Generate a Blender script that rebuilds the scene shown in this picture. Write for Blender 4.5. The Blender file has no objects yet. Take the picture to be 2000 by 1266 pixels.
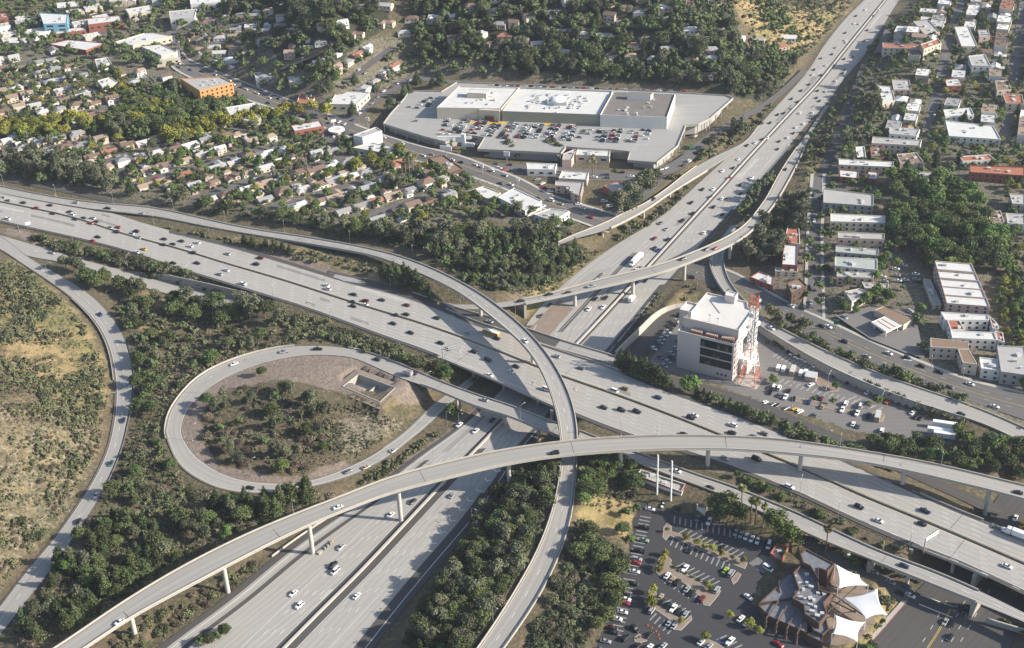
import bpy, math, random
import numpy as np
from mathutils import Vector, Matrix
random.seed(7); rng = np.random.default_rng(7)
S = bpy.context.scene; COL = S.collection
R_ = math.radians
# ------------------------------------------------------------------ camera, sky, sun, exposure
FPX, PITCH, ROLL, CAMH = 2632.0, R_(31.0), R_(2.186), 420.0
cd = bpy.data.cameras.new('camera'); cam = bpy.data.objects.new('camera', cd); COL.objects.link(cam)
CT, ST, CR, SR = math.cos(PITCH), math.sin(PITCH), math.cos(ROLL), math.sin(ROLL)
_x, _d, _f = Vector((1, 0, 0)), Vector((0, -ST, -CT)), Vector((0, CT, -ST))
_xc, _dc = _x * CR + _d * SR, _d * CR - _x * SR
cam.matrix_world = Matrix(((_xc.x, -_dc.x, -_f.x, 0), (_xc.y, -_dc.y, -_f.y, 0), (_xc.z, -_dc.z, -_f.z, CAMH), (0, 0, 0, 1)))
cd.sensor_width = 36.0; cd.lens = 36.0 * FPX / 2000.0; cd.clip_start = 1.0; cd.clip_end = 20000.0
S.camera = cam
SUN_EL, SUN_AZ = R_(27), R_(-11)          # azimuth measured from +X towards +Y
sv = Vector((math.cos(SUN_EL)*math.cos(SUN_AZ), math.cos(SUN_EL)*math.sin(SUN_AZ), math.sin(SUN_EL)))
W = bpy.data.worlds.new('World'); S.world = W; W.use_nodes = True
wn = W.node_tree; sky = wn.nodes.new('ShaderNodeTexSky'); sky.sky_type = 'NISHITA'; sky.sun_disc = False
sky.sun_elevation = SUN_EL; sky.sun_rotation = math.atan2(sv.x, sv.y); sky.air_density = 1.0; sky.dust_density = 1.2
bg = wn.nodes['Background']; bg.inputs['Strength'].default_value = 0.105
wn.links.new(sky.outputs[0], bg.inputs['Color'])
sl = bpy.data.lights.new('sun', 'SUN'); sl.energy = 4.8; sl.angle = R_(0.5); sl.color = (1.0, 0.912, 0.79)
so = bpy.data.objects.new('sun', sl); COL.objects.link(so); so.rotation_euler = sv.to_track_quat('Z', 'Y').to_euler()
S.view_settings.view_transform = 'Standard'; S.view_settings.look = 'None'
S.view_settings.exposure = 0.88; S.view_settings.gamma = 1.0; S.view_settings.use_curve_mapping = False
S.render.engine = 'CYCLES'; S.cycles.max_bounces = 4; S.cycles.diffuse_bounces = 2; S.cycles.glossy_bounces = 2
S.cycles.transparent_max_bounces = 4; S.cycles.volume_bounces = 0; S.cycles.caustics_reflective = False; S.cycles.caustics_refractive = False

def P(px, py, z=0.0):
    """photo pixel -> ground point at height z"""
    a, b = (px - 1000) / FPX, (py - 633) / FPX; u = a * CR - b * SR; v = a * SR + b * CR
    t = (z - CAMH) / (-ST - v * CT)
    return np.array([u * t, (CT - v * ST) * t, z])
def proj(p):
    y, zz = p[1], p[2] - CAMH
    d = y * CT - zz * ST; v = -(y * ST + zz * CT) / d; u = p[0] / d
    return 1000 + FPX * (u * CR + v * SR), 633 + FPX * (v * CR - u * SR)
def pxm(y): # pixels per metre at photo row y on the ground
    return FPX * (ST + (y - 633) / FPX * CT) / CAMH

# ------------------------------------------------------------------ materials
MATS = {}
def nt(name):
    m = bpy.data.materials.new(name); m.use_nodes = True; t = m.node_tree
    b = t.nodes['Principled BSDF']; b.inputs['Roughness'].default_value = 0.85
    MATS[name] = m; return m, t, b
def N(t, kind, **kw):
    n = t.nodes.new(kind)
    for k, v in kw.items():
        if k.startswith('i_'): n.inputs[int(k[2:])].default_value = v
        else: setattr(n, k, v)
    return n
def noise(t, vec, scale, detail=4, rough=0.6):
    n = N(t, 'ShaderNodeTexNoise'); n.inputs['Scale'].default_value = scale; n.inputs['Detail'].default_value = detail
    n.inputs['Roughness'].default_value = rough
    if vec is not None: t.links.new(vec, n.inputs['Vector'])
    return n.outputs['Fac']
def ramp(t, fac, stops):
    r = N(t, 'ShaderNodeValToRGB'); e = r.color_ramp.elements
    while len(e) < len(stops): e.new(0.5)
    for k, (p, c) in enumerate(stops):
        e[k].position = p; e[k].color = (c[0], c[1], c[2], 1) if not isinstance(c, (int, float)) else (c, c, c, 1)
    t.links.new(fac, r.inputs[0]); return r.outputs[0]
def mix(t, fac, a, b, mode='MIX'):
    m = N(t, 'ShaderNodeMix', data_type='RGBA', blend_type=mode)
    for sock, v in ((m.inputs[0], fac), (m.inputs[6], a), (m.inputs[7], b)):
        if isinstance(v, (int, float)): sock.default_value = v
        elif isinstance(v, tuple): sock.default_value = (v[0], v[1], v[2], 1)
        else: t.links.new(v, sock)
    return m.outputs[2]
def math_(t, op, a, b=None, clamp=False):
    m = N(t, 'ShaderNodeMath', operation=op); m.use_clamp = clamp
    for k, v in enumerate((a, b)):
        if v is None: continue
        if isinstance(v, (int, float)): m.inputs[k].default_value = v
        else: t.links.new(v, m.inputs[k])
    return m.outputs[0]
def pos(t): return N(t, 'ShaderNodeNewGeometry').outputs['Position']
def scaled(t, vec, sx, sy, sz=1.0):
    m = N(t, 'ShaderNodeMapping'); m.inputs['Scale'].default_value = (sx, sy, sz); t.links.new(vec, m.inputs['Vector']); return m.outputs[0]
def plain(name, col, rough=0.8, metal=0.0, var=0.12, scale=0.6, obj_var=0.0):
    """painted / cast surface with mottled wear"""
    m, t, b = nt(name)
    n = noise(t, pos(t), scale, 5)
    c = mix(t, n, tuple(x * (1 - var) for x in col), tuple(min(1, x * (1 + var)) for x in col))
    if obj_var:
        oi = N(t, 'ShaderNodeObjectInfo'); hsv = N(t, 'ShaderNodeHueSaturation')
        t.links.new(c, hsv.inputs['Color']); t.links.new(math_(t, 'ADD', math_(t, 'MULTIPLY', oi.outputs['Random'], 2 * obj_var), 1 - obj_var), hsv.inputs['Value'])
        c = hsv.outputs[0]
    t.links.new(c, b.inputs['Base Color']); b.inputs['Roughness'].default_value = rough; b.inputs['Metallic'].default_value = metal
    return m
def road_mat(name, base, dark, streak=0.5, joint=0.0, patchy=0.3):
    """UV: u metres along the road, v metres across"""
    m, t, b = nt(name)
    uv = N(t, 'ShaderNodeUVMap').outputs[0]
    s1 = noise(t, scaled(t, uv, 0.012, 0.9), 1.0, 5, 0.65)
    s2 = noise(t, scaled(t, uv, 0.06, 2.2), 1.0, 3, 0.6)
    big = noise(t, pos(t), 0.03, 4); blot = noise(t, scaled(t, uv, 0.16, 0.5), 1.0, 3, 0.7)
    fine = noise(t, pos(t), 1.3, 3)
    c = mix(t, math_(t, 'MULTIPLY', ramp(t, s1, [(0.36, 0.0), (0.66, 1.0)]), streak), base, dark)
    c = mix(t, math_(t, 'MULTIPLY', ramp(t, s2, [(0.45, 0.0), (0.75, 1.0)]), streak * 0.5), c, dark)
    sv_ = N(t, 'ShaderNodeSeparateXYZ'); t.links.new(uv, sv_.inputs[0])
    tr = math_(t, 'ABSOLUTE', math_(t, 'SUBTRACT', math_(t, 'FRACT', math_(t, 'DIVIDE', sv_.outputs[1], 3.66)), 0.5))   # oil and tyre wear along each lane
    wear = noise(t, scaled(t, uv, 0.02, 0.3), 1.0, 4, 0.6)
    c = mix(t, math_(t, 'MULTIPLY', math_(t, 'MULTIPLY', ramp(t, tr, [(0.0, 1.0), (0.34, 0.0)]), ramp(t, wear, [(0.25, 0.25), (0.6, 1.0)])), streak * 0.95), c, dark)
    c = mix(t, math_(t, 'MULTIPLY', big, patchy), c, tuple(x * 1.12 for x in base))
    c = mix(t, math_(t, 'MULTIPLY', ramp(t, blot, [(0.60, 0.0), (0.72, 1.0)]), 0.45 * streak), c, dark)
    c = mix(t, 0.12, c, ramp(t, fine, [(0.3, 0.1), (0.7, 0.6)]), 'MULTIPLY')
    if joint:
        sep = N(t, 'ShaderNodeSeparateXYZ'); t.links.new(uv, sep.inputs[0])
        w = math_(t, 'FRACT', math_(t, 'DIVIDE', sep.outputs[0], joint))
        c = mix(t, math_(t, 'MULTIPLY', math_(t, 'LESS_THAN', w, 0.035), 0.35), c, dark)
        # panels of slightly different age
        wh = N(t, 'ShaderNodeTexWhiteNoise', noise_dimensions='2D')
        cell = N(t, 'ShaderNodeCombineXYZ')
        t.links.new(math_(t, 'FLOOR', math_(t, 'DIVIDE', sep.outputs[0], joint * 4)), cell.inputs[0])
        t.links.new(math_(t, 'FLOOR', math_(t, 'DIVIDE', sep.outputs[1], 3.66)), cell.inputs[1])
        t.links.new(cell.outputs[0], wh.inputs[0])
        wh2 = N(t, 'ShaderNodeTexWhiteNoise', noise_dimensions='2D'); c2_ = N(t, 'ShaderNodeCombineXYZ')
        t.links.new(math_(t, 'FLOOR', math_(t, 'DIVIDE', sep.outputs[0], joint * 24)), c2_.inputs[0]); t.links.new(math_(t, 'FLOOR', math_(t, 'DIVIDE', sep.outputs[1], 3.66)), c2_.inputs[1]); t.links.new(c2_.outputs[0], wh2.inputs[0])
        c = mix(t, math_(t, 'MULTIPLY', wh2.outputs[0], 0.42), c, tuple(x * 0.70 for x in base))
        c = mix(t, math_(t, 'MULTIPLY', wh.outputs[0], 0.38), c, tuple(x * 0.74 for x in base))
    t.links.new(c, b.inputs['Base Color']); b.inputs['Roughness'].default_value = 0.9
    return m
M_CONC = road_mat('road_concrete', (0.45, 0.43, 0.395), (0.20, 0.187, 0.168), 0.62, 4.6)
M_RAMPC = road_mat('ramp_concrete', (0.395, 0.378, 0.348), (0.205, 0.192, 0.172), 0.6, 4.6)
M_ASPH = road_mat('old_asphalt', (0.088, 0.083, 0.078), (0.056, 0.053, 0.05), 0.6)
M_ASPD = road_mat('dark_asphalt', (0.048, 0.048, 0.052), (0.034, 0.034, 0.037), 0.4)
M_STREET = road_mat('street_asphalt', (0.15, 0.142, 0.135), (0.095, 0.09, 0.086), 0.6)
M_DECKLOT = road_mat('parking_deck_concrete', (0.38, 0.375, 0.355), (0.26, 0.255, 0.24), 0.5, 9.0)
M_LOTG = road_mat('lot_grey_asphalt', (0.19, 0.18, 0.17), (0.13, 0.122, 0.115), 0.4)
M_BARR = plain('barrier_concrete', (0.40, 0.375, 0.33), 0.9, var=0.25, scale=0.25)
M_GIRD = plain('girder_concrete', (0.43, 0.405, 0.36), 0.9, var=0.18, scale=0.3)
M_COLC = plain('column_concrete', (0.46, 0.44, 0.41), 0.9, var=0.12, scale=0.5)
M_PAINT = plain('road_paint_white', (0.68, 0.67, 0.64), 0.7, var=0.2, scale=0.4)
M_PAINTY = plain('road_paint_yellow', (0.60, 0.42, 0.10), 0.7, var=0.2, scale=0.4)
M_KERB = plain('kerb_concrete', (0.40, 0.38, 0.34), 0.9, var=0.2)
M_KERBR = plain('kerb_red', (0.42, 0.10, 0.08), 0.8, var=0.2)
M_DIRT = plain('bare_dirt', (0.235, 0.185, 0.145), 0.95, var=0.35, scale=0.25)
M_WALL = plain('retaining_wall_concrete', (0.34, 0.325, 0.29), 0.9, var=0.28, scale=0.2)
M_STEEL = plain('galvanised_steel', (0.42, 0.43, 0.43), 0.5, 0.6, var=0.08)

# ------------------------------------------------------------------ mesh helpers
class MB:
    """collects faces; build() links them as ONE mesh object"""
    def __init__(s): s.v = []; s.f = []; s.m = []; s.uv = []; s.mi = 0
    def face(s, pts, uv=None):
        k = len(s.v); s.v += [tuple(float(c) for c in p) for p in pts]; s.f.append(tuple(range(k, k + len(pts)))); s.m.append(s.mi)
        s.uv.append(uv)
    def box(s, c, size, rot=0.0, bottom=False, top=True):
        """c = centre of the base"""
        cx, cy, cz = c; a, b, h = size[0] / 2, size[1] / 2, size[2]; ca, sa = math.cos(rot), math.sin(rot)
        q = [(cx + x * ca - y * sa, cy + x * sa + y * ca) for x, y in ((-a, -b), (a, -b), (a, b), (-a, b))]
        s.prism(q, cz, cz + h, bottom, top)
    def prism(s, q, z0, z1, bottom=False, top=True):
        n = len(q)
        for i in range(n):
            p, r = q[i], q[(i + 1) % n]
            s.face([(p[0], p[1], z0), (r[0], r[1], z0), (r[0], r[1], z1), (p[0], p[1], z1)])
        if top: s.face([(p[0], p[1], z1) for p in q])
        if bottom: s.face([(p[0], p[1], z0) for p in reversed(q)])
    def tube(s, a, b, r0, r1=None, n=8, cap=True):
        a = Vector(a); b = Vector(b); r1 = r0 if r1 is None else r1; d = (b - a).normalized()
        u = d.orthogonal().normalized(); w = d.cross(u)
        A = [a + (u * math.cos(2 * math.pi * i / n) + w * math.sin(2 * math.pi * i / n)) * r0 for i in range(n)]
        B = [b + (u * math.cos(2 * math.pi * i / n) + w * math.sin(2 * math.pi * i / n)) * r1 for i in range(n)]
        for i in range(n): s.face([A[i], A[(i + 1) % n], B[(i + 1) % n], B[i]])
        if cap: s.face(B)
    def mesh(s, name, mats):
        me = bpy.data.meshes.new(name); me.from_pydata(s.v, [], s.f)
        for m in (mats if isinstance(mats, (list, tuple)) else [mats]): me.materials.append(m)
        me.polygons.foreach_set('material_index', s.m)
        if any(u is not None for u in s.uv):
            l = me.uv_layers.new(name='UVMap'); flat = []
            for f, u in zip(s.f, s.uv):
                for k in range(len(f)): flat += (list(u[k]) if u is not None else [0.0, 0.0])
            l.data.foreach_set('uv', [float(x) for x in flat])
        me.update(); return me
    def build(s, name, mats, parent=None, loc=None):
        o = bpy.data.objects.new(name, s.mesh(name, mats)); COL.objects.link(o)
        if parent is not None: o.parent = parent
        if loc is not None: o.location = loc
        return o
def np_mesh(name, V, F, mats, mi=None, smooth=False):
    """V (n,3), F (m,4) or (m,3) numpy"""
    me = bpy.data.meshes.new(name); k = F.shape[1]
    me.vertices.add(len(V)); me.vertices.foreach_set('co', V.astype(np.float32).ravel())
    me.loops.add(F.size); me.loops.foreach_set('vertex_index', F.astype(np.int32).ravel())
    me.polygons.add(len(F)); me.polygons.foreach_set('loop_start', np.arange(0, F.size, k, dtype=np.int32))
    me.polygons.foreach_set('loop_total', np.full(len(F), k, np.int32))
    for m in (mats if isinstance(mats, (list, tuple)) else [mats]): me.materials.append(m)
    if mi is not None: me.polygons.foreach_set('material_index', mi.astype(np.int32))
    if smooth: me.polygons.foreach_set('use_smooth', np.ones(len(F), bool))
    me.update(calc_edges=True); return me
def link(name, me, parent=None, loc=None, rz=0.0, sc=None):
    o = bpy.data.objects.new(name, me); COL.objects.link(o)
    if parent is not None: o.parent = parent
    if loc is not None: o.location = loc
    if rz: o.rotation_euler = (0, 0, rz)
    if sc is not None: o.scale = sc if isinstance(sc, (tuple, list)) else (sc, sc, sc)
    return o
def tag(o, label=None, cat=None, group=None, kind=None):
    if label: o['label'] = label
    if cat: o['category'] = cat
    if group: o['group'] = group
    if kind: o['kind'] = kind
    return o
def empty(name, loc=(0, 0, 0), rz=0.0):
    o = bpy.data.objects.new(name, None); COL.objects.link(o); o.location = tuple(float(x) for x in loc); o.rotation_euler = (0, 0, rz)
    o.empty_display_size = 0.5; return o
def struct(o): o['kind'] = 'structure'; return o
# ------------------------------------------------------------------ road ribbons traced on the ground
def catmull(pts, per=8):
    p = np.array(pts, float); n = len(p)
    if n == 2: return np.array([p[0] + (p[1] - p[0]) * t for t in np.linspace(0, 1, per + 1)])
    q = np.vstack([2 * p[0] - p[1], p, 2 * p[-1] - p[-2]]); out = []
    for i in range(1, n):
        a, b, c, d = q[i - 1], q[i], q[i + 1], q[i + 2]
        for t in np.arange(per) / per:
            out.append(0.5 * ((2 * b) + (c - a) * t + (2 * a - 5 * b + 4 * c - d) * t * t + (3 * b - a - 3 * c + d) * t ** 3))
    out.append(p[-1]); return np.array(out)
def zalong(zc, p):
    z = np.array(zc, float)
    if len(z) == 1: return z[0, 2]
    best, bz = 1e18, 0
    for a, b in zip(z[:-1], z[1:]):
        d = b[:2] - a[:2]; t = min(1, max(0, float((p - a[:2]) @ d) / float(d @ d)))
        e = float(((a[:2] + d * t - p) ** 2).sum())
        if e < best: best, bz = e, a[2] + (b[2] - a[2]) * t
    return bz
def resample(w, n):
    s = np.concatenate([[0], np.cumsum(np.linalg.norm(np.diff(w[:, :2], axis=0), axis=1))])
    t = np.linspace(0, s[-1], n); return np.stack([np.interp(t, s, w[:, k]) for k in range(w.shape[1])], 1)
def smooth1(a, k):
    if k < 1: return a
    for _ in range(k):
        b = a.copy(); b[1:-1] = 0.25 * a[:-2] + 0.5 * a[1:-1] + 0.25 * a[2:]; a = b
    return a
class Ribbon:
    def __init__(s, L, R, zc, n=None, sm=6, ext=0.0):
        if isinstance(zc, (int, float)): zc = [(0, 0, zc)]
        lw = np.array([P(p[0], p[1], zalong(zc, p)) for p in catmull(L)]); rw = np.array([P(p[0], p[1], zalong(zc, p)) for p in catmull(R)])
        if ext:   # run on past the picture's edge
            far = lambda w: np.vstack([w[0] + (w[0] - w[4]) / np.linalg.norm((w[0] - w[4])[:2]) * ext, w, w[-1] + (w[-1] - w[-5]) / np.linalg.norm((w[-1] - w[-5])[:2]) * ext])
            lw, rw = far(lw), far(rw)
        ln = np.linalg.norm(np.diff(lw[:, :2], axis=0), axis=1).sum(); n = n or max(12, int(ln / 5))
        s.L, s.R = smooth1(resample(lw, n), sm), smooth1(resample(rw, n), sm); s.n = n
        zz = smooth1(0.5 * (s.L[:, 2] + s.R[:, 2]), 12); s.L[:, 2] = zz; s.R[:, 2] = zz
        s.frame()
    def frame(s):
        s.C = 0.5 * (s.L + s.R); a = s.R - s.L; s.w = np.linalg.norm(a, axis=1); s.a = a / s.w[:, None]
        s.s = np.concatenate([[0], np.cumsum(np.linalg.norm(np.diff(s.C[:, :2], axis=0), axis=1))]); s.len = s.s[-1]
    def at(s, f, d=0.0, ref='C', dz=0.0):
        """f fraction along, d metres to the right of ref (L edge, Centre, R edge)"""
        q = f * (s.n - 1); i = min(int(q), s.n - 2); t = q - i
        b = {'L': s.L, 'C': s.C, 'R': s.R}[ref]; p = b[i] * (1 - t) + b[i + 1] * t; a = s.a[i] * (1 - t) + s.a[i + 1] * t
        p = p + a * d; p[2] += dz; return p
    def dir(s, f):
        q = f * (s.n - 1); i = min(int(q), s.n - 2); d = s.C[i + 1] - s.C[i]; return math.atan2(d[1], d[0])
    def frac_px(s, px, py):
        """fraction whose centre is nearest to a photo pixel"""
        z = s.C[:, 2]; best = (1e18, 0)
        for i in range(s.n):
            p = P(px, py, z[i]); e = (p[0] - s.C[i, 0]) ** 2 + (p[1] - s.C[i, 1]) ** 2
            if e < best[0]: best = (e, i)
        i = best[1]; p = P(px, py, z[i]); j = min(i, s.n - 2) if i < s.n - 1 else s.n - 2
        d = s.C[j + 1, :2] - s.C[j, :2]; t = float((p[:2] - s.C[j, :2]) @ d) / float(d @ d)
        return min(1, max(0, (j + t) / (s.n - 1)))
    def rows(s, f0, f1):
        i0, i1 = f0 * (s.n - 1), f1 * (s.n - 1); q = [i0] + [i for i in range(int(i0) + 1, int(math.ceil(i1)))] + [i1]
        return [x / (s.n - 1) for x in q]
def strip(mb, rb, r0, d0, r1, d1, f0=0.0, f1=1.0, dz=0.0, cross=1):
    """surface band of a ribbon between two offsets"""
    fs = rb.rows(f0, f1); prev = None
    for f in fs:
        a = rb.at(f, d0, r0, dz); b = rb.at(f, d1, r1, dz); u = np.interp(f, np.linspace(0, 1, rb.n), rb.s); w = float(np.linalg.norm(b[:2] - a[:2]))
        cur = (a, b, u, w)
        if prev is not None:
            A, B, U, Wd = prev
            mb.face([A, a, b, B], [(U, 0), (u, 0), (u, w), (U, Wd)])
        prev = cur
def wall_along(mb, rb, ref, d, thick, h, f0=0.0, f1=1.0, dz=0.0, base=None, hfun=None):
    """upright strip (barrier, retaining wall) with its own thickness; base(f, p) gives the foot height"""
    fs = rb.rows(f0, f1); prev = None
    for f in fs:
        a = rb.at(f, d - thick / 2, ref, dz); b = rb.at(f, d + thick / 2, ref, dz); hh = h if hfun is None else hfun(f)
        z0 = a[2] if base is None else base(f, a); z1 = a[2] + hh
        if prev is not None:
            A, B, Z0, Z1 = prev
            q = lambda p, z: (p[0], p[1], z)
            mb.face([q(A, Z0), q(a, z0), q(a, z1), q(A, Z1)]); mb.face([q(b, z0), q(B, Z0), q(B, Z1), q(b, z1)])
            mb.face([q(A, Z1), q(a, z1), q(b, z1), q(B, Z1)])
        else: mb.face([(a[0], a[1], z0), (a[0], a[1], z1), (b[0], b[1], z1), (b[0], b[1], z0)])
        prev = (a, b, z0, z1)
    A, B, z0, z1 = prev; mb.face([(A[0], A[1], z0), (B[0], B[1], z0), (B[0], B[1], z1), (A[0], A[1], z1)])
def dashes(mb, rb, ref, d, f0=0.0, f1=1.0, on=3.6, off=11.0, w=0.25, dz=0.05):
    s0, s1 = f0 * rb.len, f1 * rb.len; x = s0
    F = lambda t: np.interp(t, rb.s, np.linspace(0, 1, rb.n))
    while x + on < s1:
        a, b = F(x), F(x + on); mb.face([rb.at(a, d - w / 2, ref, dz), rb.at(b, d - w / 2, ref, dz), rb.at(b, d + w / 2, ref, dz), rb.at(a, d + w / 2, ref, dz)]); x += on + off
def line(mb, rb, ref, d, f0=0.0, f1=1.0, w=0.2, dz=0.05): strip(mb, rb, ref, d - w / 2, ref, d + w / 2, f0, f1, dz)
def girder(mb, rb, f0, f1, depth=2.0, wid=0.35):
    """box girder under a deck"""
    fs = rb.rows(f0, f1); prev = None
    for f in fs:
        l = rb.at(f, -wid, 'L'); r = rb.at(f, wid, 'R'); w = float(np.linalg.norm(r - l)); c = min(2.6, w * 0.24)
        pts = [l, l + [0, 0, -0.5], rb.at(f, c, 'L', -0.85), rb.at(f, c + 0.5, 'L', -depth), rb.at(f, -c - 0.5, 'R', -depth), rb.at(f, -c, 'R', -0.85), r + [0, 0, -0.5], r]
        if prev is not None:
            for k in range(len(pts) - 1): mb.face([prev[k], pts[k], pts[k + 1], prev[k + 1]])
        else: mb.face(pts)
        prev = pts
    mb.face(prev[::-1])

# --- the big connector flyovers and the two freeways: upper / left edge, lower / right edge, heights (photo pixels, metres)
RB = {}
RB['A'] = Ribbon([(-60,350),(0,364),(105,385),(210,399),(305,407),(472,444),(595,463),(700,481),(783,501),(860,531),(930,568),(1000,619),(1052,670),(1091,725),(1119,788),(1128,840),(1128,892),(1124,941),(1119,1001),(1094,1085),(1052,1169),(1010,1232),(986,1266),(960,1302)],
    [(-60,362),(0,377),(105,397),(210,413),(305,424),(385,440),(472,456),(577,473),(700,494),(745,505),(814,533),(895,571),(965,624),(1028,680),(1063,736),(1084,795),(1093,840),(1096,892),(1091,948),(1075,1011),(1049,1078),(1010,1148),(965,1221),(933,1266),(905,1305)],
    [(-60,356,9),(300,415,10),(590,468,12),(740,500,15),(900,560,19),(1000,640,20.5),(1070,710,20),(1108,800,18),(1112,870,15.5),(1107,950,12),(1085,1050,9),(1030,1150,8),(960,1266,7),(930,1304,7)], sm=8)
RB['B'] = Ribbon([(60,1296),(112,1266),(231,1183),(350,1111),(469,1050),(560,1011),(700,957),(755,934),(860,906),(965,882),(1070,866),(1175,856),(1290,851),(1405,852),(1510,857),(1615,870),(1720,887),(1825,906),(1930,931),(2000,948),(2060,962)],
    [(118,1296),(168,1266),(252,1207),(350,1155),(455,1099),(595,1029),(700,987),(751,966),(860,938),(965,912),(1070,894),(1175,884),(1300,878),(1422,878),(1545,887),(1650,898),(1755,917),(1860,941),(1965,966),(2000,976),(2060,993)],
    [(90,1296,16),(300,1160,19),(480,1080,21),(700,972,22.5),(1000,890,23),(1110,870,23),(1400,865,23),(1600,882,22),(1800,912,20),(2000,962,18),(2060,978,17)], sm=8, ext=50.0)
RB['C'] = Ribbon([(1112,834),(1087,827),(1000,794),(930,771),(860,745),(779,711),(720,690),(686,681),(620,675),(542,680),(455,703),(385,739),(336,795),(322,840),(326,861),(350,910),(402,945),(455,961),(518,964),(595,955),(685,931),(751,899),(771,884)],
    [(1112,860),(1093,852),(1056,840),(1000,816),(923,792),(846,760),(783,739),(713,708),(686,698),(620,693),(560,699),(490,717),(420,750),(371,795),(355,838),(360,857),(385,892),(427,920),(479,938),(560,943),(630,931),(713,896),(748,874)],
    [(1112,847,9.2),(1000,805,9),(783,725,9),(620,684,8.8),(450,710,8.2),(345,800,7.2),(340,850,6.6),(370,905,5.6),(440,945,4.8),(520,955,4),(600,949,3.2),(700,915,1.8),(762,880,1.1)], n=150, sm=4)
RB['C2'] = Ribbon([(748,874),(765,864),(807,829),(846,788),(874,771),(905,746),(930,729),(966,695),(1000,650)], [(771,884),(790,868),(839,829),(867,799),(895,776),(937,738),(965,716),(990,690),(1020,660)],
    [(762,880,1.1),(800,845,0.6),(870,785,0.2),(1005,660,0.1)], sm=3)
RB['D'] = Ribbon([(-40,470),(0,487),(45,517),(115,564),(164,606),(199,652),(217,704),(224,767),(219,826),(206,882),(182,934),(147,990),(105,1050),(45,1120),(0,1183),(-40,1230)],
    [(-40,440),(0,459),(60,505),(115,536),(168,568),(210,606),(241,652),(259,708),(261,767),(250,826),(238,878),(213,938),(182,997),(136,1064),(80,1141),(0,1242),(-40,1290)],
    [(-40,455,9.5),(20,490,9.2),(110,548,8.2),(190,610,7),(240,730,6),(235,820,5.5),(200,930,5),(100,1090,5),(-40,1260,5)], sm=6, ext=50.0)
RB['D2'] = Ribbon([(-40,448),(0,459),(60,477),(100,489),(189,515),(252,531),(350,556),(440,580),(490,591),(560,596),(600,602)],
    [(-40,466),(0,478),(60,503),(100,507),(140,517),(196,535),(315,571),(437,596),(525,607),(560,610),(600,616)], [(-40,457,9.45),(20,480,9.2),(80,498,8.7),(180,522,7.2),(300,553,4.2),(420,585,1.8),(600,608,0.8)])
RB['E'] = Ribbon([(870,592),(895,596),(930,596),(982,591),(1070,575),(1157,550),(1245,529),(1300,514),(1352,494),(1415,466),(1457,438),(1485,403),(1496,388),(1524,336),(1552,294),(1580,255),(1612,206)],
    [(875,600),(902,604),(940,606),(1021,595),(1119,574),(1231,549),(1300,531),(1370,504),(1433,477),(1475,446),(1505,410),(1513,401),(1541,353),(1566,304),(1588,254),(1620,206)],
    [(870,596,9),(1000,593,9.5),(1120,572,11),(1230,542,13),(1370,498,15),(1440,462,15),(1480,425,13),(1510,385,9.5),(1545,330,4.8),(1575,275,1.3),(1616,206,0.15)], sm=6)
RB['F'] = Ribbon([(640,528),(700,541),(766,558),(830,580),(895,603),(947,617),(1031,643),(1105,668),(1206,697),(1300,732),(1370,750),(1447,771),(1510,795),(1559,816),(1640,850),(1720,885),(1830,935),(1900,966),(1960,992)],
    [(640,536),(700,549),(766,566),(850,594),(930,627),(1000,652),(1056,673),(1105,687),(1199,714),(1300,750),(1370,771),(1440,792),(1510,816),(1560,837),(1640,870),(1720,905),(1820,950),(1890,982),(1945,1010)],
    [(640,532,9),(1200,705,9),(1300,741,7.5),(1440,782,6),(1600,845,6),(1800,930,5),(1950,1000,2)], sm=5)
RB['G'] = Ribbon([(1428,440),(1405,470),(1387,498),(1386,522),(1403,557),(1428,588),(1456,616),(1489,641),(1545,676),(1615,715),(1692,750),(1790,788),(1895,820),(1947,840),(2000,868),(2060,898)],
    [(1440,440),(1428,470),(1414,494),(1414,519),(1425,550),(1446,578),(1470,603),(1492,624),(1545,652),(1615,687),(1702,725),(1790,757),(1895,792),(2000,836),(2060,866)],
    [(1434,440,0.2),(1402,497,0.8),(1400,525,2.2),(1416,556,4.6),(1450,600,7),(1490,632,8.5),(1600,696,9.2),(1750,760,9),(1900,808,8),(2060,880,6.5)], sm=5)
RB['H'] = Ribbon([(1090,474),(1119,460),(1175,439),(1224,414),(1256,400),(1300,371),(1353,329),(1405,301),(1454,277),(1480,245)],
    [(1090,481),(1119,467),(1182,451),(1259,412),(1300,384),(1360,347),(1409,317),(1450,287),(1489,246)],
    [(1090,478,7.5),(1180,444,8.5),(1260,406,8),(1330,358,5),(1400,312,2),(1480,250,0.15)], sm=4)
RB['K'] = Ribbon([(1133,842),(1196,866),(1262,892),(1300,903),(1350,924),(1422,947),(1496,977),(1562,1004),(1629,1036),(1720,1078),(1825,1116),(1930,1162),(2000,1197),(2060,1226)],
    [(1128,858),(1196,886),(1280,920),(1300,927),(1405,966),(1510,1012),(1555,1034),(1615,1060),(1720,1102),(1825,1144),(1930,1186),(2000,1214),(2060,1243)], 9.0, sm=4)
L134 = [(-60,386),(0,394),(140,424),(245,458),(350,486),(437,513),(560,549),(700,594),(825,632),(947,675),(1049,716),(1105,737),(1210,773),(1350,826),(1489,883),(1580,920),(1685,968),(1825,1025),(2000,1100),(2060,1126)]
RB['W'] = Ribbon([(-60,356),(0,366),(100,386),(180,404),(308,444),(430,472),(525,499),(650,537),(700,552),(766,566),(860,599),(930,630),(975,643),(1049,671),(1105,690),(1175,712),(1210,723),(1315,767),(1440,809),(1510,838),(1600,876),(1678,912),(1755,945),(1846,987),(1940,1024),(2000,1043),(2060,1066)], L134, 9.0, sm=6, ext=50.0)
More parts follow.
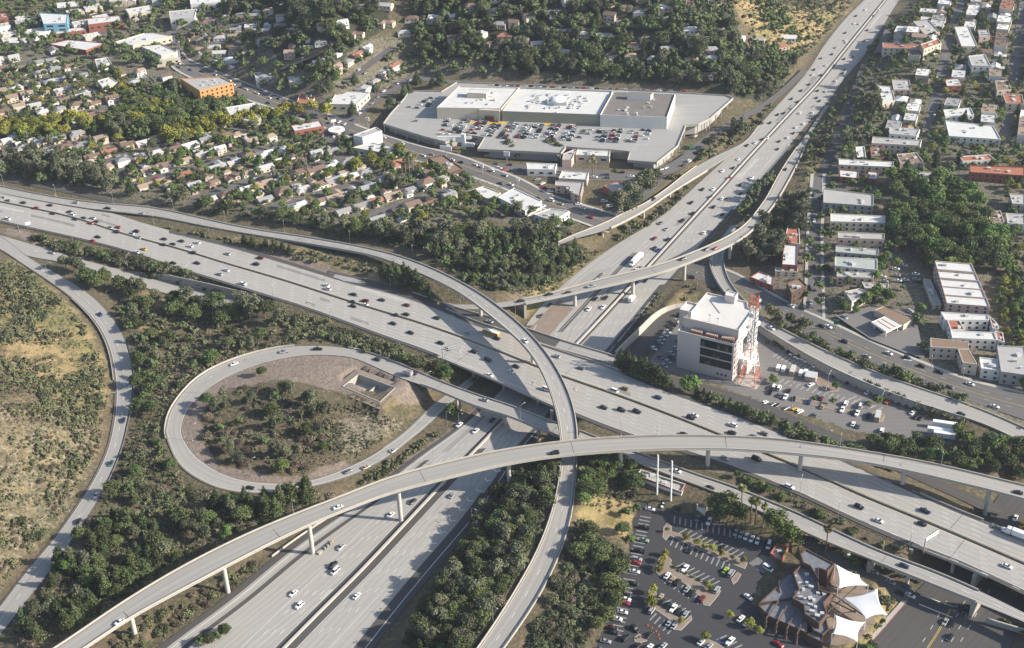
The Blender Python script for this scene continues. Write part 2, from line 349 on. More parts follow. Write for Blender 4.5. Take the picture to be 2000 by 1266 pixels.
RB['X'] = Ribbon(L134,
    [(-60,420),(0,434),(90,454),(175,473),(262,496),(332,521),(455,559),(535,584),(581,598),(630,615),(700,641),(755,662),(818,683),(874,706),(982,750),(1084,796),(1196,842),(1300,876),(1370,895),(1433,918),(1562,968),(1650,1011),(1755,1057),(1804,1076),(1895,1111),(2000,1162),(2060,1190)], 9.0, sm=6, ext=50.0)
M2 = [(520,1304),(556,1266),(650,1171),(700,1122),(790,1022),(867,943),(954,857),(986,826),(1040,770),(1129,669),(1245,552),(1270,521),(1350,438),(1415,357),(1475,308),(1545,231),(1597,168),(1650,98),(1723,0),(1765,-60)]
M2 = [(520,1304),(556,1266),(650,1171),(700,1122),(790,1026),(867,944),(954,854),(1040,763),(1132,667),(1200,594),(1262,526),(1350,430),(1415,360),(1475,294),(1545,219),(1597,164),(1650,98),(1723,8),(1765,-44)]
RB['Q'] = Ribbon([(262,1304),(304,1266),(434,1172),(518,1102),(595,1045),(700,976),(765,925),(814,888),(874,848),(930,800),(985,740),(1024,640),(1087,568),(1150,515),(1210,474),(1290,424),(1370,353),(1447,283),(1489,238),(1573,145),(1608,91),(1650,38),(1688,0),(1725,-40)], M2, 0.0, sm=6, ext=50.0)
RB['V'] = Ribbon(M2,
    [(700,1304),(730,1266),(783,1197),(860,1102),(940,1008),(996,927),(1035,868),(1085,815),(1140,755),(1199,690),(1245,634),(1315,546),(1380,474),(1436,410),(1496,340),(1530,300),(1559,262),(1615,200),(1650,152),(1685,112),(1720,58),(1755,0),(1790,-50)], 0.0, sm=6, ext=50.0)
# streets that matter near the interchange
RB['S1'] = Ribbon([(1340,512),(1380,520),(1426,530),(1517,582),(1566,607),(1636,638),(1702,670),(1755,692),(1807,712),(1895,746),(2000,770),(2060,784)],
    [(1340,535),(1380,552),(1440,582),(1496,612),(1566,653),(1667,697),(1755,734),(1825,760),(1930,796),(2000,820),(2060,840)], [(1340,523,0.5),(1450,560,3),(1560,625,5),(1700,683,6),(2060,812,6)])
RB['S2'] = Ribbon([(1590,340),(1585,400),(1580,470),(1578,540),(1574,605)], [(1606,340),(1604,400),(1602,470),(1604,540),(1606,622)], [(1598,340,6),(1590,610,5.2)])
RB['S3'] = Ribbon([(1650,1302),(1700,1258),(1740,1210),(1785,1160),(1840,1105),(1885,1055),(1925,1005),(1960,955)], [(1960,1302),(1975,1262),(1990,1210),(2000,1160),(2010,1110),(2020,1060),(2030,1010),(2045,960)], 0.2)
RB['S4'] = Ribbon([(1575,1040),(1600,1062),(1640,1082),(1690,1106),(1740,1128),(1785,1150)], [(1560,1058),(1600,1082),(1640,1102),(1680,1126),(1720,1150),(1770,1182)], [(1575,1050,3.5),(1680,1112,1.5),(1780,1165,0.2)])
RB['L1'] = Ribbon([(1150,425),(1218,398),(1280,345),(1321,308),(1400,250),(1470,213),(1520,178),(1570,132)], [(1170,440),(1245,400),(1300,350),(1332,320),(1412,259),(1480,221),(1530,184),(1578,139)], [(1160,432,6),(1250,395,5),(1400,255,4),(1575,135,2)])
RB['M1'] = Ribbon([(1590,345),(1603,325),(1628,268),(1645,224),(1662,180),(1674,147),(1690,110)], [(1612,345),(1625,322),(1648,268),(1660,224),(1676,180),(1686,147),(1700,110)], 6.0)
RB['CB'] = Ribbon([(340,58),(352,100),(372,120),(470,160),(560,195),(650,228),(740,262),(825,288),(900,306),(960,330),(1015,350),(1080,385),(1150,405),(1210,425)],
    [(322,58),(330,105),(345,135),(440,178),(545,214),(640,250),(730,284),(810,312),(880,330),(945,352),(1000,372),(1060,405),(1130,430),(1190,452)], [(340,60,12),(352,120,11),(650,240,8),(825,300,8),(1000,360,8),(1200,438,6)])
RB['CS'] = Ribbon([(955,318),(1040,322),(1150,330),(1260,335),(1310,318),(1345,295)], [(945,332),(1030,342),(1140,352),(1255,352),(1330,332),(1360,305)], 7.0)
RB['VS'] = Ribbon([(615,268),(650,240),(700,200),(740,178),(800,148)], [(650,282),(690,245),(725,210),(765,182),(815,155)], [(630,272,8),(720,200,9),(810,150,12)])
RB['BK'] = Ribbon([(815,148),(900,158),(1100,166),(1300,176),(1440,190)], [(815,156),(900,166),(1100,174),(1300,184),(1440,198)], [(815,152,12),(1440,194,12)])
RB['FR'] = Ribbon([(-30,340),(60,358),(140,372),(250,396),(380,422),(520,446),(640,466)], [(-30,346),(60,364),(140,379),(250,404),(380,430),(520,454),(640,473)], 9.5)
RB['AR'] = Ribbon([(1203,702),(1228,676),(1254,652),(1282,622),(1304,606),(1325,600),(1350,597)], [(1238,718),(1256,700),(1274,678),(1296,645),(1318,622),(1335,610),(1352,606)], [(1215,708,0.8),(1262,655,2.2),(1300,615,3.6),(1350,600,4.5)], sm=3)
BR = {'A': (0.36, 0.80), 'B': (0.0, 1.0), 'C': (0.0, 0.235), 'E': (0.15, 0.80), 'F': (0.40, 0.545), 'G': (0.17, 0.31), 'H': (0.16, 0.62), 'K': (0.665, 0.86), 'D2': (0.9, 1.0)}
BR['E'] = (RB['E'].frac_px(1024, 591), BR['E'][1])
FB = {}
for k_, (a_, b_) in (('W', (868, 1212)), ('X', (868, 1110))):
    xs = [proj(p)[0] for p in RB[k_].C]; f_ = np.linspace(0, 1, RB[k_].n)
    FB[k_] = [(float(np.interp(a_, xs, f_)), float(np.interp(b_, xs, f_))), (float(np.interp(1800, xs, f_)), float(np.interp(1925, xs, f_)))]
# ------------------------------------------------------------------ terrain
CTRL = [(0,560,15),(60,640,17),(0,800,31),(60,850,24),(150,750,8.5),(0,1000,33),(60,1000,17),(130,900,9.5),(0,1120,13),(130,620,10),
 (300,640,5.5),(450,640,4.5),(600,640,7),(330,740,6.5),(280,900,5.5),(200,1000,4.5),(300,1050,3.2),(400,1000,3.2),(480,1080,2),(150,1180,5.5),(50,1280,9),
 (450,800,8.5),(560,770,9.8),(700,760,8.2),(600,850,6.4),(720,830,4.6),(500,880,5.6),(800,770,5.5),(500,475,9.5),(640,510,9.3),(790,550,8.6),
 (860,500,13),(950,500,12),(1050,480,10),(1100,520,6.4),(1000,560,7.6),(1150,500,4.2),(1190,490,2.2),
 (300,380,10.5),(500,420,10.5),(700,450,10.5),(900,440,10.5),(1050,430,9.6),(0,300,11),(300,250,13),(600,250,11),(800,350,9.6),
 (740,240,7),(1000,335,7),(1340,305,7.5),(850,165,13),(1430,190,13),(900,120,22),(1000,60,45),(1100,60,46),(1300,60,60),(1420,20,85),(1500,55,48),(1560,40,28),(1380,120,36),(1480,140,18),
 (700,60,50),(640,30,62),(750,110,28),(560,70,22),(500,80,15),(200,100,12),(0,50,14),(350,30,16),(850,20,60),
 (1700,300,6.5),(1700,500,6.5),(1800,600,6.5),(1950,500,7.5),(1950,300,8.5),(1770,70,16),(1745,72,24),(1720,120,9),(1900,100,14),(2000,20,22),
 (1500,720,4.4),(1650,800,4.4),(1800,850,4.4),(1330,660,3.4),(1345,720,4.4),(1560,760,4.4),
 (900,1100,5),(1000,1050,6.5),(850,1220,4),(1040,960,6.5),(1150,1000,7),(1180,1100,6),(1100,1220,6),(1220,960,5),(1300,1050,3),(1400,1150,3),(1500,1000,3.6),(1600,1200,2.6),(1250,1240,3),(1800,1230,0.3),(1900,1200,0.3),(1700,1180,1.5)]
GX = np.unique(np.round(np.concatenate([np.arange(-300, 301, 3.0), np.arange(300, 720, 5.0), -np.arange(300, 720, 5.0), [800, 950, 1200, 1700, 2400, 3600, 5500, -800, -950, -1200, -1700, -2400, -3600, -5500]]), 3))
GY = np.unique(np.round(np.concatenate([np.arange(390, 860, 3.0), np.arange(860, 1200, 4.5), np.arange(1200, 1700, 10.0), [-900, -400, -100, 60, 180, 280, 340, 370, 1850, 2050, 2400, 3000, 4200, 6500]]), 3))
XX, YY = np.meshgrid(GX, GY)
cp = [P(*c) for c in CTRL]
for k_, rb in RB.items():
    if k_ == 'B': continue
    st = max(1, int(45 / (rb.len / rb.n)))
    b0, b1 = BR.get(k_, (2, 2))
    for i in range(0, rb.n, st):
        f = i / (rb.n - 1)
        if b0 <= f <= b1 or any(a - .03 <= f <= b + .03 for a, b in FB.get(k_, [])): continue
        cp.append(rb.C[i])
cp = np.array(cp)
keep = []
for i, p in enumerate(cp):
    if all((p[0] - cp[j][0]) ** 2 + (p[1] - cp[j][1]) ** 2 > 64 for j in keep): keep.append(i)
cp = cp[keep]
for X_, Y_, Z_ in ((-1500,300,30),(-1500,1500,20),(1500,300,10),(1500,1500,30),(0,-300,4),(0,3500,120),(-2500,3500,80),(2500,3500,60),(-600,250,25),(600,250,0),(0,220,2)): cp = np.vstack([cp, [X_, Y_, Z_]])
D_ = np.hypot(cp[:, None, 0] - cp[None, :, 0], cp[:, None, 1] - cp[None, :, 1])
sol = np.linalg.solve(D_ + np.eye(len(cp)) * 3.0, cp[:, 2] - 6.0)
ZZ = np.full(XX.shape, 6.0)
for k in range(len(cp)): ZZ += sol[k] * np.hypot(XX - cp[k, 0], YY - cp[k, 1])
# gentle natural relief away from the roads
def vnoise(X, Y, sc, seed):
    r = np.random.default_rng(seed); T = r.random((64, 64)); x = X / sc; y = Y / sc; i = np.floor(x).astype(int); j = np.floor(y).astype(int); u = x - i; v = y - j
    u = u * u * (3 - 2 * u); v = v * v * (3 - 2 * v); g = lambda a, b: T[a % 64, b % 64]
    return (g(i, j) * (1 - u) + g(i + 1, j) * u) * (1 - v) + (g(i, j + 1) * (1 - u) + g(i + 1, j + 1) * u) * v
ZZ += (vnoise(XX, YY, 22, 1) - 0.5) * 1.6 + (vnoise(XX, YY, 9, 2) - 0.5) * 0.7
def conform(rb, f0, f1, slope=0.55, below=0.3, marg=2.2, reach=150.0):
    """grade the ground to a road: cut and fill slopes at the sides"""
    global ZZ
    i0, i1 = int(math.ceil(f0 * (rb.n - 1))), int(f1 * (rb.n - 1)); ids = np.arange(i0, i1 + 1)
    if len(ids) < 2: return
    C, hw = rb.C[ids], rb.w[ids] / 2 + marg
    m = (XX > C[:, 0].min() - reach) & (XX < C[:, 0].max() + reach) & (YY > C[:, 1].min() - reach) & (YY < C[:, 1].max() + reach)
    x, y = XX[m], YY[m]; bd = np.full(x.shape, 1e9); bz = np.zeros(x.shape)
    for a, b, h0, h1 in zip(C[:-1], C[1:], hw[:-1], hw[1:]):
        dx, dy = b[0] - a[0], b[1] - a[1]; l2 = dx * dx + dy * dy + 1e-9
        t = np.clip(((x - a[0]) * dx + (y - a[1]) * dy) / l2, 0, 1)
        d = np.hypot(x - a[0] - dx * t, y - a[1] - dy * t) - (h0 + (h1 - h0) * t)
        u = d < bd; bd[u] = d[u]; bz[u] = (a[2] + (b[2] - a[2]) * t)[u]
    bd = np.maximum(bd, 0); z = ZZ[m]; tgt = bz - below
    lo, hi = tgt - bd * slope, tgt + bd * slope; near = bd < reach
    ZZ[m] = np.where(near, np.clip(z, lo, hi), z)
def segs(k):
    cuts = list(FB.get(k, [])) + ([BR[k]] if k in BR else []); cuts.sort(); out = []; a = 0.0
    for c in cuts:
        if c[0] > a: out.append((a, c[0]))
        a = c[1]
    if a < 1: out.append((a, 1.0))
    return out
for k_ in ('FR', 'BK', 'CS', 'VS', 'CB', 'M1', 'L1', 'S2', 'S1', 'A', 'H', 'D', 'E', 'G', 'F', 'C', 'C2', 'K', 'W', 'X'):
    for a_, b_ in segs(k_): conform(RB[k_], a_, b_)
conform(RB['D2'], 0, 0.9, 2.5)
conform(RB['S4'], 0, 1, 1.0, marg=1.0); conform(RB['S3'], 0, 1, 1.2, marg=1.0)
conform(RB['Q'], 0, 1, 0.62); conform(RB['V'], 0, 1, 0.62)
conform(RB['C2'], 0, 1.0, 0.8)
def polymask(poly, z=None, X=None, Y=None):
    X = XX if X is None else X; Y = YY if Y is None else Y
    w = np.array([Gp(*p) if z is None else P(p[0], p[1], z) for p in poly]); ins = np.zeros(X.shape, bool); n = len(w)
    for i in range(n):
        x0, y0 = w[i, :2]; x1, y1 = w[i - 1, :2]
        c = ((y0 > Y) != (y1 > Y)) & (X < (x1 - x0) * (Y - y0) / (y1 - y0 + 1e-12) + x0); ins ^= c
    return ins
def Zt(x, y):
    """ground height"""
    i = int(np.clip(np.searchsorted(GX, x) - 1, 0, len(GX) - 2)); j = int(np.clip(np.searchsorted(GY, y) - 1, 0, len(GY) - 2))
    u = (x - GX[i]) / (GX[i + 1] - GX[i]); v = (y - GY[j]) / (GY[j + 1] - GY[j])
    return float((ZZ[j, i] * (1 - u) + ZZ[j, i + 1] * u) * (1 - v) + (ZZ[j + 1, i] * (1 - u) + ZZ[j + 1, i + 1] * u) * v)
def Zv(x, y):
    i = np.clip(np.searchsorted(GX, x) - 1, 0, len(GX) - 2); j = np.clip(np.searchsorted(GY, y) - 1, 0, len(GY) - 2)
    u = (x - GX[i]) / (GX[i + 1] - GX[i]); v = (y - GY[j]) / (GY[j + 1] - GY[j])
    return (ZZ[j, i] * (1 - u) + ZZ[j, i + 1] * u) * (1 - v) + (ZZ[j + 1, i] * (1 - u) + ZZ[j + 1, i + 1] * u) * v
def Gp(px, py):
    """photo pixel -> point of the ground"""
    lo, hi = P(px, py, 130.0), P(px, py, -3.0); n = 140; prev = None
    for k in range(n + 1):
        p = lo + (hi - lo) * (k / n)
        if p[2] <= Zt(p[0], p[1]):
            a, b = (prev if prev is not None else p), p
            for _ in range(12):
                c = 0.5 * (a + b)
                if c[2] <= Zt(c[0], c[1]): b = c
                else: a = c
            return np.array([b[0], b[1], Zt(b[0], b[1])])
        prev = p
    return hi
def flatten(poly, z, blend=1):
    """level a lot"""
    m = polymask(poly, z)
    ZZ[m] = z
LOTS = {}
LOT_REST = [(1236,975),(1262,982),(1330,996),(1400,1012),(1480,1050),(1560,1080),(1600,1110),(1700,1120),(1745,1165),(1700,1240),(1640,1290),(1120,1290),(1180,1215),(1205,1130),(1228,1050)]
flatten(LOT_REST, 3.0)
LOT_TEL = [(1266,735),(1258,712),(1276,690),(1302,655),(1322,628),(1352,600),(1480,640),(1560,692),(1690,760),(1800,805),(1880,842),(1860,872),(1760,862),(1650,838),(1540,806),(1400,758),(1300,728)]
flatten(LOT_TEL, 4.5)
conform(RB['AR'], 0, 1, 1.2, marg=.6)
flatten([(650,765),(700,715),(795,755),(745,800)], 9.0); flatten([(670,755),(700,732),(771,757),(742,784)], 3.8)
# ------------------------------------------------------------------ ground cover painted by region (what grows or lies there, not light)
ATT = {k: np.zeros(XX.shape) for k in ('dry', 'dirt', 'urban', 'rock', 'lush')}
def region(kind, poly, v=1.0):
    m = polymask(poly); ATT[kind][m] = v
region('dry', [(-80,500),(40,505),(120,570),(180,640),(215,720),(215,800),(120,800),(0,700),(-80,700)], 0.62)
region('dry', [(-80,700),(0,700),(120,800),(215,800),(200,880),(120,1020),(40,1110),(-80,1200)], 0.34)
region('rock', [(-80,790),(60,800),(190,800),(210,830),(185,920),(130,1010),(40,1110),(-80,1200)], 0.40)
region('dry', [(270,560),(330,590),(330,640),(290,700),(260,640)], 0.6)
region('dry', [(310,440),(480,462),(640,492),(760,520),(800,545),(860,580),(930,610),(850,590),(640,530),(420,468)], 0.5)
region('dry', [(1080,520),(1180,485),(1230,500),(1120,560),(1040,600),(1010,600)], 0.65)
region('dirt', [(870,525),(930,560),(1010,600),(1050,560),(1000,540)], 0.4)
region('dry', [(1170,960),(1240,985),(1225,1060),(1130,1030),(1120,1000)], 1.0)
region('dirt', [(330,850),(370,770),(440,720),(540,690),(690,692),(800,740),(830,770),(800,800),(740,770),(680,770),(560,740),(440,760),(395,800),(395,860),(430,910),(560,935),(680,905),(700,915),(560,950),(450,945),(370,900)], 1.0)
region('rock', [(660,820),(700,800),(790,830),(770,850),(700,890),(650,890)], 0.66)
region('dry', [(700,760),(820,740),(850,770),(790,840),(720,800)], 0.3)
region('dirt', [(0,440),(120,470),(250,505),(150,505),(0,456)], 0.9)
region('dirt', [(480,475),(600,505),(760,560),(740,565),(600,530),(480,495)], 0.8)
region('dirt', [(880,835),(940,780),(1010,740),(960,810),(840,905),(700,990),(760,920)], 0.8)
region('dirt', [(1130,845),(1250,885),(1430,945),(1600,1020),(1800,1100),(1780,1075),(1600,1000),(1440,925),(1260,870)], 0.5)
region('dry', [(1360,975),(1440,985),(1560,1050),(1600,1080),(1560,1080),(1460,1040),(1380,1005)], 0.55)
region('dry', [(1700,1130),(1770,1180),(1720,1240),(1700,1290),(1640,1290),(1660,1220)], 0.6)
region('dry', [(1300,590),(1345,560),(1375,590),(1330,640),(1290,680)], 0.7)
region('dry', [(1150,540),(1100,590),(1010,625),(1000,600)], 0.7)
for q in ([(-200,20),(420,20),(600,150),(800,290),(1000,360),(1150,420),(1110,440),(900,435),(700,440),(500,425),(250,390),(-80,330),(-200,300)],
          [(640,90),(760,70),(880,60),(1050,80),(1180,100),(1330,130),(1340,170),(820,150),(700,210),(600,160)],
          [(1660,160),(1720,100),(1800,40),(2200,0),(2200,840),(1980,830),(1720,690),(1520,600),(1490,560),(1560,430),(1620,330)]):
    region('urban', q, 1.0)
region('dry', [(1410,-10),(1440,30),(1470,70),(1520,110),(1560,110),(1620,60),(1690,-10)], 0.62)
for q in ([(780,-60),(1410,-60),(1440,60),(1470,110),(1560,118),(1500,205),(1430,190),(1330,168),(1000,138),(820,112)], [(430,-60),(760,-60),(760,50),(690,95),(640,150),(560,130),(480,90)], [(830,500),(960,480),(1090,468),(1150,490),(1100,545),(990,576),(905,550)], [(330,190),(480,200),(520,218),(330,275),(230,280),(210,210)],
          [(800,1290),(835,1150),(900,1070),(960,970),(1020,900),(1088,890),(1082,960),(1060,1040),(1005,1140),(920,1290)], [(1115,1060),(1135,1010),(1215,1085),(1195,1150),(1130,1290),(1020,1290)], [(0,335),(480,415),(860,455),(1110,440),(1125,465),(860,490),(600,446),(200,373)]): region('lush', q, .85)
region('dry', [(1715,100),(1735,55),(1780,60),(1800,85),(1760,110)], 0.95)
region('dry', [(1560,330),(1590,290),(1600,330),(1585,370),(1560,360)], 0.75)
def blur(a, k=2):
    for _ in range(k):
        b = a.copy(); b[1:-1, 1:-1] = (a[1:-1, 1:-1] * 2 + a[:-2, 1:-1] + a[2:, 1:-1] + a[1:-1, :-2] + a[1:-1, 2:]) / 6; a = b
    return a
m, t, b = nt('ground')
at = lambda n: N(t, 'ShaderNodeAttribute', attribute_name=n).outputs['Fac']
ps = pos(t)
n1 = noise(t, ps, 0.11, 6, 0.7); n2 = noise(t, ps, 0.45, 5, 0.7); n3 = noise(t, ps, 1.6, 3, 0.7); n4 = noise(t, ps, 0.03, 4)
def thr(a, n, soft=0.22):  # region with a ragged natural border
    s = math_(t, 'ADD', a, math_(t, 'MULTIPLY', math_(t, 'SUBTRACT', n, 0.5), 1.5)); r = N(t, 'ShaderNodeMapRange'); t.links.new(s, r.inputs[0])
    r.inputs[1].default_value = 0.5 - soft; r.inputs[2].default_value = 0.5 + soft; return r.outputs[0]
green = ramp(t, n2, [(0.3, (0.04, 0.046, 0.022)), (0.45, (0.075, 0.075, 0.036)), (0.56, (0.13, 0.105, 0.062)), (0.7, (0.22, 0.165, 0.105))])
green = mix(t, math_(t, 'MULTIPLY', ramp(t, n4, [(0.42, 0.0), (0.62, 1.0)]), 0.5), green, (0.16, 0.115, 0.075))
dryc = ramp(t, n1, [(0.3, (0.12, 0.12, 0.042)), (0.42, (0.26, 0.205, 0.085)), (0.55, (0.40, 0.285, 0.14)), (0.72, (0.33, 0.25, 0.14))])
gg = mix(t, ramp(t, n4, [(0.45, 0.0), (0.6, 1.0)]), dryc, (0.165, 0.185, 0.055)); dryc = mix(t, 0.6, dryc, gg); dryc = mix(t, ramp(t, n3, [(0.5, 0.0), (0.66, 0.7)]), dryc, (0.085, 0.085, 0.04))
dirtc = ramp(t, n2, [(0.3, (0.15, 0.118, 0.095)), (0.55, (0.235, 0.188, 0.152)), (0.75, (0.30, 0.25, 0.205))])
rockc = ramp(t, n2, [(0.3, (0.10, 0.09, 0.055)), (0.45, (0.24, 0.205, 0.145)), (0.6, (0.36, 0.32, 0.245)), (0.72, (0.44, 0.405, 0.33))])
rockc = mix(t, ramp(t, n3, [(0.45, 0.0), (0.6, 0.75)]), rockc, (0.075, 0.072, 0.036))

urbc = ramp(t, n2, [(0.3, (0.05, 0.065, 0.026)), (0.45, (0.10, 0.095, 0.06)), (0.56, (0.21, 0.18, 0.14)), (0.68, (0.085, 0.10, 0.042))])
c = mix(t, thr(at('dry'), n1), green, dryc); c = mix(t, thr(at('dirt'), n1, 0.12), c, dirtc)
c = mix(t, math_(t, 'MULTIPLY', thr(at('rock'), n2), 0.9), c, rockc); c = mix(t, thr(at('urban'), n1, 0.1), c, urbc)
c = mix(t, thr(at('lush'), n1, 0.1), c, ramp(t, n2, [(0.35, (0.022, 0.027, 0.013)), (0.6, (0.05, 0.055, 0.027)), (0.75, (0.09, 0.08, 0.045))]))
t.links.new(c, b.inputs['Base Color']); b.inputs['Roughness'].default_value = 1.0
bp = N(t, 'ShaderNodeBump'); bp.inputs['Strength'].default_value = 0.9; bp.inputs['Distance'].default_value = 0.8; t.links.new(math_(t, 'ADD', n2, math_(t, 'MULTIPLY', n3, 0.5)), bp.inputs['Height']); t.links.new(bp.outputs[0], b.inputs['Normal'])
ny, nx = XX.shape
V = np.stack([XX.ravel(), YY.ravel(), ZZ.ravel()], 1); idx = np.arange(nx * ny).reshape(ny, nx)
F = np.stack([idx[:-1, :-1], idx[:-1, 1:], idx[1:, 1:], idx[1:, :-1]], -1).reshape(-1, 4)
me = np_mesh('ground', V, F, m, smooth=True)
for k, a in ATT.items():
    l = me.attributes.new(k, 'FLOAT', 'POINT'); l.data.foreach_set('value', blur(a).astype(np.float32).ravel())
struct(link('ground', me))

# ------------------------------------------------------------------ carriageways and ramps lying on the ground
def surf(name, rb, mat, f0=0.0, f1=1.0, dz=0.0):
    mb = MB(); strip(mb, rb, 'L', 0, 'R', 0, f0, f1, dz); return struct(mb.build(name, mat))
def on(name, rb, mat, *bands, dz=0.03):
    mb = MB()
    for r0, d0, r1, d1, f0, f1 in bands: strip(mb, rb, r0, d0, r1, d1, f0, f1, dz)
    return struct(mb.build(name, mat))
fx = lambda k, px: float(np.interp(px, [proj(p)[0] for p in RB[k].C], np.linspace(0, 1, RB[k].n)))
surf('freeway_carriageway', RB['W'], M_CONC); surf('freeway_carriageway', RB['X'], M_CONC)
surf('freeway_carriageway', RB['Q'], M_CONC); surf('freeway_carriageway', RB['V'], M_CONC)
on('asphalt_shoulder', RB['W'], M_ASPH, ('R', -1.7, 'R', 0, 0, 1), ('L', 0, 'L', 4.6, fx('W', 330), fx('W', 960)), ('L', 0, 'L', 2.2, fx('W', 1220), 1))
on('asphalt_shoulder', RB['X'], M_ASPH, ('L', 0, 'L', 1.5, 0, 1), ('R', -3.0, 'R', 0, 0, fx('X', 860)), ('R', -3.2, 'R', 0, fx('X', 1110), 1))
on('asphalt_shoulder', RB['Q'], M_ASPH, ('R', -4.2, 'R', 0, 0, fx('Q', 950)), ('R', -2.6, 'R', 0, fx('Q', 1100), 1), ('R', -20.6, 'R', -17.4, RB['Q'].frac_px(1030, 640), RB['Q'].frac_px(1200, 485)))
on('asphalt_shoulder', RB['V'], M_ASPH, ('L', 0, 'L', 5.0, 0, fx('V', 985)), ('L', 0, 'L', 2.6, fx('V', 1100), 1), ('R', -3.4, 'R', 0, fx('V', 1190), fx('V', 1400)))
dm = MB(); dm.face([P(x, y, 9.25) for x, y in ((655,536),(690,543),(718,552),(700,553),(672,549),(650,541))]); struct(dm.build('concrete_ditch', M_DECKLOT))
M_PL = road_mat('patched_concrete_pale', (0.50, 0.485, 0.45), (0.3, 0.285, 0.26), .5); M_PD = road_mat('patched_concrete_dark', (0.27, 0.255, 0.23), (0.15, 0.14, 0.125), .5); rp = random.Random(11)
for k in range(44):   # relaid slabs
    k_ = 'WXQV'[k % 4]; rb = RB[k_]; f = rp.uniform(.02, .97); d = 3 + 3.6 * rp.randrange(5); l = rp.choice([8, 14, 22, 40]) / rb.len; ref = 'L' if k_ in 'XV' else 'R'; sg = 1 if ref == 'L' else -1; d0, d1 = sorted((sg * d, sg * (d + 3.5))); on('pavement_patch', rb, M_PL if k % 3 == 0 else M_PD, (ref, d0, ref, d1, f, min(1, f + l)), dz=.012)
# lane lines
lm = MB()
for k_, ref, ds in (('W', 'R', [-2.3 - 3.55 * i for i in range(0, 6)]), ('X', 'L', [2.0 + 3.55 * i for i in range(0, 6)])):
    for i, d in enumerate(ds):
        if i in (0,): line(lm, RB[k_], ref, d)
        else: dashes(lm, RB[k_], ref, d)
dashes(lm, RB['X'], 'R', -3.4, on=20, off=0.1); 
for k_, ref, ds in (('Q', 'R', [-4.6 - 3.66 * i for i in range(0, 5)]), ('V', 'L', [5.3 + 3.66 * i for i in range(0, 5)])):
    for i, d in enumerate(ds):
        if i in (0, 4): line(lm, RB[k_], ref, d)
        else: dashes(lm, RB[k_], ref, d)
for k_ in ('D', 'C', 'C2', 'G', 'K', 'A', 'H'):
    line(lm, RB[k_], 'L', 1.6); line(lm, RB[k_], 'R', -1.2)
    if k_ in 'DAK': dashes(lm, RB[k_], 'C', 0.2)
struct(lm.build('lane_markings', M_PAINT))
ly = MB(); line(ly, RB['W'], 'R', -2.0, w=0.18); line(ly, RB['X'], 'L', 1.6, w=0.18)
for d in (-0.2, 0.2): line(ly, RB['S1'], 'C', d, w=0.14); line(ly, RB['CB'], 'C', d, w=0.2)
struct(ly.build('yellow_lines', M_PAINTY))
surf('ramp_road', RB['D'], M_RAMPC); surf('ramp_road', RB['D2'], M_RAMPC, dz=.012)
for k_, a_, b_ in (('A', 0, BR['A'][0]), ('A', BR['A'][1], 1), ('C', BR['C'][1], 1), ('C2', 0, 1), ('E', 0, BR['E'][0]), ('E', BR['E'][1], 1), ('G', 0, BR['G'][0]), ('G', BR['G'][1], 1), ('H', 0, BR['H'][0]), ('H', BR['H'][1], 1), ('K', 0, BR['K'][0]), ('K', BR['K'][1], 1)):
    surf('ramp_road', RB[k_], M_RAMPC, a_, b_, 0.012 if k_ in 'AHE' else 0.006 if k_ == 'C2' else 0.0)
surf('ramp_road', RB['F'], M_ASPH, 0, BR['F'][0], 0.02); surf('ramp_road', RB['F'], M_ASPH, BR['F'][1], 1)
on('asphalt_shoulder', RB['D'], M_ASPH, ('L', 0, 'L', 1.2, 0, 1), ('R', -1.4, 'R', 0, 0, 1))
for k_ in ('AR', 'S1', 'S2', 'S3', 'S4', 'L1', 'M1', 'CB', 'CS', 'VS', 'BK', 'FR'): surf('street', RB[k_], M_ASPH if k_ in ('S3', 'FR', 'M1', 'AR') else M_STREET, dz=0.0 if k_ in ('S1', 'S3', 'CB') else -0.02)

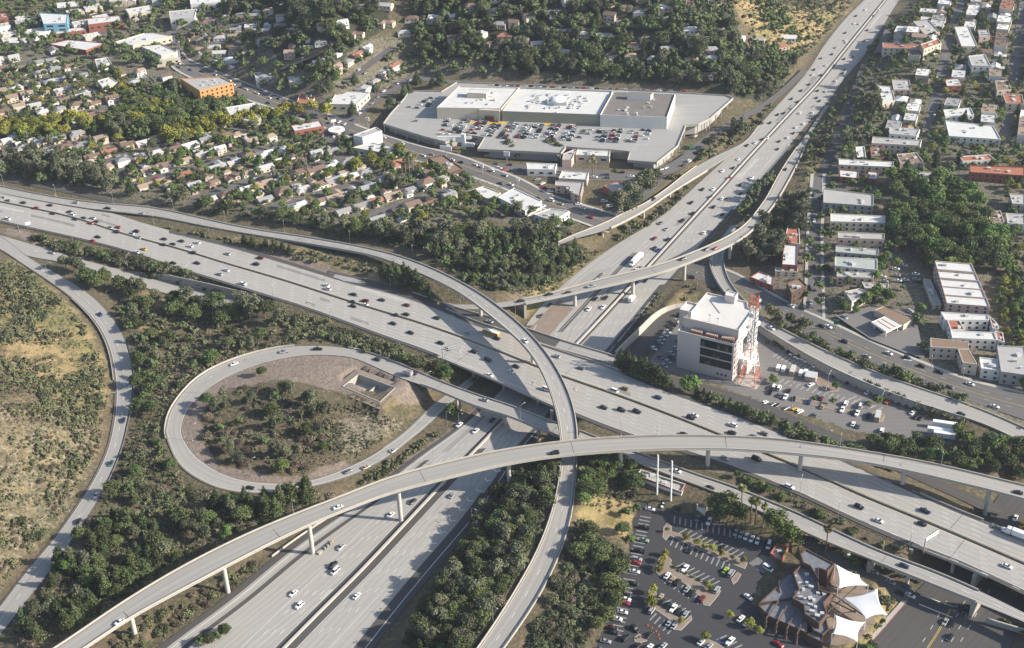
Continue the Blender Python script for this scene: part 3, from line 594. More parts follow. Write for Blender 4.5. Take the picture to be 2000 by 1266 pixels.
# ------------------------------------------------------------------ bridges and flyovers
M_GUT = road_mat('dirty_gutter', (0.185, 0.155, 0.12), (0.11, 0.09, 0.07), .6)
for k_, a_, b_ in (('A', 0, BR['A'][0]), ('A', BR['A'][1], 1), ('C', BR['C'][1], 1), ('D', 0, 1), ('G', BR['G'][1], 1), ('K', 0, BR['K'][0]), ('H', 0, BR['H'][0])): on('road_gutter', RB[k_], M_GUT, ('L', .1, 'L', .8, a_, b_), ('R', -.8, 'R', -.1, a_, b_), dz=.045)
def bridge(name, label, rb, f0, f1, depth, cols, surfmat, cat='bridge', barriers=(('L', 0.15), ('R', -0.15)), cr=1.1, cbase=None, dash=False, abut=(), bh=0.9):
    t = empty(name, rb.at(0.5 * (f0 + f1))); tag(t, label, cat); o = np.array(t.location)
    inv = lambda mb: setattr(mb, 'v', [(p[0] - o[0], p[1] - o[1], p[2] - o[2]) for p in mb.v])
    def add(nm, mb, mt):
        inv(mb); return mb.build(nm, mt, t)
    g = MB(); girder(g, rb, f0, f1, depth); add('girder', g, M_GIRD)
    s = MB(); strip(s, rb, 'L', -0.35, 'R', 0.35, f0, f1, 0.02); add('road_surface', s, surfmat)
    for ref, d, d2 in (('L', .35, 1.0), ('R', -1.05, -.35)):
        w = MB(); strip(w, rb, ref, d, ref, d2, f0, f1, .035); add('gutter', w, M_GUT)
    for ref, d in barriers:
        w = MB(); wall_along(w, rb, ref, d, 0.4, bh, f0, f1); add('barrier', w, M_BARR)
    for c in cols:
        f, d = (c, 0.0) if not isinstance(c, tuple) else c
        p = rb.at(f, d); z0 = Zt(p[0], p[1]) if cbase is None else cbase; z1 = p[2] - depth
        if z1 - z0 < 1.0: continue
        w = MB(); w.tube((p[0], p[1], z0 - 1), (p[0], p[1], z1 - 2.2), cr, cr, 16, False); w.tube((p[0], p[1], z1 - 2.2), (p[0], p[1], z1 + 0.05), cr, cr * 1.5, 16, True); add('column', w, M_COLC)
    for f in abut:
        p = rb.at(f); a = rb.dir(f); w = MB(); z0 = Zt(p[0], p[1]) - 4; w.box((p[0], p[1], z0), (1.6, rb.at(f, 0, 'R')[0] * 0 + float(np.interp(f, np.linspace(0, 1, rb.n), rb.w)) + 1.0, p[2] - 0.86 - z0), a); add('abutment', w, M_WALL)
    for f in np.arange(f0 + 0.02, f1, 76.0 / rb.len):
        j = MB(); a = rb.dir(f); p = rb.at(f, 0, 'C', 0.03); w_ = float(np.interp(f, np.linspace(0, 1, rb.n), rb.w)); j.box((p[0], p[1], p[2]), (0.22, w_ - 0.8, 0.012), a)
        if len(t.children) < 90: add('expansion_joint', j, M_ASPD)
    return t
cpx = lambda k, *pp: [RB[k].frac_px(*p) for p in pp]
bridge('flyover_ramp', 'long curved concrete flyover crossing the lower half of the photo above everything else', RB['B'], 0, 1, 2.0,
       cpx('B', (258, 1196), (432, 1088), (602, 1012), (776, 944), (993, 893), (1212, 867), (1384, 864), (1566, 878), (1768, 905), (1935, 945)), M_RAMPC, 'flyover')
bridge('flyover_ramp', 'concrete flyover curving over the wide freeway and down beneath the long flyover', RB['A'], BR['A'][0], BR['A'][1], 2.0,
       cpx('A', (822, 523), (935, 588), (1040, 676)) + cpx('A', (1108, 800)), M_RAMPC, 'flyover', abut=(BR['A'][0], BR['A'][1]))
bridge('ramp_bridge', 'slender concrete bridge curving across the northern freeway above its traffic', RB['E'], BR['E'][0], BR['E'][1], 1.8,
       cpx('E', (1122, 566), (1235, 538), (1337, 508), (1424, 468), (1484, 415)), M_RAMPC, 'bridge', abut=(BR['E'][0],))
bridge('ramp_bridge', 'straight concrete bridge from the loop ramp crossing the lower freeway below the flyover', RB['C'], BR['C'][0], BR['C'][1], 1.6,
       [(f, d) for f in cpx('C', (896, 768), (984, 800), (1050, 826)) for d in (-2.5, 2.5)], M_RAMPC, 'bridge', abut=(BR['C'][1],), cr=0.7)
bridge('road_bridge', 'narrow concrete bridge beside the wide freeway deck just above the school bus', RB['F'], BR['F'][0], BR['F'][1], 1.6, cpx('F', (1080, 672), (1150, 690)), M_RAMPC, 'bridge', cr=0.8)
bridge('ramp_bridge', 'short curving ramp bridge behind the pale office block with the mast', RB['G'], BR['G'][0], BR['G'][1], 1.5, cpx('G', (1404, 540), (1430, 575)), M_RAMPC, 'bridge', cr=0.8)
bridge('ramp_bridge', 'pale ramp bridge rising between the shopping centre and the northern freeway', RB['H'], BR['H'][0], BR['H'][1], 1.5, cpx('H', (1178, 446), (1258, 406), (1310, 372)), M_RAMPC, 'bridge', cr=0.8)
bridge('ramp_bridge', 'two lane ramp bridge over the street beside the building with white sails', RB['K'], BR['K'][0], BR['K'][1], 1.5, cpx('K', (1775, 1112),), M_RAMPC, 'bridge', cr=0.9, abut=(BR['K'][0], BR['K'][1]))
for k_, lb in (('W', 'far half of the wide freeway deck spanning the lower freeway'), ('X', 'near half of the wide freeway deck spanning the lower freeway')):
    for q, (a_, b_) in enumerate(FB[k_]):
        fr = [a_ + (b_ - a_) * u for u in ((0.25, 0.5, 0.78) if q == 0 else (0.5,))]
        bridge('overpass_bridge', lb if q == 0 else lb.replace('spanning the lower freeway', 'over the street with the red kerb'), RB[k_], a_, b_, 1.7, [(f, d) for f in fr for d in (-7, 0, 7)], M_CONC, 'overpass',
               barriers=((('L', -0.1),) if k_ == 'W' else (('R', 0.1),)), cr=0.8, cbase=0.0, abut=(a_, b_))
# ------------------------------------------------------------------ labels: each thing is singled out among its look-alikes by its order along its row
ORD = 'first second third fourth fifth sixth seventh eighth ninth tenth eleventh twelfth thirteenth fourteenth fifteenth sixteenth seventeenth eighteenth nineteenth'.split()
TENS = {2: ('twentieth', 'twenty'), 3: ('thirtieth', 'thirty'), 4: ('fortieth', 'forty'), 5: ('fiftieth', 'fifty'), 6: ('sixtieth', 'sixty'), 7: ('seventieth', 'seventy'), 8: ('eightieth', 'eighty'), 9: ('ninetieth', 'ninety')}
def ordinal(n):
    if n <= 19: return ORD[n - 1]
    if n < 100: return TENS[n // 10][0] if n % 10 == 0 else TENS[n // 10][1] + '-' + ORD[n % 10 - 1]
    return 'hundred-and-' + ordinal(n - 100) if n > 100 else 'hundredth'
LAB = []
def named(o, look, where, end, key, cat, group):
    """look: colour + kind, where: place, end: from which end the row is counted, key: order along it"""
    LAB.append((o, look, where, end, key)); o['category'] = cat; o['group'] = group
def finish_labels():
    by = {}
    for r in LAB: by.setdefault((r[1], r[2]), []).append(r)
    short = lambda s: s.replace(' of the ', ' of ').replace(' by the ', ' by ').replace(' and the ', ' and ').replace(' between the ', ' between ').replace('two-lane ', '')
    for (look, where), v in by.items():
        v.sort(key=lambda r: r[4])
        for i, r in enumerate(v):
            r[0]['label'] = f'{look} {where}' if len(v) == 1 else f'{look} {where}, {ordinal(i + 1)} {r[3]}'
            w = lambda: len(r[0]['label'].replace('-', ' ').split())
            if w() > 16: r[0]['label'] = short(r[0]['label'])
            if w() > 16: r[0]['label'] = ' '.join(x for i2, x in enumerate(r[0]['label'].split()) if x != 'the')
            if w() > 16: print('LONG', r[0]['label'])

# ------------------------------------------------------------------ occupancy, so that trees and houses keep off roads and roofs
OX0, OY0, OS = -800.0, 360.0, 1.5
OCC = np.zeros((960, 1070), np.uint8)
def occ_idx(x, y): return int((y - OY0) / OS), int((x - OX0) / OS)
def occ_poly(pts, grow=0.0):
    p = np.array([q[:2] for q in pts], float)
    if grow: c = p.mean(0); d = p - c; p = c + d * (1 + grow / np.maximum(np.linalg.norm(d, axis=1), 1))[:, None]
    i0 = max(0, int((p[:, 1].min() - OY0) / OS)); i1 = min(959, int((p[:, 1].max() - OY0) / OS) + 1)
    j0 = max(0, int((p[:, 0].min() - OX0) / OS)); j1 = min(1069, int((p[:, 0].max() - OX0) / OS) + 1)
    if i1 <= i0 or j1 <= j0: return
    yy, xx = np.mgrid[i0:i1 + 1, j0:j1 + 1]; X = OX0 + xx * OS + 1; Y = OY0 + yy * OS + 1; ins = np.zeros(X.shape, bool)
    for k in range(len(p)):
        x0, y0 = p[k]; x1, y1 = p[k - 1]
        ins ^= ((y0 > Y) != (y1 > Y)) & (X < (x1 - x0) * (Y - y0) / (y1 - y0 + 1e-12) + x0)
    OCC[i0:i1 + 1, j0:j1 + 1][ins] = 1
for k_, rb in RB.items():
    if k_ == 'B': continue
    g_ = 2.2
    for i in range(rb.n - 1):
        f = i / (rb.n - 1); b0, b1 = BR.get(k_, (2, 2))
        if k_ in 'AE' and b0 + 0.05 < f < b1 - 0.1: continue
        occ_poly([rb.L[i] - rb.a[i] * g_, rb.L[i + 1] - rb.a[i + 1] * g_, rb.R[i + 1] + rb.a[i + 1] * g_, rb.R[i] + rb.a[i] * g_])
for lot in (LOT_REST, LOT_TEL): occ_poly([P(p[0], p[1], 4) for p in lot])
def free(x, y, r=0.0):
    i, j = occ_idx(x, y)
    if not (0 <= i < 960 and 0 <= j < 1070): return False
    if r <= 1.5: return not OCC[i, j]
    k = int(r / OS); return not OCC[max(0, i - k):i + k + 1, max(0, j - k):j + k + 1].any()
# ------------------------------------------------------------------ plants
def leaf_mat(name, dark, light, warm, rough=0.75):
    m, t, b = nt(name); oi = N(t, 'ShaderNodeObjectInfo'); B = 1.38
    dark, light, warm = (tuple(x * B for x in q) for q in (dark, light, warm))
    n = noise(t, pos(t), 0.8, 3); g = noise(t, pos(t), 0.07, 2)
    c = mix(t, ramp(t, n, [(0.32, 0.0), (0.68, 1.0)]), dark, light)
    r2 = math_(t, 'FRACT', math_(t, 'MULTIPLY', oi.outputs['Random'], 7.31))
    c = mix(t, math_(t, 'MULTIPLY', oi.outputs['Random'], 0.45), c, warm)
    c = mix(t, math_(t, 'MULTIPLY', ramp(t, g, [(0.42, 0.0), (0.62, 1.0)]), 0.3), c, warm)
    hs = N(t, 'ShaderNodeHueSaturation'); t.links.new(c, hs.inputs['Color']); t.links.new(math_(t, 'ADD', math_(t, 'MULTIPLY', r2, 0.8), 0.52), hs.inputs['Value'])
    t.links.new(math_(t, 'ADD', math_(t, 'MULTIPLY', math_(t, 'FRACT', math_(t, 'MULTIPLY', r2, 5.7)), 0.045), 0.478), hs.inputs['Hue'])
    t.links.new(hs.outputs[0], b.inputs['Base Color']); b.inputs['Roughness'].default_value = rough
    b.inputs['Specular IOR Level'].default_value = 0.25
    return m
LEAF = {
 'oak': leaf_mat('oak_leaves', (0.032, 0.048, 0.017), (0.074, 0.1, 0.034), (0.075, 0.088, 0.032)),
 'eucalyptus': leaf_mat('eucalyptus_leaves', (0.05, 0.062, 0.034), (0.11, 0.122, 0.066), (0.098, 0.096, 0.06)),
 'pine': leaf_mat('pine_needles', (0.026, 0.04, 0.018), (0.065, 0.088, 0.036), (0.07, 0.085, 0.03)),
 'plane': leaf_mat('bright_leaves', (0.11, 0.115, 0.022), (0.23, 0.22, 0.04), (0.17, 0.18, 0.035)),
 'ficus': leaf_mat('fresh_leaves', (0.045, 0.072, 0.02), (0.1, 0.15, 0.038), (0.09, 0.125, 0.035)),
 'shrub': leaf_mat('shrub_leaves', (0.04, 0.05, 0.024), (0.09, 0.104, 0.048), (0.09, 0.086, 0.05)),
 'scrub': leaf_mat('dry_scrub_twigs', (0.075, 0.064, 0.046), (0.16, 0.138, 0.1), (0.13, 0.1, 0.07)),
 'palm': leaf_mat('palm_fronds', (0.045, 0.06, 0.02), (0.12, 0.13, 0.045), (0.13, 0.11, 0.05))}
M_BARK = plain('bark', (0.15, 0.115, 0.085), 0.95, var=0.3, scale=2.0)
M_BARKP = plain('palm_bark', (0.2, 0.165, 0.125), 0.95, var=0.3, scale=3.0)
def leaf_cloud(lobes, n, size, r, flat=0.6):
    """leaf-sized faces through the volume of several lobes, thicker towards the skin"""
    c = np.array([l[:3] for l in lobes]); rad = np.array([l[3:6] for l in lobes]); w = rad.prod(1) ** 0.66; w /= w.sum()
    k = r.choice(len(lobes), n, p=w); d = r.normal(size=(n, 3)); d /= np.linalg.norm(d, axis=1)[:, None]
    d[:, 2] = np.where(d[:, 2] < -0.35, -d[:, 2] * 0.6, d[:, 2])
    q = c[k] + d * rad[k] * (0.5 + 0.68 * r.random(n) ** 0.75)[:, None]
    nn = d + r.normal(size=(n, 3)) * flat; nn /= np.linalg.norm(nn, axis=1)[:, None]
    up = np.where(np.abs(nn[:, 2:3]) > 0.9, [[1.0, 0, 0]], [[0, 0, 1.0]]); u = np.cross(nn, up); u /= np.linalg.norm(u, axis=1)[:, None]; v = np.cross(nn, u)
    a = r.random(n) * 6.283; ca, sa = np.cos(a)[:, None], np.sin(a)[:, None]; u, v = u * ca + v * sa, v * ca - u * sa
    s = size * (0.6 + 0.8 * r.random(n))[:, None]; e = 0.75
    V = np.stack([q - u * s - v * s * e * .35, q + u * s * .2 - v * s * e, q + u * s + v * s * e * .3, q - u * s * .25 + v * s * e], 1).reshape(-1, 3)
    return V, np.arange(4 * n).reshape(n, 4)
def core_blobs(lobes, sc=0.66, nu=7, nv=4):
    Vs, Fs, o = [], [], 0
    for l in lobes:
        for j in range(nv + 1):
            th = math.pi * j / nv
            for i in range(nu):
                a = 2 * math.pi * i / nu + j * 0.4; Vs.append((l[0] + l[3] * sc * math.sin(th) * math.cos(a), l[1] + l[4] * sc * math.sin(th) * math.sin(a), l[2] + l[5] * sc * math.cos(th)))
        for j in range(nv):
            for i in range(nu): Fs.append((o + j * nu + i, o + j * nu + (i + 1) % nu, o + (j + 1) * nu + (i + 1) % nu, o + (j + 1) * nu + i))
        o += nu * (nv + 1)
    return np.array(Vs), np.array(Fs)
def lobes_of(kind, r, few=False):
    """unit height tree"""
    L = []
    if kind in ('oak', 'plane', 'ficus'):
        R = {'oak': 0.52, 'plane': 0.42, 'ficus': 0.46}[kind]; n = 3 if few else 9
        L.append((0, 0, 0.6, R * 0.72, R * 0.72, 0.3))
        for i in range(n):
            a = 6.283 * i / n + r.random() * 0.7; q = R * (0.45 + 0.25 * r.random()); s = R * (0.36 + 0.24 * r.random())
            L.append((math.cos(a) * q, math.sin(a) * q, 0.42 + 0.34 * r.random(), s, s, s * 0.85))
        for i in range(1 if few else 3): L.append(((r.random() - .5) * .3, (r.random() - .5) * .3, 0.78 + .08 * r.random(), R * .4, R * .4, .18))
    elif kind == 'eucalyptus':
        n = 4 if few else 9
        for i in range(n):
            z = 0.38 + 0.54 * (i + r.random() * 0.7) / n; a = r.random() * 6.283; q = 0.25 * r.random() + 0.05; s = 0.12 + 0.1 * r.random()
            L.append((math.cos(a) * q, math.sin(a) * q, z, s, s, s * 1.0))
        L.append((0, 0, 0.62, 0.18, 0.18, 0.26))
    elif kind == 'pine':
        n = 4 if few else 8; T = 0.27 + 0.05 * r.random()
        for i in range(n):
            z = 0.2 + 0.74 * i / (n - 1); s = T * (1 - 0.84 * i / (n - 1)) + 0.025; a = r.random() * 6.283; q = s * 0.22
            L.append((math.cos(a) * q, math.sin(a) * q, z, s, s, 0.12))
            if not few and i < n - 2:
                for k in range(3):
                    a = r.random() * 6.283; L.append((math.cos(a) * s * .75, math.sin(a) * s * .75, z - 0.03 * r.random(), s * .42, s * .42, 0.08))
    else:
        n = 3 if few else 6
        for i in range(n):
            a = 6.283 * i / n + r.random(); q = 0.3 + 0.3 * r.random(); s = 0.35 + 0.25 * r.random()
            L.append((math.cos(a) * q, math.sin(a) * q, 0.3 + .2 * r.random(), s, s, 0.42))
        L.append((0, 0, 0.5, 0.5, 0.5, 0.46))
    return L
NLEAF = {'oak': 1500, 'plane': 1300, 'ficus': 1300, 'eucalyptus': 1350, 'pine': 1400, 'shrub': 620, 'scrub': 560}
LSIZE = {'oak': 0.043, 'plane': 0.044, 'ficus': 0.044, 'eucalyptus': 0.035, 'pine': 0.032, 'shrub': 0.115, 'scrub': 0.095}
CROWN, TRUNK, MONO, FARV = {}, {}, {}, {}
for kind in NLEAF:
    for vnum in range(4):
        r = np.random.default_rng(100 + vnum * 17 + len(kind)); L = lobes_of(kind, r)
        V, F = leaf_cloud(L, NLEAF[kind], LSIZE[kind], r)
        if kind != 'scrub':
            V2, F2 = core_blobs(L, .5); F = np.vstack([F, F2 + len(V)]); V = np.vstack([V, V2])
        CROWN[kind, vnum] = np_mesh(kind + '_crown', V, F, LEAF[kind])
        mb = MB()
        if kind not in ('shrub', 'scrub'):
            t0 = {'oak': .035, 'plane': .03, 'ficus': .03, 'eucalyptus': .022, 'pine': .022}[kind]; top = 0.86 if kind == 'pine' else 0.5
            mb.tube((0, 0, -0.06), (0.01, 0, 0.25), t0, t0 * .8, 6, False); mb.tube((0.01, 0, 0.25), (0, 0.01, top), t0 * .8, t0 * .25, 6)
            if kind != 'pine':
                for i in range(4):
                    a = r.random() * 6.283; q = L[1 + i]; mb.tube((0.01, 0, 0.22 + .05 * i), (q[0] * .8, q[1] * .8, q[2]), t0 * .5, t0 * .15, 5)
            TRUNK[kind, vnum] = mb.mesh(kind + '_trunk', M_BARK)
        Lf = lobes_of(kind, r, True); V, F = leaf_cloud(Lf, 80 if kind not in ('shrub', 'scrub') else 44, LSIZE[kind] * 2.0, r)
        V2, F2 = core_blobs(Lf, 0.74, 6, 3); FARV[kind, vnum] = (np.vstack([V, V2]), np.vstack([F, F2 + len(V)]))
def palm_meshes():
    out = []
    for vnum in range(2):
        r = np.random.default_rng(50 + vnum); mb = MB()
        for i in range(70):
            a = r.random() * 6.283; el = r.uniform(-0.9, 1.3); d = Vector((math.cos(a) * math.cos(el), math.sin(a) * math.cos(el), math.sin(el))); side = d.cross(Vector((0, 0, 1))).normalized(); p = Vector((0, 0, 1.0)); w = 0.016; l = 0.165
            prev = (p - side * w, p + side * w)
            for k in range(3):
                d = (d + Vector((0, 0, -0.32))).normalized(); p = p + d * l / 3; ww = w * (2.6, 2.2, 0.5)[k]; cur = (p - side * ww, p + side * ww); mb.face([prev[0], prev[1], cur[1], cur[0]]); prev = cur
        cr = mb.mesh('palm_crown', LEAF['palm']); tb = MB(); tb.tube((0, 0, -.03), (0.006, 0, .5), .028, .022, 8, False); tb.tube((0.006, 0, .5), (0, 0, .93), .022, .024, 8); tb.tube((0, 0, .86), (0, 0, 1.0), .036, .045, 8)
        out.append((cr, tb.mesh('palm_trunk', M_BARKP)))
    return out
PALM = palm_meshes()
NAMES = {'oak': ('oak_tree', 'oak tree', 'dark oak'), 'eucalyptus': ('eucalyptus_tree', 'eucalyptus', 'olive eucalyptus'), 'pine': ('pine_tree', 'pine tree', 'dark pine'),
         'plane': ('plane_tree', 'plane tree', 'yellow-green tree'), 'ficus': ('broadleaf_tree', 'broadleaf tree', 'bright broadleaf tree'), 'shrub': ('shrub', 'shrub', 'green shrub'),
         'scrub': ('dry_bush', 'bush', 'brown bush'), 'palm': ('palm_tree', 'palm tree', 'fan palm')}
PLANTS = []   # kind, x, y, z, height, where, end, key, group
def plant(kind, x, y, h, where, end, key, z=None):
    z = Zt(x, y) if z is None else z; PLANTS.append((kind, x, y, z, h, where, end, key))
def inpoly(poly, px, py):
    ins = False; n = len(poly)
    for i in range(n):
        x0, y0 = poly[i]; x1, y1 = poly[i - 1]
        if (y0 > py) != (y1 > py) and px < (x1 - x0) * (py - y0) / (y1 - y0) + x0: ins = not ins
    return ins
def wood(poly, mixk, spacing, where, end, axis=(1, 0), dens=1.0, occ=1.0, clump=0.0):
    """fill a stretch of ground with plants of a given mix; axis = photo direction along which the row is counted"""
    w = np.array([Gp(*p)[:2] for p in poly]); x0, y0 = w.min(0); x1, y1 = w.max(0); r = rng; cell = {}; n = 0
    area = 0.5 * abs(float(np.dot(w[:, 0], np.roll(w[:, 1], 1)) - np.dot(w[:, 1], np.roll(w[:, 0], 1))))
    tries = int(6 * dens * ((x1 - x0) * (y1 - y0)) / spacing ** 2) + 20; ks = list(mixk); pr = np.array([mixk[k][0] for k in ks], float); pr /= pr.sum(); wp = [tuple(q) for q in w]
    want = dens * area / (spacing ** 2) * 0.9
    for _ in range(tries):
        if n >= want: break
        x, y = r.uniform(x0, x1), r.uniform(y0, y1)
        if not inpoly(wp, x, y) or not free(x, y, occ): continue
        if clump and float(vnoise(np.array([x]), np.array([y]), 17, 5)[0] * .6 + vnoise(np.array([x]), np.array([y]), 7, 6)[0] * .4) < clump: continue
        ci, cj = int(x / spacing), int(y / spacing); ok = True
        for a in (-1, 0, 1):
            for b in (-1, 0, 1):
                for q in cell.get((ci + a, cj + b), ()):
                    if (q[0] - x) ** 2 + (q[1] - y) ** 2 < (spacing * 0.72) ** 2: ok = False
        if not ok: continue
        cell.setdefault((ci, cj), []).append((x, y)); k = ks[int(r.choice(len(ks), p=pr))]; h = r.uniform(*mixk[k][1]); pp = proj((x, y, Zt(x, y)))
        plant(k, x, y, h, where, end, pp[0] * axis[0] + pp[1] * axis[1]); n += 1
def tree_at(kind, px, py, h, where, end, key):
    p = Gp(px, py); plant(kind, p[0], p[1], h, where, end, key, p[2])
def build_plants():
    by = {}
    for q in PLANTS: by.setdefault(q[0], []).append(q)
    tot = 0
    for kind, v in by.items():
        def px_size(q):
            x, y = proj((q[1], q[2], q[3])); inside = -15 < x < 2015 and 0 < y < 1285
            return (q[4] * pxm(y)) * (1 if inside else 0.01)
        v.sort(key=lambda q: -px_size(q)); lim = 300 if kind != 'scrub' else 220; nm, cat, look = NAMES[kind]
        for i, q in enumerate(v[:lim]):
            k, x, y, z, h, where, end, key = q; vn = int(rng.integers(4)); rz = float(rng.random() * 6.283)
            if px_size(q) < 1: continue
            if kind in ('shrub', 'scrub'):
                wd = h * float(rng.uniform(0.85, 1.25)); o = link(nm, CROWN[kind, vn], None, (x, y, z - 0.1 * h), rz, (wd, wd, h))
            else:
                o = empty(nm, (x, y, z), rz)
                if kind == 'palm': c_, t_ = PALM[vn % 2]; sx = 1.0
                else: c_, t_ = CROWN[kind, vn], TRUNK[kind, vn]; sx = float(rng.uniform(0.9, 1.15))
                o.scale = (h * sx, h * sx, h); link('trunk', t_, o); link('crown', c_, o)
            named(o, look, where, end, key, cat, {'shrub': 'shrubs on the banks and verges', 'scrub': 'dry bushes on the slopes'}.get(kind, nm.replace('_', ' ') + 's of the valley'))
        rest = v[lim:]
        if rest:
            Vs, Fs, o = [], [], 0
            for q in rest:
                if kind == 'palm': continue
                V, F = FARV[kind, int(rng.integers(4))]; a = rng.random() * 6.283; ca, sa = math.cos(a), math.sin(a); h = q[4]; s = h * rng.uniform(0.9, 1.2)
                Vs.append(np.stack([(V[:, 0] * ca - V[:, 1] * sa) * s + q[1], (V[:, 0] * sa + V[:, 1] * ca) * s + q[2], V[:, 2] * h + q[3]], 1)); Fs.append(F + o); o += len(V)
            if Vs:
                ob = link({'shrub': 'undergrowth', 'scrub': 'dry_undergrowth'}.get(kind, 'distant_' + nm + 's'), np_mesh('far', np.vstack(Vs), np.vstack(Fs), LEAF[kind]))
                tag(ob, {'shrub': 'low green shrubs spread over banks and gardens', 'scrub': 'low dry brush spread over the slopes'}.get(kind, f'{look} trees massed over the far neighbourhoods and hills'), 'vegetation', kind='stuff')
    print('PLANTS', {k: len(v) for k, v in by.items()})
# ------------------------------------------------------------------ buildings
M_GLASS = plain('window_glass', (0.03, 0.04, 0.045), 0.15, var=0.3)
M_ROOFW = plain('white_flat_roof', (0.55, 0.55, 0.53), 0.85, var=0.22, scale=0.22)
M_ROOFG = plain('grey_flat_roof', (0.36, 0.355, 0.34), 0.9, var=0.18, scale=0.12)
M_ROOFD = plain('dark_gravel_roof', (0.165, 0.15, 0.135), 0.95, var=0.3, scale=0.08)
M_ROOFT = plain('clay_tile_roof', (0.34, 0.13, 0.075), 0.85, var=0.25, scale=0.5)
M_ROOFB = plain('brown_shingle_roof', (0.215, 0.145, 0.10), 0.9, var=0.22, scale=0.4)
M_ROOFN = plain('pale_green_roof', (0.33, 0.36, 0.33), 0.9, var=0.15, scale=0.2)
M_STW = plain('white_stucco', (0.66, 0.64, 0.60), 0.9, var=0.06, scale=0.2)
M_STC = plain('cream_stucco', (0.54, 0.48, 0.39), 0.9, var=0.08, scale=0.2)
M_STP = plain('pink_stucco', (0.47, 0.36, 0.31), 0.9, var=0.08, scale=0.2)
M_STG = plain('grey_stucco', (0.34, 0.33, 0.31), 0.9, var=0.1, scale=0.2)
M_STR = plain('brick_red_wall', (0.28, 0.10, 0.07), 0.9, var=0.18, scale=0.4)
M_STO = plain('orange_stucco', (0.55, 0.28, 0.10), 0.9, var=0.1, scale=0.2)
M_STB = plain('brown_shingle_wall', (0.085, 0.05, 0.036), 0.9, var=0.25, scale=0.5)
M_OLIVE = plain('olive_panel', (0.30, 0.29, 0.22), 0.8, var=0.08)
M_HVAC = plain('hvac_metal', (0.52, 0.52, 0.50), 0.6, 0.2, var=0.15)
M_BLUE = plain('blue_panel', (0.22, 0.42, 0.55), 0.7)
M_PURPLE = plain('purple_awning', (0.10, 0.08, 0.22), 0.8)
M_YEL = plain('yellow_paint', (0.62, 0.36, 0.05), 0.7, var=0.15)
M_REDP = plain('red_paint', (0.45, 0.05, 0.035), 0.6)
M_WHITEP = plain('white_paint', (0.74, 0.74, 0.73), 0.5, var=0.05)
def ccw(q):
    a = sum(q[i - 1][0] * q[i][1] - q[i][0] * q[i - 1][1] for i in range(len(q))); return list(q) if a > 0 else list(q)[::-1]
def inset(q, d):
    n = len(q); out = []
    for i in range(n):
        p, a, b = np.array(q[i], float), np.array(q[i - 1], float), np.array(q[(i + 1) % n], float)
        u = (p - a) / np.linalg.norm(p - a); v = (b - p) / np.linalg.norm(b - p); nu, nv = np.array([-u[1], u[0]]), np.array([-v[1], v[0]])
        m = nu + nv; m = m / max(0.3, float(m @ m)) * 2; out.append(tuple(p + m * d))
    return out
def flat(name, label, cat, px, h, wm, rm, par=0.6, units=2, win=None, group=None, z0=None, extra_below=2.0, wmat=None, roof_px=True):
    """flat-roofed building whose roof corners are traced; wall with parapet, roof, rooftop units, windows as parts. win = (rows, width, gap)"""
    c = np.mean(np.array(px, float), 0)
    if z0 is None:
        g = Gp(*c)
        for _ in range(3):
            p = P(c[0], c[1], g[2] + (h if roof_px else 0)); g = np.array([p[0], p[1], Zt(p[0], p[1])])
        z0 = g[2]
    q = ccw([tuple(P(x, y, z0 + (h if roof_px else 0))[:2]) for x, y in px]); ctr = np.mean(np.array(q), 0)
    t = empty(name, (ctr[0], ctr[1], z0)); tag(t, label, cat, group); occ_poly(q, 1.5)
    l = [(x - ctr[0], y - ctr[1]) for x, y in q]; i_ = inset(l, 0.35); n = len(l); w = MB()
    w.prism(l, -extra_below, h, top=False)
    for k in range(n):
        a, b, c2, d2 = l[k], l[(k + 1) % n], i_[(k + 1) % n], i_[k]
        w.face([(*a, h), (*b, h), (*c2, h), (*d2, h)]); w.face([(*d2, h), (*c2, h), (*c2, h - par), (*d2, h - par)])
    w.build('wall', wm, t)
    r = MB(); r.face([(x, y, h - par) for x, y in i_]); r.build('roof', rm, t)
    rr = random.Random(int(abs(ctr[0] * 7 + ctr[1] * 13)))
    for k in range(units):
        a, b = rr.uniform(0.2, 0.8), rr.uniform(0.2, 0.8); e = [np.array(x) for x in i_]
        p = (e[0] * (1 - a) + e[1] * a) * (1 - b) + (e[3 % n] * (1 - a) + e[2] * a) * b; u = MB(); s = rr.uniform(1.4, 2.8)
        u.box((p[0], p[1], h - par - 0.02), (s, s * rr.uniform(.6, 1), rr.uniform(0.8, 1.5)), rr.choice([0, .3, -.3])); u.build('rooftop_unit', M_HVAC, t)
    if win:
        rows, ww, gap = win; made = 0
        for k in range(n):
            a, b = np.array(l[k]), np.array(l[(k + 1) % n]); e = b - a; L = np.linalg.norm(e); e = e / L; nn = np.array([e[1], -e[0]])
            if nn[1] > 0.25 and nn[0] < 0.3 or L < 4: continue
            m = max(1, int((L - 1.5) / (ww + gap)))
            for row in range(rows):
                zc = (row + 0.5) * (h - par) / rows
                for j in range(m):
                    if made >= 40: break
                    p = a + e * (L * (j + 0.5) / m) + nn * 0.02; wb = MB(); hh = min(1.5, (h - par) / rows * 0.5)
                    wb.box((p[0], p[1], zc - hh / 2), (ww, 0.12, hh), math.atan2(e[1], e[0]), True); wb.build('window', wmat or M_GLASS, t); made += 1
    return t
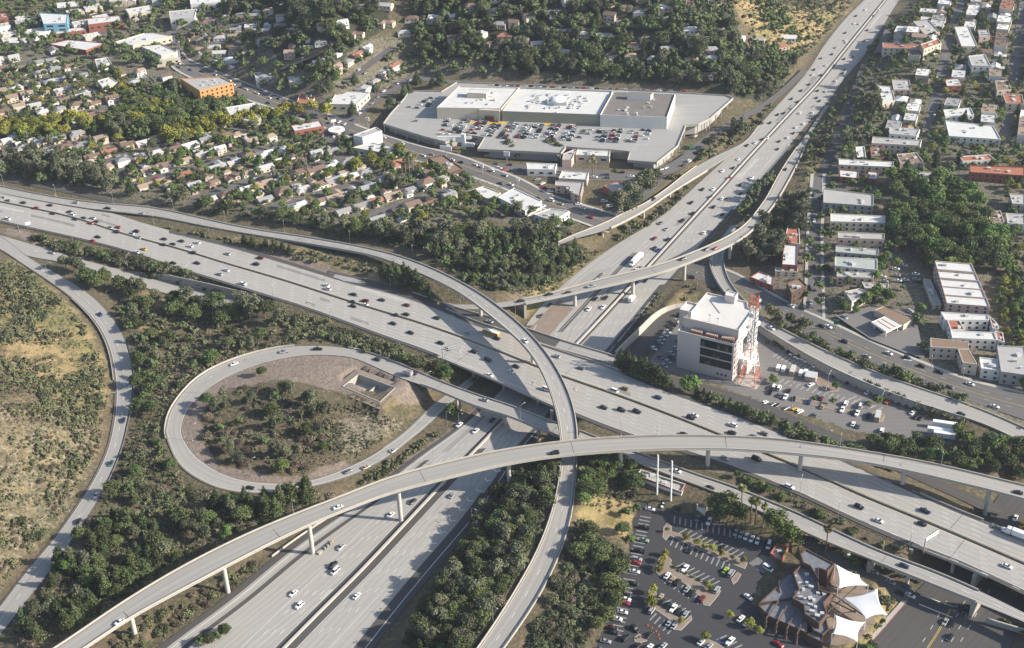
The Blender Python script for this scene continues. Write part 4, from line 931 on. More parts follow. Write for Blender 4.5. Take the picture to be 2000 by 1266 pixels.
# --- shopping centre on its parking deck
ZD = 13.0
deck = [(748,243),(762,224),(789,194),(800,178),(862,180),(892,162),(1100,170),(1324,182),(1420,188),(1432,193),(1388,232),(1364,244),(1340,246),(1324,286),(1283,319),(1225,315),(1230,298),(1194,294),(1124,290),(1106,288),(1096,301),(1040,298),(932,293),(946,270),(910,265),(870,279),(828,268)]
t = empty('parking_deck', P(1060, 250, 7.0)); tag(t, 'large pale concrete parking deck spread in front of the shopping centre', 'parking deck'); o_ = np.array(t.location)
dq = ccw([tuple(P(x, y, ZD)[:2] - o_[:2]) for x, y in deck]); occ_poly([np.array(q) + o_[:2] for q in dq], 2)
w = MB(); w.face([(x, y, 6.0) for x, y in dq]); s_ = w
sf = MB(); sf.v, sf.f, sf.m = [], [], []; sf.face([(x, y, 6.0) for x, y in dq], [(x, y) for x, y in dq]); sf.build('road_surface', M_DECKLOT, t)
n = len(dq); i_ = inset(dq, 0.4); w = MB()
for k in range(n):
    a, b, c2, d2 = dq[k], dq[(k + 1) % n], i_[(k + 1) % n], i_[k]
    w.face([(*a, 4.9), (*b, 4.9), (*b, 7.0), (*a, 7.0)]); w.face([(*a, 7.0), (*b, 7.0), (*c2, 7.0), (*d2, 7.0)]); w.face([(*d2, 7.0), (*c2, 7.0), (*c2, 6.0), (*d2, 6.0)]); w.face([(*b, 4.9), (*a, 4.9), (*d2, 4.9), (*c2, 4.9)])
w.build('parapet', M_WALL, t)
w = MB(); q2 = inset(dq, 4.0); w.prism(q2, -3, 5.9, top=False); w.build('wall', M_STG, t)
for k in range(n):
    a, b = np.array(inset(dq, 0.8)[k]), np.array(inset(dq, 0.8)[(k + 1) % n]); L = np.linalg.norm(b - a)
    for j in range(int(L / 12) + 1):
        if k < 12: continue
        p = a + (b - a) * (j * 12 / L); m_ = MB(); m_.box((p[0], p[1], -3), (0.7, 0.7, 8.0)); m_.build('column', M_COLC, t)
MALLCOLS = [((820,231),(812,247),.35),((880,232),(866,266),.6),((912,235),(888,262),.75),((946,236),(917,264),.85),((976,238),(949,268),.95),((1006,240),(979,272),.95),((1036,242),(1012,274),.9),((1054,244),(1038,274),.6),((1088,243),(1068,272),.95),((1120,246),(1104,277),.85),((1152,247),(1136,272),.35),((1180,251),(1168,282),.5),((1208,252),(1194,282),.8),((1239,254),(1232,282),.75),((1262,254),(1256,275),.35)]
for (a, b, d) in MALLCOLS:
    A_, B_ = P(*a, ZD), P(*b, ZD); e = (B_ - A_)[:2]; L = np.linalg.norm(e) * 1.5; e = e / np.linalg.norm(e); nn = np.array([-e[1], e[0]]); mb = MB()
    for j in range(int(L / 2.75) + 1):
        p = A_[:2] + e * 2.75 * j - o_[:2]
        for sgn in (-1, 1):
            c_ = p + nn * sgn * 2.3; k_ = [c_ - nn * 2.5 - e * .07, c_ + nn * 2.5 - e * .07, c_ + nn * 2.5 + e * .07, c_ - nn * 2.5 + e * .07]; mb.face([(x, y, 6.03) for x, y in k_])
    mb.build('stall_lines', M_PAINT, t)
for (x, y, wd, dp) in ((955,240,30,4),(1072,243,8,4),(1232,245,8,7)):
    p = P(x, y, ZD); m_ = MB(); m_.box((p[0] - o_[0], p[1] - o_[1], 6.02), (wd, dp, 0.03), -0.12); m_.build('yellow_crossing', M_YEL, t)
def mallblock(name, label, px, h, wm, rm, units, win=None, pent=None, par=0.9):
    t = flat(name, label, 'store', px, h, wm, rm, par, units, win, z0=ZD, extra_below=0.5, group='stores of the shopping centre')
    for q, hh, m1, m2 in (pent or []):
        o = np.array(t.location); l = ccw([tuple(P(x, y, ZD + h + hh)[:2] - o[:2]) for x, y in q]); u = MB(); u.prism(l, h - par - 0.02, h + hh, top=False); b_ = u.build('penthouse', m1, t); u = MB(); u.face([(x, y, h + hh - 0.25) for x, y in l]); u.build('roof', m2, b_)
    return t
ta = mallblock('department_store', 'bright white roofed store at the western end of the shopping centre', [(897,168),(1014,171),(979,212),(853,210)], 9.5, M_STC, M_ROOFW, 14, None, [([(914,174),(957,176),(950,183),(912,181)], 3.5, M_STC, M_ROOFW)])
tm = mallblock('store', 'long middle block of the shopping centre with many rooftop units and a dome', [(1015,171),(1196,178),(1171,224),(980,217)], 8.5, M_OLIVE, M_ROOFW, 60, None, [([(1075,190),(1112,192),(1107,200),(1068,198)], 2.0, M_STW, M_ROOFG)])
tt = mallblock('department_store', 'white walled store with dark flat roof at the eastern mall end', [(1197,179),(1319,184),(1303,229),(1172,224)], 10.0, M_STW, M_ROOFD, 8, None, [([(1226,179),(1276,181),(1271,186),(1225,184)], 3.5, M_STW, M_ROOFD)], 1.1)
def onface(t, pxa, pxb, z, mat, nm, h, thick=0.3):
    """a flat piece on a front wall between two photo columns at the block's foot"""
    o = np.array(t.location); a, b = P(*pxa, ZD) - o, P(*pxb, ZD) - o; d = b - a; L = float(np.linalg.norm(d[:2])); c = (a + b) / 2
    m_ = MB(); m_.box((c[0], c[1], z), (L, thick, h), math.atan2(d[1], d[0]), True); m_.build(nm, mat, t)
onface(ta, (937,234), (977,236), 0.2, M_STC, 'entrance_portal', 8.6, 2.2); onface(ta, (948,236.6), (966,237.4), 0.3, M_STB, 'entrance', 4.2, 2.4)
onface(tm, (1005,234.5), (1058,237.5), 5.2, M_PURPLE, 'awning', 1.6, 0.5)
for i in range(4): onface(tm, (1009 + 10 * i, 235 + .4 * i), (1014 + 10 * i, 235.2 + .4 * i), 3.2, M_GLASS, 'window', 2.2, 0.6)
onface(tm, (1060,238), (1086,239.5), 0.3, M_GLASS, 'entrance', 6.5, 0.6)
for x in (1059,1087): onface(tm, (x,238.4), (x+2,238.5), 0.0, M_STW, 'pier', 9.0, 1.6)
onface(tm, (1092,239.4), (1150,242), 1.0, M_STG, 'wall_panel', 6.4, 0.3)
onface(tt, (1226,246.5), (1241,247), 0.2, M_GLASS, 'entrance', 7.5, 0.5)
for x in (1224,1242): onface(tt, (x,246.6), (x+2.5,246.7), 0.0, M_STW, 'pier', 11.2, 2.0)
onface(tt, (1257,249), (1265,249.2), 2.5, M_GLASS, 'window', 3.5, 0.5)
# dome
p = P(1091, 195, ZD + 10.5); dm = MB()
for j in range(4):
    for i in range(16):
        r0, r1 = 6.5 * math.cos(j * .39), 6.5 * math.cos((j + 1) * .39); z0, z1 = 2.2 * math.sin(j * .39), 2.2 * math.sin((j + 1) * .39); a, b = i * math.pi / 8, (i + 1) * math.pi / 8
        dm.face([(r0 * math.cos(a), r0 * math.sin(a), z0), (r0 * math.cos(b), r0 * math.sin(b), z0), (r1 * math.cos(b), r1 * math.sin(b), z1), (r1 * math.cos(a), r1 * math.sin(a), z1)])
dm.build('skylight_dome', M_WHITEP, tm, tuple(np.array(p) - np.array(tm.location)))
# --- roadside stores
COMM = 'stores along the boulevard'
flat('store', 'cream store with white gravel roof across the side street from the mall', 'store', [(643,203),(659,177),(722,180),(696,204)], 6.5, M_STC, M_ROOFW, units=4, group=COMM, win=(1, 3, 3))
flat('store', 'tall blank white box building on the boulevard corner', 'store', [(690,264),(708,268),(746,255),(734,248)], 10, M_STW, M_ROOFG, units=1, group=COMM)
flat('store', 'low yellow store with white roof beside the tall dark conifer', 'store', [(688,288),(724,278),(784,289),(760,300)], 6, M_STC, M_ROOFW, units=2, group=COMM, win=(1, 2, 3))
flat('store', 'long brown tiled strip store on the boulevard bend', 'store', [(836,308),(866,303),(904,329),(878,339)], 5, M_STB, M_ROOFB, units=5, group=COMM)
flat('store', 'small tan canopy building behind the brown strip store', 'store', [(821,329),(835,325),(849,333),(833,340)], 4, M_STC, M_ROOFB, units=0, group=COMM)
flat('store', 'L-shaped white roofed school block nearest the boulevard bend', 'store', [(972,385),(1004,367),(1058,392),(1026,412)], 6.5, M_STW, M_ROOFW, units=4, group=COMM, win=(1, 2, 2.5))
flat('store', 'low white roofed hall west of the large white school block', 'store', [(915,373),(945,363),(978,376),(956,389)], 4.5, M_STC, M_ROOFW, units=3, group=COMM)
flat('store', 'white store with dark windows facing the mall street', 'store', [(1028,318),(1088,320),(1084,331),(1030,330)], 5.5, M_STW, M_ROOFW, units=3, group=COMM, win=(1, 3, 2))
flat('store', 'pale parapet store just south of the mall street palms', 'store', [(1098,333),(1150,337),(1146,351),(1091,348)], 5.5, M_STC, M_ROOFW, units=4, group=COMM)
flat('store', 'two storey store with pink end wall beside the alley', 'store', [(1085,353),(1140,356),(1134,382),(1116,376),(1112,364),(1084,362)], 6, M_STP, M_ROOFG, units=3, group=COMM, win=(2, 1.6, 2))
flat('store', 'small grey roofed shop under the tall eucalyptus group', 'store', [(1178,362),(1209,354),(1224,366),(1206,382)], 5, M_STR, M_ROOFG, units=2, group=COMM)
flat('store', 'auto shop with open bays set into the mall deck edge', 'store', [(1128,291),(1192,294),(1190,305),(1124,302)], 6, M_STC, M_ROOFW, units=4, group=COMM, win=(1, 4, 2), z0=7.0)
flat('store', 'brick corner shop between mall deck and auto shop', 'store', [(1100,300),(1122,291),(1126,293),(1116,312),(1098,312)], 6, M_STP, M_ROOFG, units=1, group=COMM, z0=7.0)
flat('house', 'wide white house among trees above the curving flyover', 'house', [(1042,418),(1075,407),(1112,412),(1080,432)], 6, M_STW, M_ROOFG, units=2, win=(1, 2, 2))
# --- round drive-in with white ring roof
p = Gp(658, 262); t = empty('drive_in', p); tag(t, 'round white ring roofed drive-in beside the boulevard', 'restaurant', COMM); mb = MB()
for i in range(24):
    a, b = i * math.pi / 12, (i + 1) * math.pi / 12
    for r0, r1, z0, z1 in ((3.2, 6.4, 4.2, 4.2), (6.4, 6.4, 3.3, 4.2), (3.2, 3.2, 4.2, 3.3)):
        mb.face([(r0 * math.cos(a), r0 * math.sin(a), z0), (r1 * math.cos(a), r1 * math.sin(a), z1), (r1 * math.cos(b), r1 * math.sin(b), z1), (r0 * math.cos(b), r0 * math.sin(b), z0)])
mb.build('roof', M_WHITEP, t); mb = MB(); mb.tube((0, 0, -1), (0, 0, 4.0), 3.0, 3.0, 14); mb.build('wall', M_STC, t); mb = MB(); mb.tube((-2, 3, 0), (-2, 3, 9), .25); mb.box((-2, 3, 9), (4, .5, 2), .3, True); mb.build('sign', M_WHITEP, t)
# --- orange hotel block
flat('hotel', 'four storey orange stucco hotel with grey roof wings', 'hotel', [(390,177),(455,161),(432,150),(352,153)], 14, M_STO, M_ROOFG, par=0.8, units=6, win=(4, 1.5, 2.2))
# --- commercial district in the upper corner (roof corners read off the photo)
K = [[(77,25),(133,28),(131,45),(85,47)],[(42,60),(94,51),(108,57),(60,70)],[(95,86),(136,77),(206,84),(168,98)],[(217,84),(290,62),(336,70),(259,88)],[(276,91),(315,87),(346,101),(315,108)],[(185,116),(210,112),(217,122),(189,130)],[(101,60),(164,52),(168,58),(105,67)],[(2,74),(52,72),(56,84),(7,84)],[(245,18),(294,10),(298,21),(252,28)],[(330,22),(384,17),(380,34),(332,36)],[(0,26),(16,24),(14,36),(-4,38)],[(190,158),(215,150),(230,160),(200,170)],[(300,106),(350,98),(352,112),(305,118)],[(440,210),(500,200),(520,215),(450,225)],[(568,245),(625,235),(632,246),(575,256)],[(470,225),(500,219),(510,230),(476,236)],[(110,6),(150,2),(155,12),(112,16)],[(370,-6),(440,-10),(440,4),(372,8)],[(170,36),(235,30),(238,40),(172,48)],[(585,182),(620,180),(608,203),(580,200)],[(560,150),(600,145),(605,155),(566,160)],[(496,142),(535,138),(538,150),(500,155)]]
LB = ['blue fronted white office block with ribbon windows','white hall roof beside the blue office block','red fronted strip store with dark roof equipment','very long white warehouse roof with brown end wall','cream corner store on the boulevard curve','small white hall on the wide grey car lot','long low white roof above the red strip store','white roofed shop at the photo edge below the blue office','white roof block beyond the blue office','grey stepped apartment block at the top of the district','low red roofed shop at the outermost corner','small cream hall among houses below the car lot','flat white annex beside the cream corner store','low flat shop beneath the orange hotel','white flat shop opposite the plane trees','small cube shop near the orange hotel','pale block at the upper border of the district','large bright white hall at the upper border','white double hall between the blue office and long warehouse','red tiled restaurant by the boulevard','white hillside block above the boulevard','grey flat shop row above the boulevard']
for i, (q, lb) in enumerate(zip(K, LB)):
    wm = [M_STC, M_STW, M_STR, M_STC][i % 4] if i else M_STW; rm = M_ROOFT if 'red tiled' in lb or 'red roofed' in lb else M_ROOFG if 'grey' in lb else M_ROOFW
    flat('commercial_building' if i else 'office_building', lb, 'store' if i else 'office', q, [12, 6, 5, 7, 8, 5, 5, 6, 7, 9, 4, 5, 6, 5, 5, 6, 6, 8, 7, 5, 6, 5][i], M_BLUE if i == 0 else wm, rm, units=3, win=(3, 6, 1.2) if i == 0 else (1, 2.2, 3), group='commercial blocks in the upper corner district')
# --- apartments and shops of the eastern district
R6_ = lambda *q: [(1300 + .35 * x, 400 + .35 * y) for x, y in q]; R3_ = lambda *q: [(1300 + .35 * x, .35 * y) for x, y in q]
EA = 'buildings of the eastern district'
EAST = [(R6_((920,47),(1226,62),(1226,100),(920,92)), 7, M_STC, M_ROOFW, 'long bright roof block right below the wooded park corner'), (R6_((962,150),(1222,160),(1222,192),(962,184)), 8.5, M_STP, M_ROOFG, 'pink row of townhouses with a line of gables'), (R6_((950,227),(1190,247),(1186,282),(948,262)), 7, M_STG, M_ROOFN, 'grey green roof block under the pink townhouses'),
 (R6_((945,290),(1182,302),(1182,362),(945,338)), 7, M_STW, M_ROOFN, 'pale green roofed block with three dormers'), (R6_((955,372),(1166,376),(1160,408),(955,400)), 6, M_STP, M_ROOFN, 'pink walled block with pale green roof facing the gas station'),
 (R6_((660,220),(737,226),(735,338),(650,332)), 7.5, M_STR, M_ROOFW, 'white roofed block with red brick wall in the narrow wedge'), (R6_((682,112),(746,130),(750,218),(662,208)), 7.5, M_STW, M_ROOFT, 'red and white roofed block behind the brick walled one'), (R6_((472,402),(522,372),(606,402),(600,452)), 4.5, M_STR, M_ROOFW, 'small brick shop with white roof beside the ramp bridge'),
 (R6_((676,432),(746,408),(792,450),(704,500)), 8, M_STB, M_ROOFB, 'dark brown gabled block on the boulevard corner'), (R6_((1000,482),(1082,466),(1140,492),(1040,540)), 6, M_STC, M_ROOFG, 'cream building with grey roof behind the gas station'), (R6_((1095,430),(1246,442),(1242,470),(1112,464)), 4, M_STC, M_ROOFG, 'low grey roofed garage row behind the cream building'),
 (R6_((1850,785),(2010,790),(2030,952),(1872,930)), 8, M_STG, M_ROOFG, 'big grey roofed block at the photo edge by the boulevard'), (R6_((1752,850),(1862,862),(1872,925),(1762,912)), 7, M_STW, M_ROOFW, 'white block with red tile trim by the boulevard'), (R6_((1440,412),(1478,418),(1540,556),(1492,556)), 3.5, M_STC, M_ROOFG, 'long grey carport beside the five stepped roofs'),
 (R6_((610,350),(740,352),(738,372),(612,368)), 4, M_STC, M_ROOFG, 'low shop south of the white brick walled block'),
 (R3_((966,885),(1272,902),(1276,932),(968,918)), 6.5, M_STC, M_ROOFW, 'very long white roofed block facing the frontage road'), (R3_((1285,952),(1522,962),(1520,1008),(1280,990)), 6, M_STC, M_ROOFG, 'flat grey roofed block right above the park'), (R3_((880,1050),(1160,1085),(1160,1150),(880,1130)), 7, M_STG, M_ROOFG, 'wide grey roofed block beside the cross street'),
 (R3_((1156,762),(1430,782),(1420,812),(1150,798)), 7.5, M_STC, M_ROOFG, 'grey block with white upper rims above the long white roof'), (R3_((1250,708),(1420,722),(1402,758),(1250,744)), 8.5, M_STW, M_ROOFG, 'white rimmed tower block behind the grey one'), (R3_((1550,612),(1702,602),(1722,640),(1562,650)), 7, M_STW, M_ROOFW, 'white roof block beyond the big courtyard block'),
 (R3_((1562,672),(1830,702),(1872,778),(1582,758)), 7, M_STW, M_ROOFW, 'big white courtyard apartment block'), (R3_((1640,872),(1802,862),(1842,890),(1660,900)), 6, M_STW, M_ROOFT, 'red tile roofed white apartment row'), (R3_((1700,922),(2010,932),(2010,980),(1700,960)), 7, M_STR, M_ROOFT, 'red brick block along the upper edge of the park street'),
 (R3_((1186,476),(1262,482),(1282,560),(1210,578)), 6, M_STC, M_ROOFW, 'white roof pair at the frontage road belt'), (R3_((1262,442),(1360,446),(1372,500),(1272,500)), 6, M_STP, M_ROOFG, 'grey roof behind the white roof pair'), (R3_((1210,238),(1424,250),(1440,272),(1214,264)), 7, M_STC, M_ROOFT, 'long red tile roofed motel below the tan mound'), (R3_((1424,248),(1520,214),(1540,240),(1442,274)), 8, M_STC, M_ROOFT, 'red tile wing at the end of the motel'),
 (R3_((1612,150),(1692,146),(1742,258),(1652,258)), 7, M_STC, M_ROOFW, 'long white roof block running uphill past the motel'), (R3_((1742,166),(1802,166),(1812,200),(1752,204)), 8, M_STP, M_ROOFG, 'pink block right of the long uphill roof'), (R3_((1690,312),(1782,302),(1816,368),(1710,364)), 9, M_STW, M_ROOFG, 'white tower block below the pink block'), (R3_((1556,442),(1642,436),(1660,476),(1570,480)), 6, M_STR, M_ROOFW, 'red walled block with white roof in mid district'),
 (R3_((1380,118),(1468,112),(1532,178),(1446,190)), 8, M_STP, M_ROOFG, 'long grey roofed hall beside the tan mound'), (R3_((1840,450),(1910,446),(1930,500),(1850,505)), 6, M_STC, M_ROOFB, 'brown roofed block in the upper east'), (R3_((1880,520),(1990,528),(2000,580),(1900,575)), 6, M_STC, M_ROOFT, 'terracotta roofed block at the east edge'), (R3_((1060,820),(1110,815),(1120,880),(1070,880)), 6, M_STW, M_ROOFW, 'white stepped roofs left of the red roofed pair'), (R3_((1140,820),(1200,815),(1215,880),(1150,882)), 6, M_STR, M_ROOFB, 'brown roof between white stepped rows'),
 (R3_((1290,860),(1400,850),(1440,905),(1310,910)), 6, M_STC, M_ROOFB, 'brown roofed cluster above the park corner'), (R3_((970,945),(1080,955),(1075,995),(972,985)), 5, M_STR, M_ROOFW, 'brick shop row by the cross street lights'), (R3_((1130,955),(1190,960),(1185,1000),(1132,995)), 5, M_STR, M_ROOFW, 'small brick shop next to the shop row'),
 (R3_((1920,1080),(2010,1085),(2010,1140),(1935,1135)), 7, M_STC, M_ROOFG, 'grey block at the east edge above the park'), (R3_((1800,1180),(1870,1175),(1890,1240),(1810,1240)), 6, M_STC, M_ROOFB, 'brown roof beside the lawn in the park'), (R3_((1900,1190),(2010,1195),(2010,1250),(1910,1245)), 7, M_STW, M_ROOFG, 'white block at the east edge beside the park lawn')]
for q, h, wm, rm, lb in EAST: flat('apartment_building', lb, 'apartments', q, h, wm, rm, units=3, win=(2, 1.5, 2.6), group=EA)
# five stepped white roofs
for i in range(5):
    f0, f1 = i / 5, (i + 1) / 5; q = []
    for f, side in ((f0, 0), (f0, 1), (f1, 1), (f1, 0)):
        a = np.array((1826, 509)) * (1 - f) + np.array((1849.5, 592)) * f; b = np.array((1898, 515)) * (1 - f) + np.array((1934, 598.5)) * f; q.append(tuple((a if side == 0 else b)))
    flat('apartment_building', f'{ORD[i]} from the park of the five stepped white roofed apartment blocks', 'apartments', q, 10.2 - 0.6 * i, M_STP, M_ROOFW, units=1, win=(3, 1.4, 2.4), group=EA)
# courtyard block: four wings with tile corners
for lb, q, rm in (('rear wing of the white courtyard block with tile trim', [(1536,597),(1800,615),(1805,642),(1560,640)], M_ROOFW), ('street wing of the white courtyard block with tile trim', [(1590,700),(1835,712),(1850,752),(1600,742)], M_ROOFW), ('tiled western wing of the white courtyard block', [(1572,642),(1640,645),(1670,696),(1592,698)], M_ROOFT), ('tiled eastern wing of the white courtyard block', [(1806,616),(1850,660),(1862,690),(1826,688)], M_ROOFT), ('terracotta corner pavilion of the white courtyard block', [(1838,705),(1882,712),(1892,768),(1852,752)], M_ROOFT)):
    flat('apartment_building', lb, 'apartments', R6_(*q), 7, M_STW, rm, units=1, win=(2, 1.4, 2.4), group=EA)
for lb, q, rm in (('long wing of the brown roofed motor court', [(1478,742),(1690,765),(1690,805),(1480,792)], M_ROOFB), ('street wing of the brown roofed motor court', [(1632,806),(1692,806),(1740,890),(1660,880)], M_ROOFB)):
    flat('apartment_building', lb, 'apartments', R6_(*q), 7.5, M_STC, rm, units=0, win=(2, 1.2, 2.2), group=EA, par=0.2)
# --- tiled office block
M_GLASSG = plain('green_tinted_glass', (0.012, 0.028, 0.028), .12, var=.5, scale=.4); M_BLIND = plain('pale_blind_behind_glass', (0.06, 0.09, 0.085), .3); rr = random.Random(5)
z0 = 4.5; A_ = P(1321, 717, z0); B_ = P(1430, 745, z0); rt = math.atan2(B_[1] - A_[1], B_[0] - A_[0]); t = empty('office_block', A_, rt); tag(t, 'pale tiled office block with three dark window bands and roof terraces', 'office')
Wd = float(np.linalg.norm((B_ - A_)[:2])); m, tt_, b = nt('tile_cladding'); tc = N(tt_, 'ShaderNodeTexCoord').outputs['Object']; sep = N(tt_, 'ShaderNodeSeparateXYZ'); tt_.links.new(tc, sep.inputs[0])
gx = math_(tt_, 'LESS_THAN', math_(tt_, 'FRACT', math_(tt_, 'DIVIDE', math_(tt_, 'ADD', sep.outputs[0], sep.outputs[1]), 1.3)), 0.1); gz = math_(tt_, 'LESS_THAN', math_(tt_, 'FRACT', math_(tt_, 'DIVIDE', sep.outputs[2], 1.3)), 0.1)
c = mix(tt_, math_(tt_, 'MULTIPLY', math_(tt_, 'MAXIMUM', gx, gz), 0.45), mix(tt_, noise(tt_, pos(tt_), 0.3, 4), (0.55, 0.485, 0.45), (0.63, 0.56, 0.52)), (0.3, 0.25, 0.23)); tt_.links.new(c, b.inputs['Base Color']); M_TILE = m
def roofed(t, q, z0, h, par, wm, rm, nw='wall', nr='roof'):
    q = ccw(q); i_ = inset(q, 0.4); w = MB(); n = len(q); w.prism(q, z0, h, top=False)
    for k in range(n): a, b2, c2, d2 = q[k], q[(k + 1) % n], i_[(k + 1) % n], i_[k]; w.face([(*a, h), (*b2, h), (*c2, h), (*d2, h)]); w.face([(*d2, h), (*c2, h), (*c2, h - par), (*d2, h - par)])
    w.build(nw, wm, t); r = MB(); r.face([(x, y, h - par) for x, y in i_]); r.build(nr, rm, t)
roofed(t, [(0, 0), (Wd, 0), (Wd, 7.5), (0, 7.5)], -2, 24.2, 1.2, M_TILE, M_ROOFG)
M_ROOFX = plain('pale_weathered_roof', (0.56, 0.545, 0.51), 0.9, var=0.12, scale=0.15)
roofed(t, [(0.9, 6.0), (Wd, 6.0), (Wd - 0.6, 31.0), (Wd - 4, 31.5), (Wd - 7, 37.5), (2.0, 37.5), (2.0, 24), (0.9, 24)], -2, 29.8, 0.9, M_TILE, M_ROOFX)
roofed(t, [(-2.5, 8), (4.5, 8), (4.5, 18), (-2.5, 18)], -2, 33.0, 1.0, M_TILE, M_ROOFX, 'stair_tower', 'stair_roof'); roofed(t, [(-1, 7.2), (2.6, 7.2), (2.6, 9.5), (-1, 9.5)], -2, 31.0, 1.0, M_TILE, M_ROOFX, 'stair_tower', 'stair_roof')
roofed(t, [(14.5, 33), (20.5, 33), (20.5, 38.2), (14.5, 38.2)], -2, 33.5, 0.5, M_TILE, M_ROOFX, 'stair_tower', 'stair_roof')
w = MB(); w.box((12, 25, 28.93), (0.5, 14, 0.14), 0.75); w.build('roof_walkway', M_ROOFD, t)
for k in range(3):
    zc = 18.0 - k * 5.6; w = MB(); w.box((23.0, -0.04, zc), (18.5, 0.2, 4.7), 0, True); wo = w.build('window_band', M_GLASSG, t)
    for j in range(3): w = MB(); w.box((23.0 + rr.uniform(-8, 7), -.15, zc + .3), (rr.uniform(.8, 2), .04, rr.uniform(1, 3))); w.build('blind', M_BLIND, wo)
for k in range(3): w = MB(); w.box((24.6 + 2.4 * k, -0.04, 2.0), (1.2, 0.2, 1.3), 0, True); w.build('window', M_GLASS, t)
for k in range(6):
    for j in range(3): w = MB(); w.box((Wd + 0.02, 2.0 + 4.2 * j, 3.5 + 3.6 * k), (0.2, 1.1, 1.3), 0, True); w.build('window', M_GLASS, t)
for j in range(3): w = MB(); w.box((Wd + 0.04, 17 + 6 * j, 10), (0.25, 4.2, 9), 0, True); w.build('window', M_GLASS, t)
w = MB(); w.box((Wd + 2.5, 17, -1), (5, 16, 11), 0); w.build('annex', M_STW, t)
M_COOL = plain('rust_cooling_tower', (0.22, 0.115, 0.085), 0.8, var=0.3, scale=1.0)
for k in range(3):
    w = MB(); x = 8.2 + 9.0 * k; w.box((x + 2, 3.2, 22.9), (7.0, 3.0, 2.3)); co = w.build('cooling_unit', M_COOL, t)
    for j in range(7): w = MB(); w.box((x - .9 + .97 * j, 3.2, 25.2), (.38, 3.1, 0.25)); w.build('slat', M_STP, co)
for x, y, h in ((15, 9, 4), (20, 8.5, 3.4)):
    w = MB(); w.tube((x, y, 28.8), (x, y, 29 + h), .12, .08, 6); w.box((x, y, 29 + h), (1.4, .5, .3)); w.build('antenna', M_STEEL, t)
occ_poly([P(1310, 720, 4.5), P(1432, 750, 4.5), P(1500, 650, 4.5), P(1390, 600, 4.5)])
# --- lattice mast
M_MR = plain('mast_red', (0.52, 0.13, 0.07), 0.7, var=.2); M_MW = plain('mast_white', (0.78, 0.76, 0.73), 0.6)
c0 = P(1463, 745, 4.5); t = empty('lattice_mast', c0, rt); tag(t, 'tall red and white lattice mast with dish aerials beside the office block', 'mast'); H_ = 54.0
hw = lambda z: 5.0 - 3.1 * min(1, z / 26) if z < 26 else 1.9
lv = [0, 4.5, 9, 13.5, 18, 22, 26, 29.5, 33, 36.5, 40, 43.5, 47, 50.5, 54]
for k in range(len(lv) - 1):
    z1, z2 = lv[k], lv[k + 1]; a, b2 = hw(z1), hw(z2); mt = M_MR if (z1 < 8 or 18 <= z1 < 21 or z1 >= 46) else M_MW; w = MB(); cs = [(-1, -1), (1, -1), (1, 1), (-1, 1)]
    for i in range(4):
        p1, p2 = cs[i], cs[(i + 1) % 4]; w.tube((p1[0] * a, p1[1] * a, z1), (p1[0] * b2, p1[1] * b2, z2), .19, .17, 6); w.tube((p1[0] * a, p1[1] * a, z1), (p2[0] * b2, p2[1] * b2, z2), .08, .08, 5); w.tube((p2[0] * a, p2[1] * a, z1), (p1[0] * b2, p1[1] * b2, z2), .13, .13, 5); w.tube((p1[0] * b2, p1[1] * b2, z2), (p2[0] * b2, p2[1] * b2, z2), .13, .13, 5)
    w.build('lattice_section', mt, t)
w = MB(); w.tube((0, 0, 14), (0, 0, 48), .5, .5, 8); w.build('cable_duct', M_MW, t)
for i, (x, y, z, r, ax) in enumerate(((2.6, -1, 39, 1.7, (1, -.5, 0)), (2.4, -1.8, 27, 1.3, (1, -.6, 0)), (-.4, -2.4, 44, 1.5, (0, -1, 0)), (2.4, 1, 48, 1.1, (1, .3, 0)), (2.3, 0, 52.5, .9, (1, -.3, .2)), (-.6, -2.3, 32, 1.0, (-.3, -1, 0)), (2.2, -1.9, 22, .9, (.7, -.7, 0)), (-1.8, -2.3, 36, .9, (-.5, -1, 0)))):
    d = Vector(ax).normalized(); w = MB(); w.tube(Vector((x, y, z)), Vector((x, y, z)) + d * .9, r * .6, r, 14); w.build('dish_aerial', M_WHITEP, t)
w = MB(); w.tube((-1.5, -1.5, 54), (-1.5, -1.5, 58), .1, .06, 5); w.tube((1.5, 1.5, 54), (1.5, 1.5, 57), .1, .06, 5); w.build('whip_aerial', M_MR, t)
mb = MB(); mb.box(tuple(c0 + [0, 0, .02]), (13, 12, .12), rt); struct(mb.build('mast_pad', M_KERB))
# --- gas station
q = [(1758,599),(1785,612),(1756,645),(1703,627)]
p = P(1735, 622, 11); zg = Zt(p[0], p[1]); hc = 5.5; t = empty('gas_station', (p[0], p[1], zg)); tag(t, 'gas station canopy with white and red roof by the eastern boulevard', 'gas station'); o = np.array(t.location)
def slab(pxq, z, th, mt, nm, par=None, mt2=None):
    l = ccw([tuple(P(x, y, zg + z)[:2] - o[:2]) for x, y in pxq]); w = MB(); w.prism(l, z - th, z, True, par is None); pr_ = w.build(nm, mt, t)
    if par: w = MB(); i_ = inset(l, .4); w.face([(x, y, z - par) for x, y in i_]); w.build('roof', mt2, t)
    return l
l = slab([(1702,629),(1730,617),(1761,634),(1731,648)], 5.5, 1.1, M_WHITEP, 'canopy', .3, M_ROOFX)
for k in range(4): p_ = np.array(inset(l, 1.5)[k]); w = MB(); w.tube((p_[0], p_[1], -1), (p_[0], p_[1], 4.5), .35, .35, 8); w.build('column', M_WHITEP, t)
lc = np.mean(np.array(l), 0)
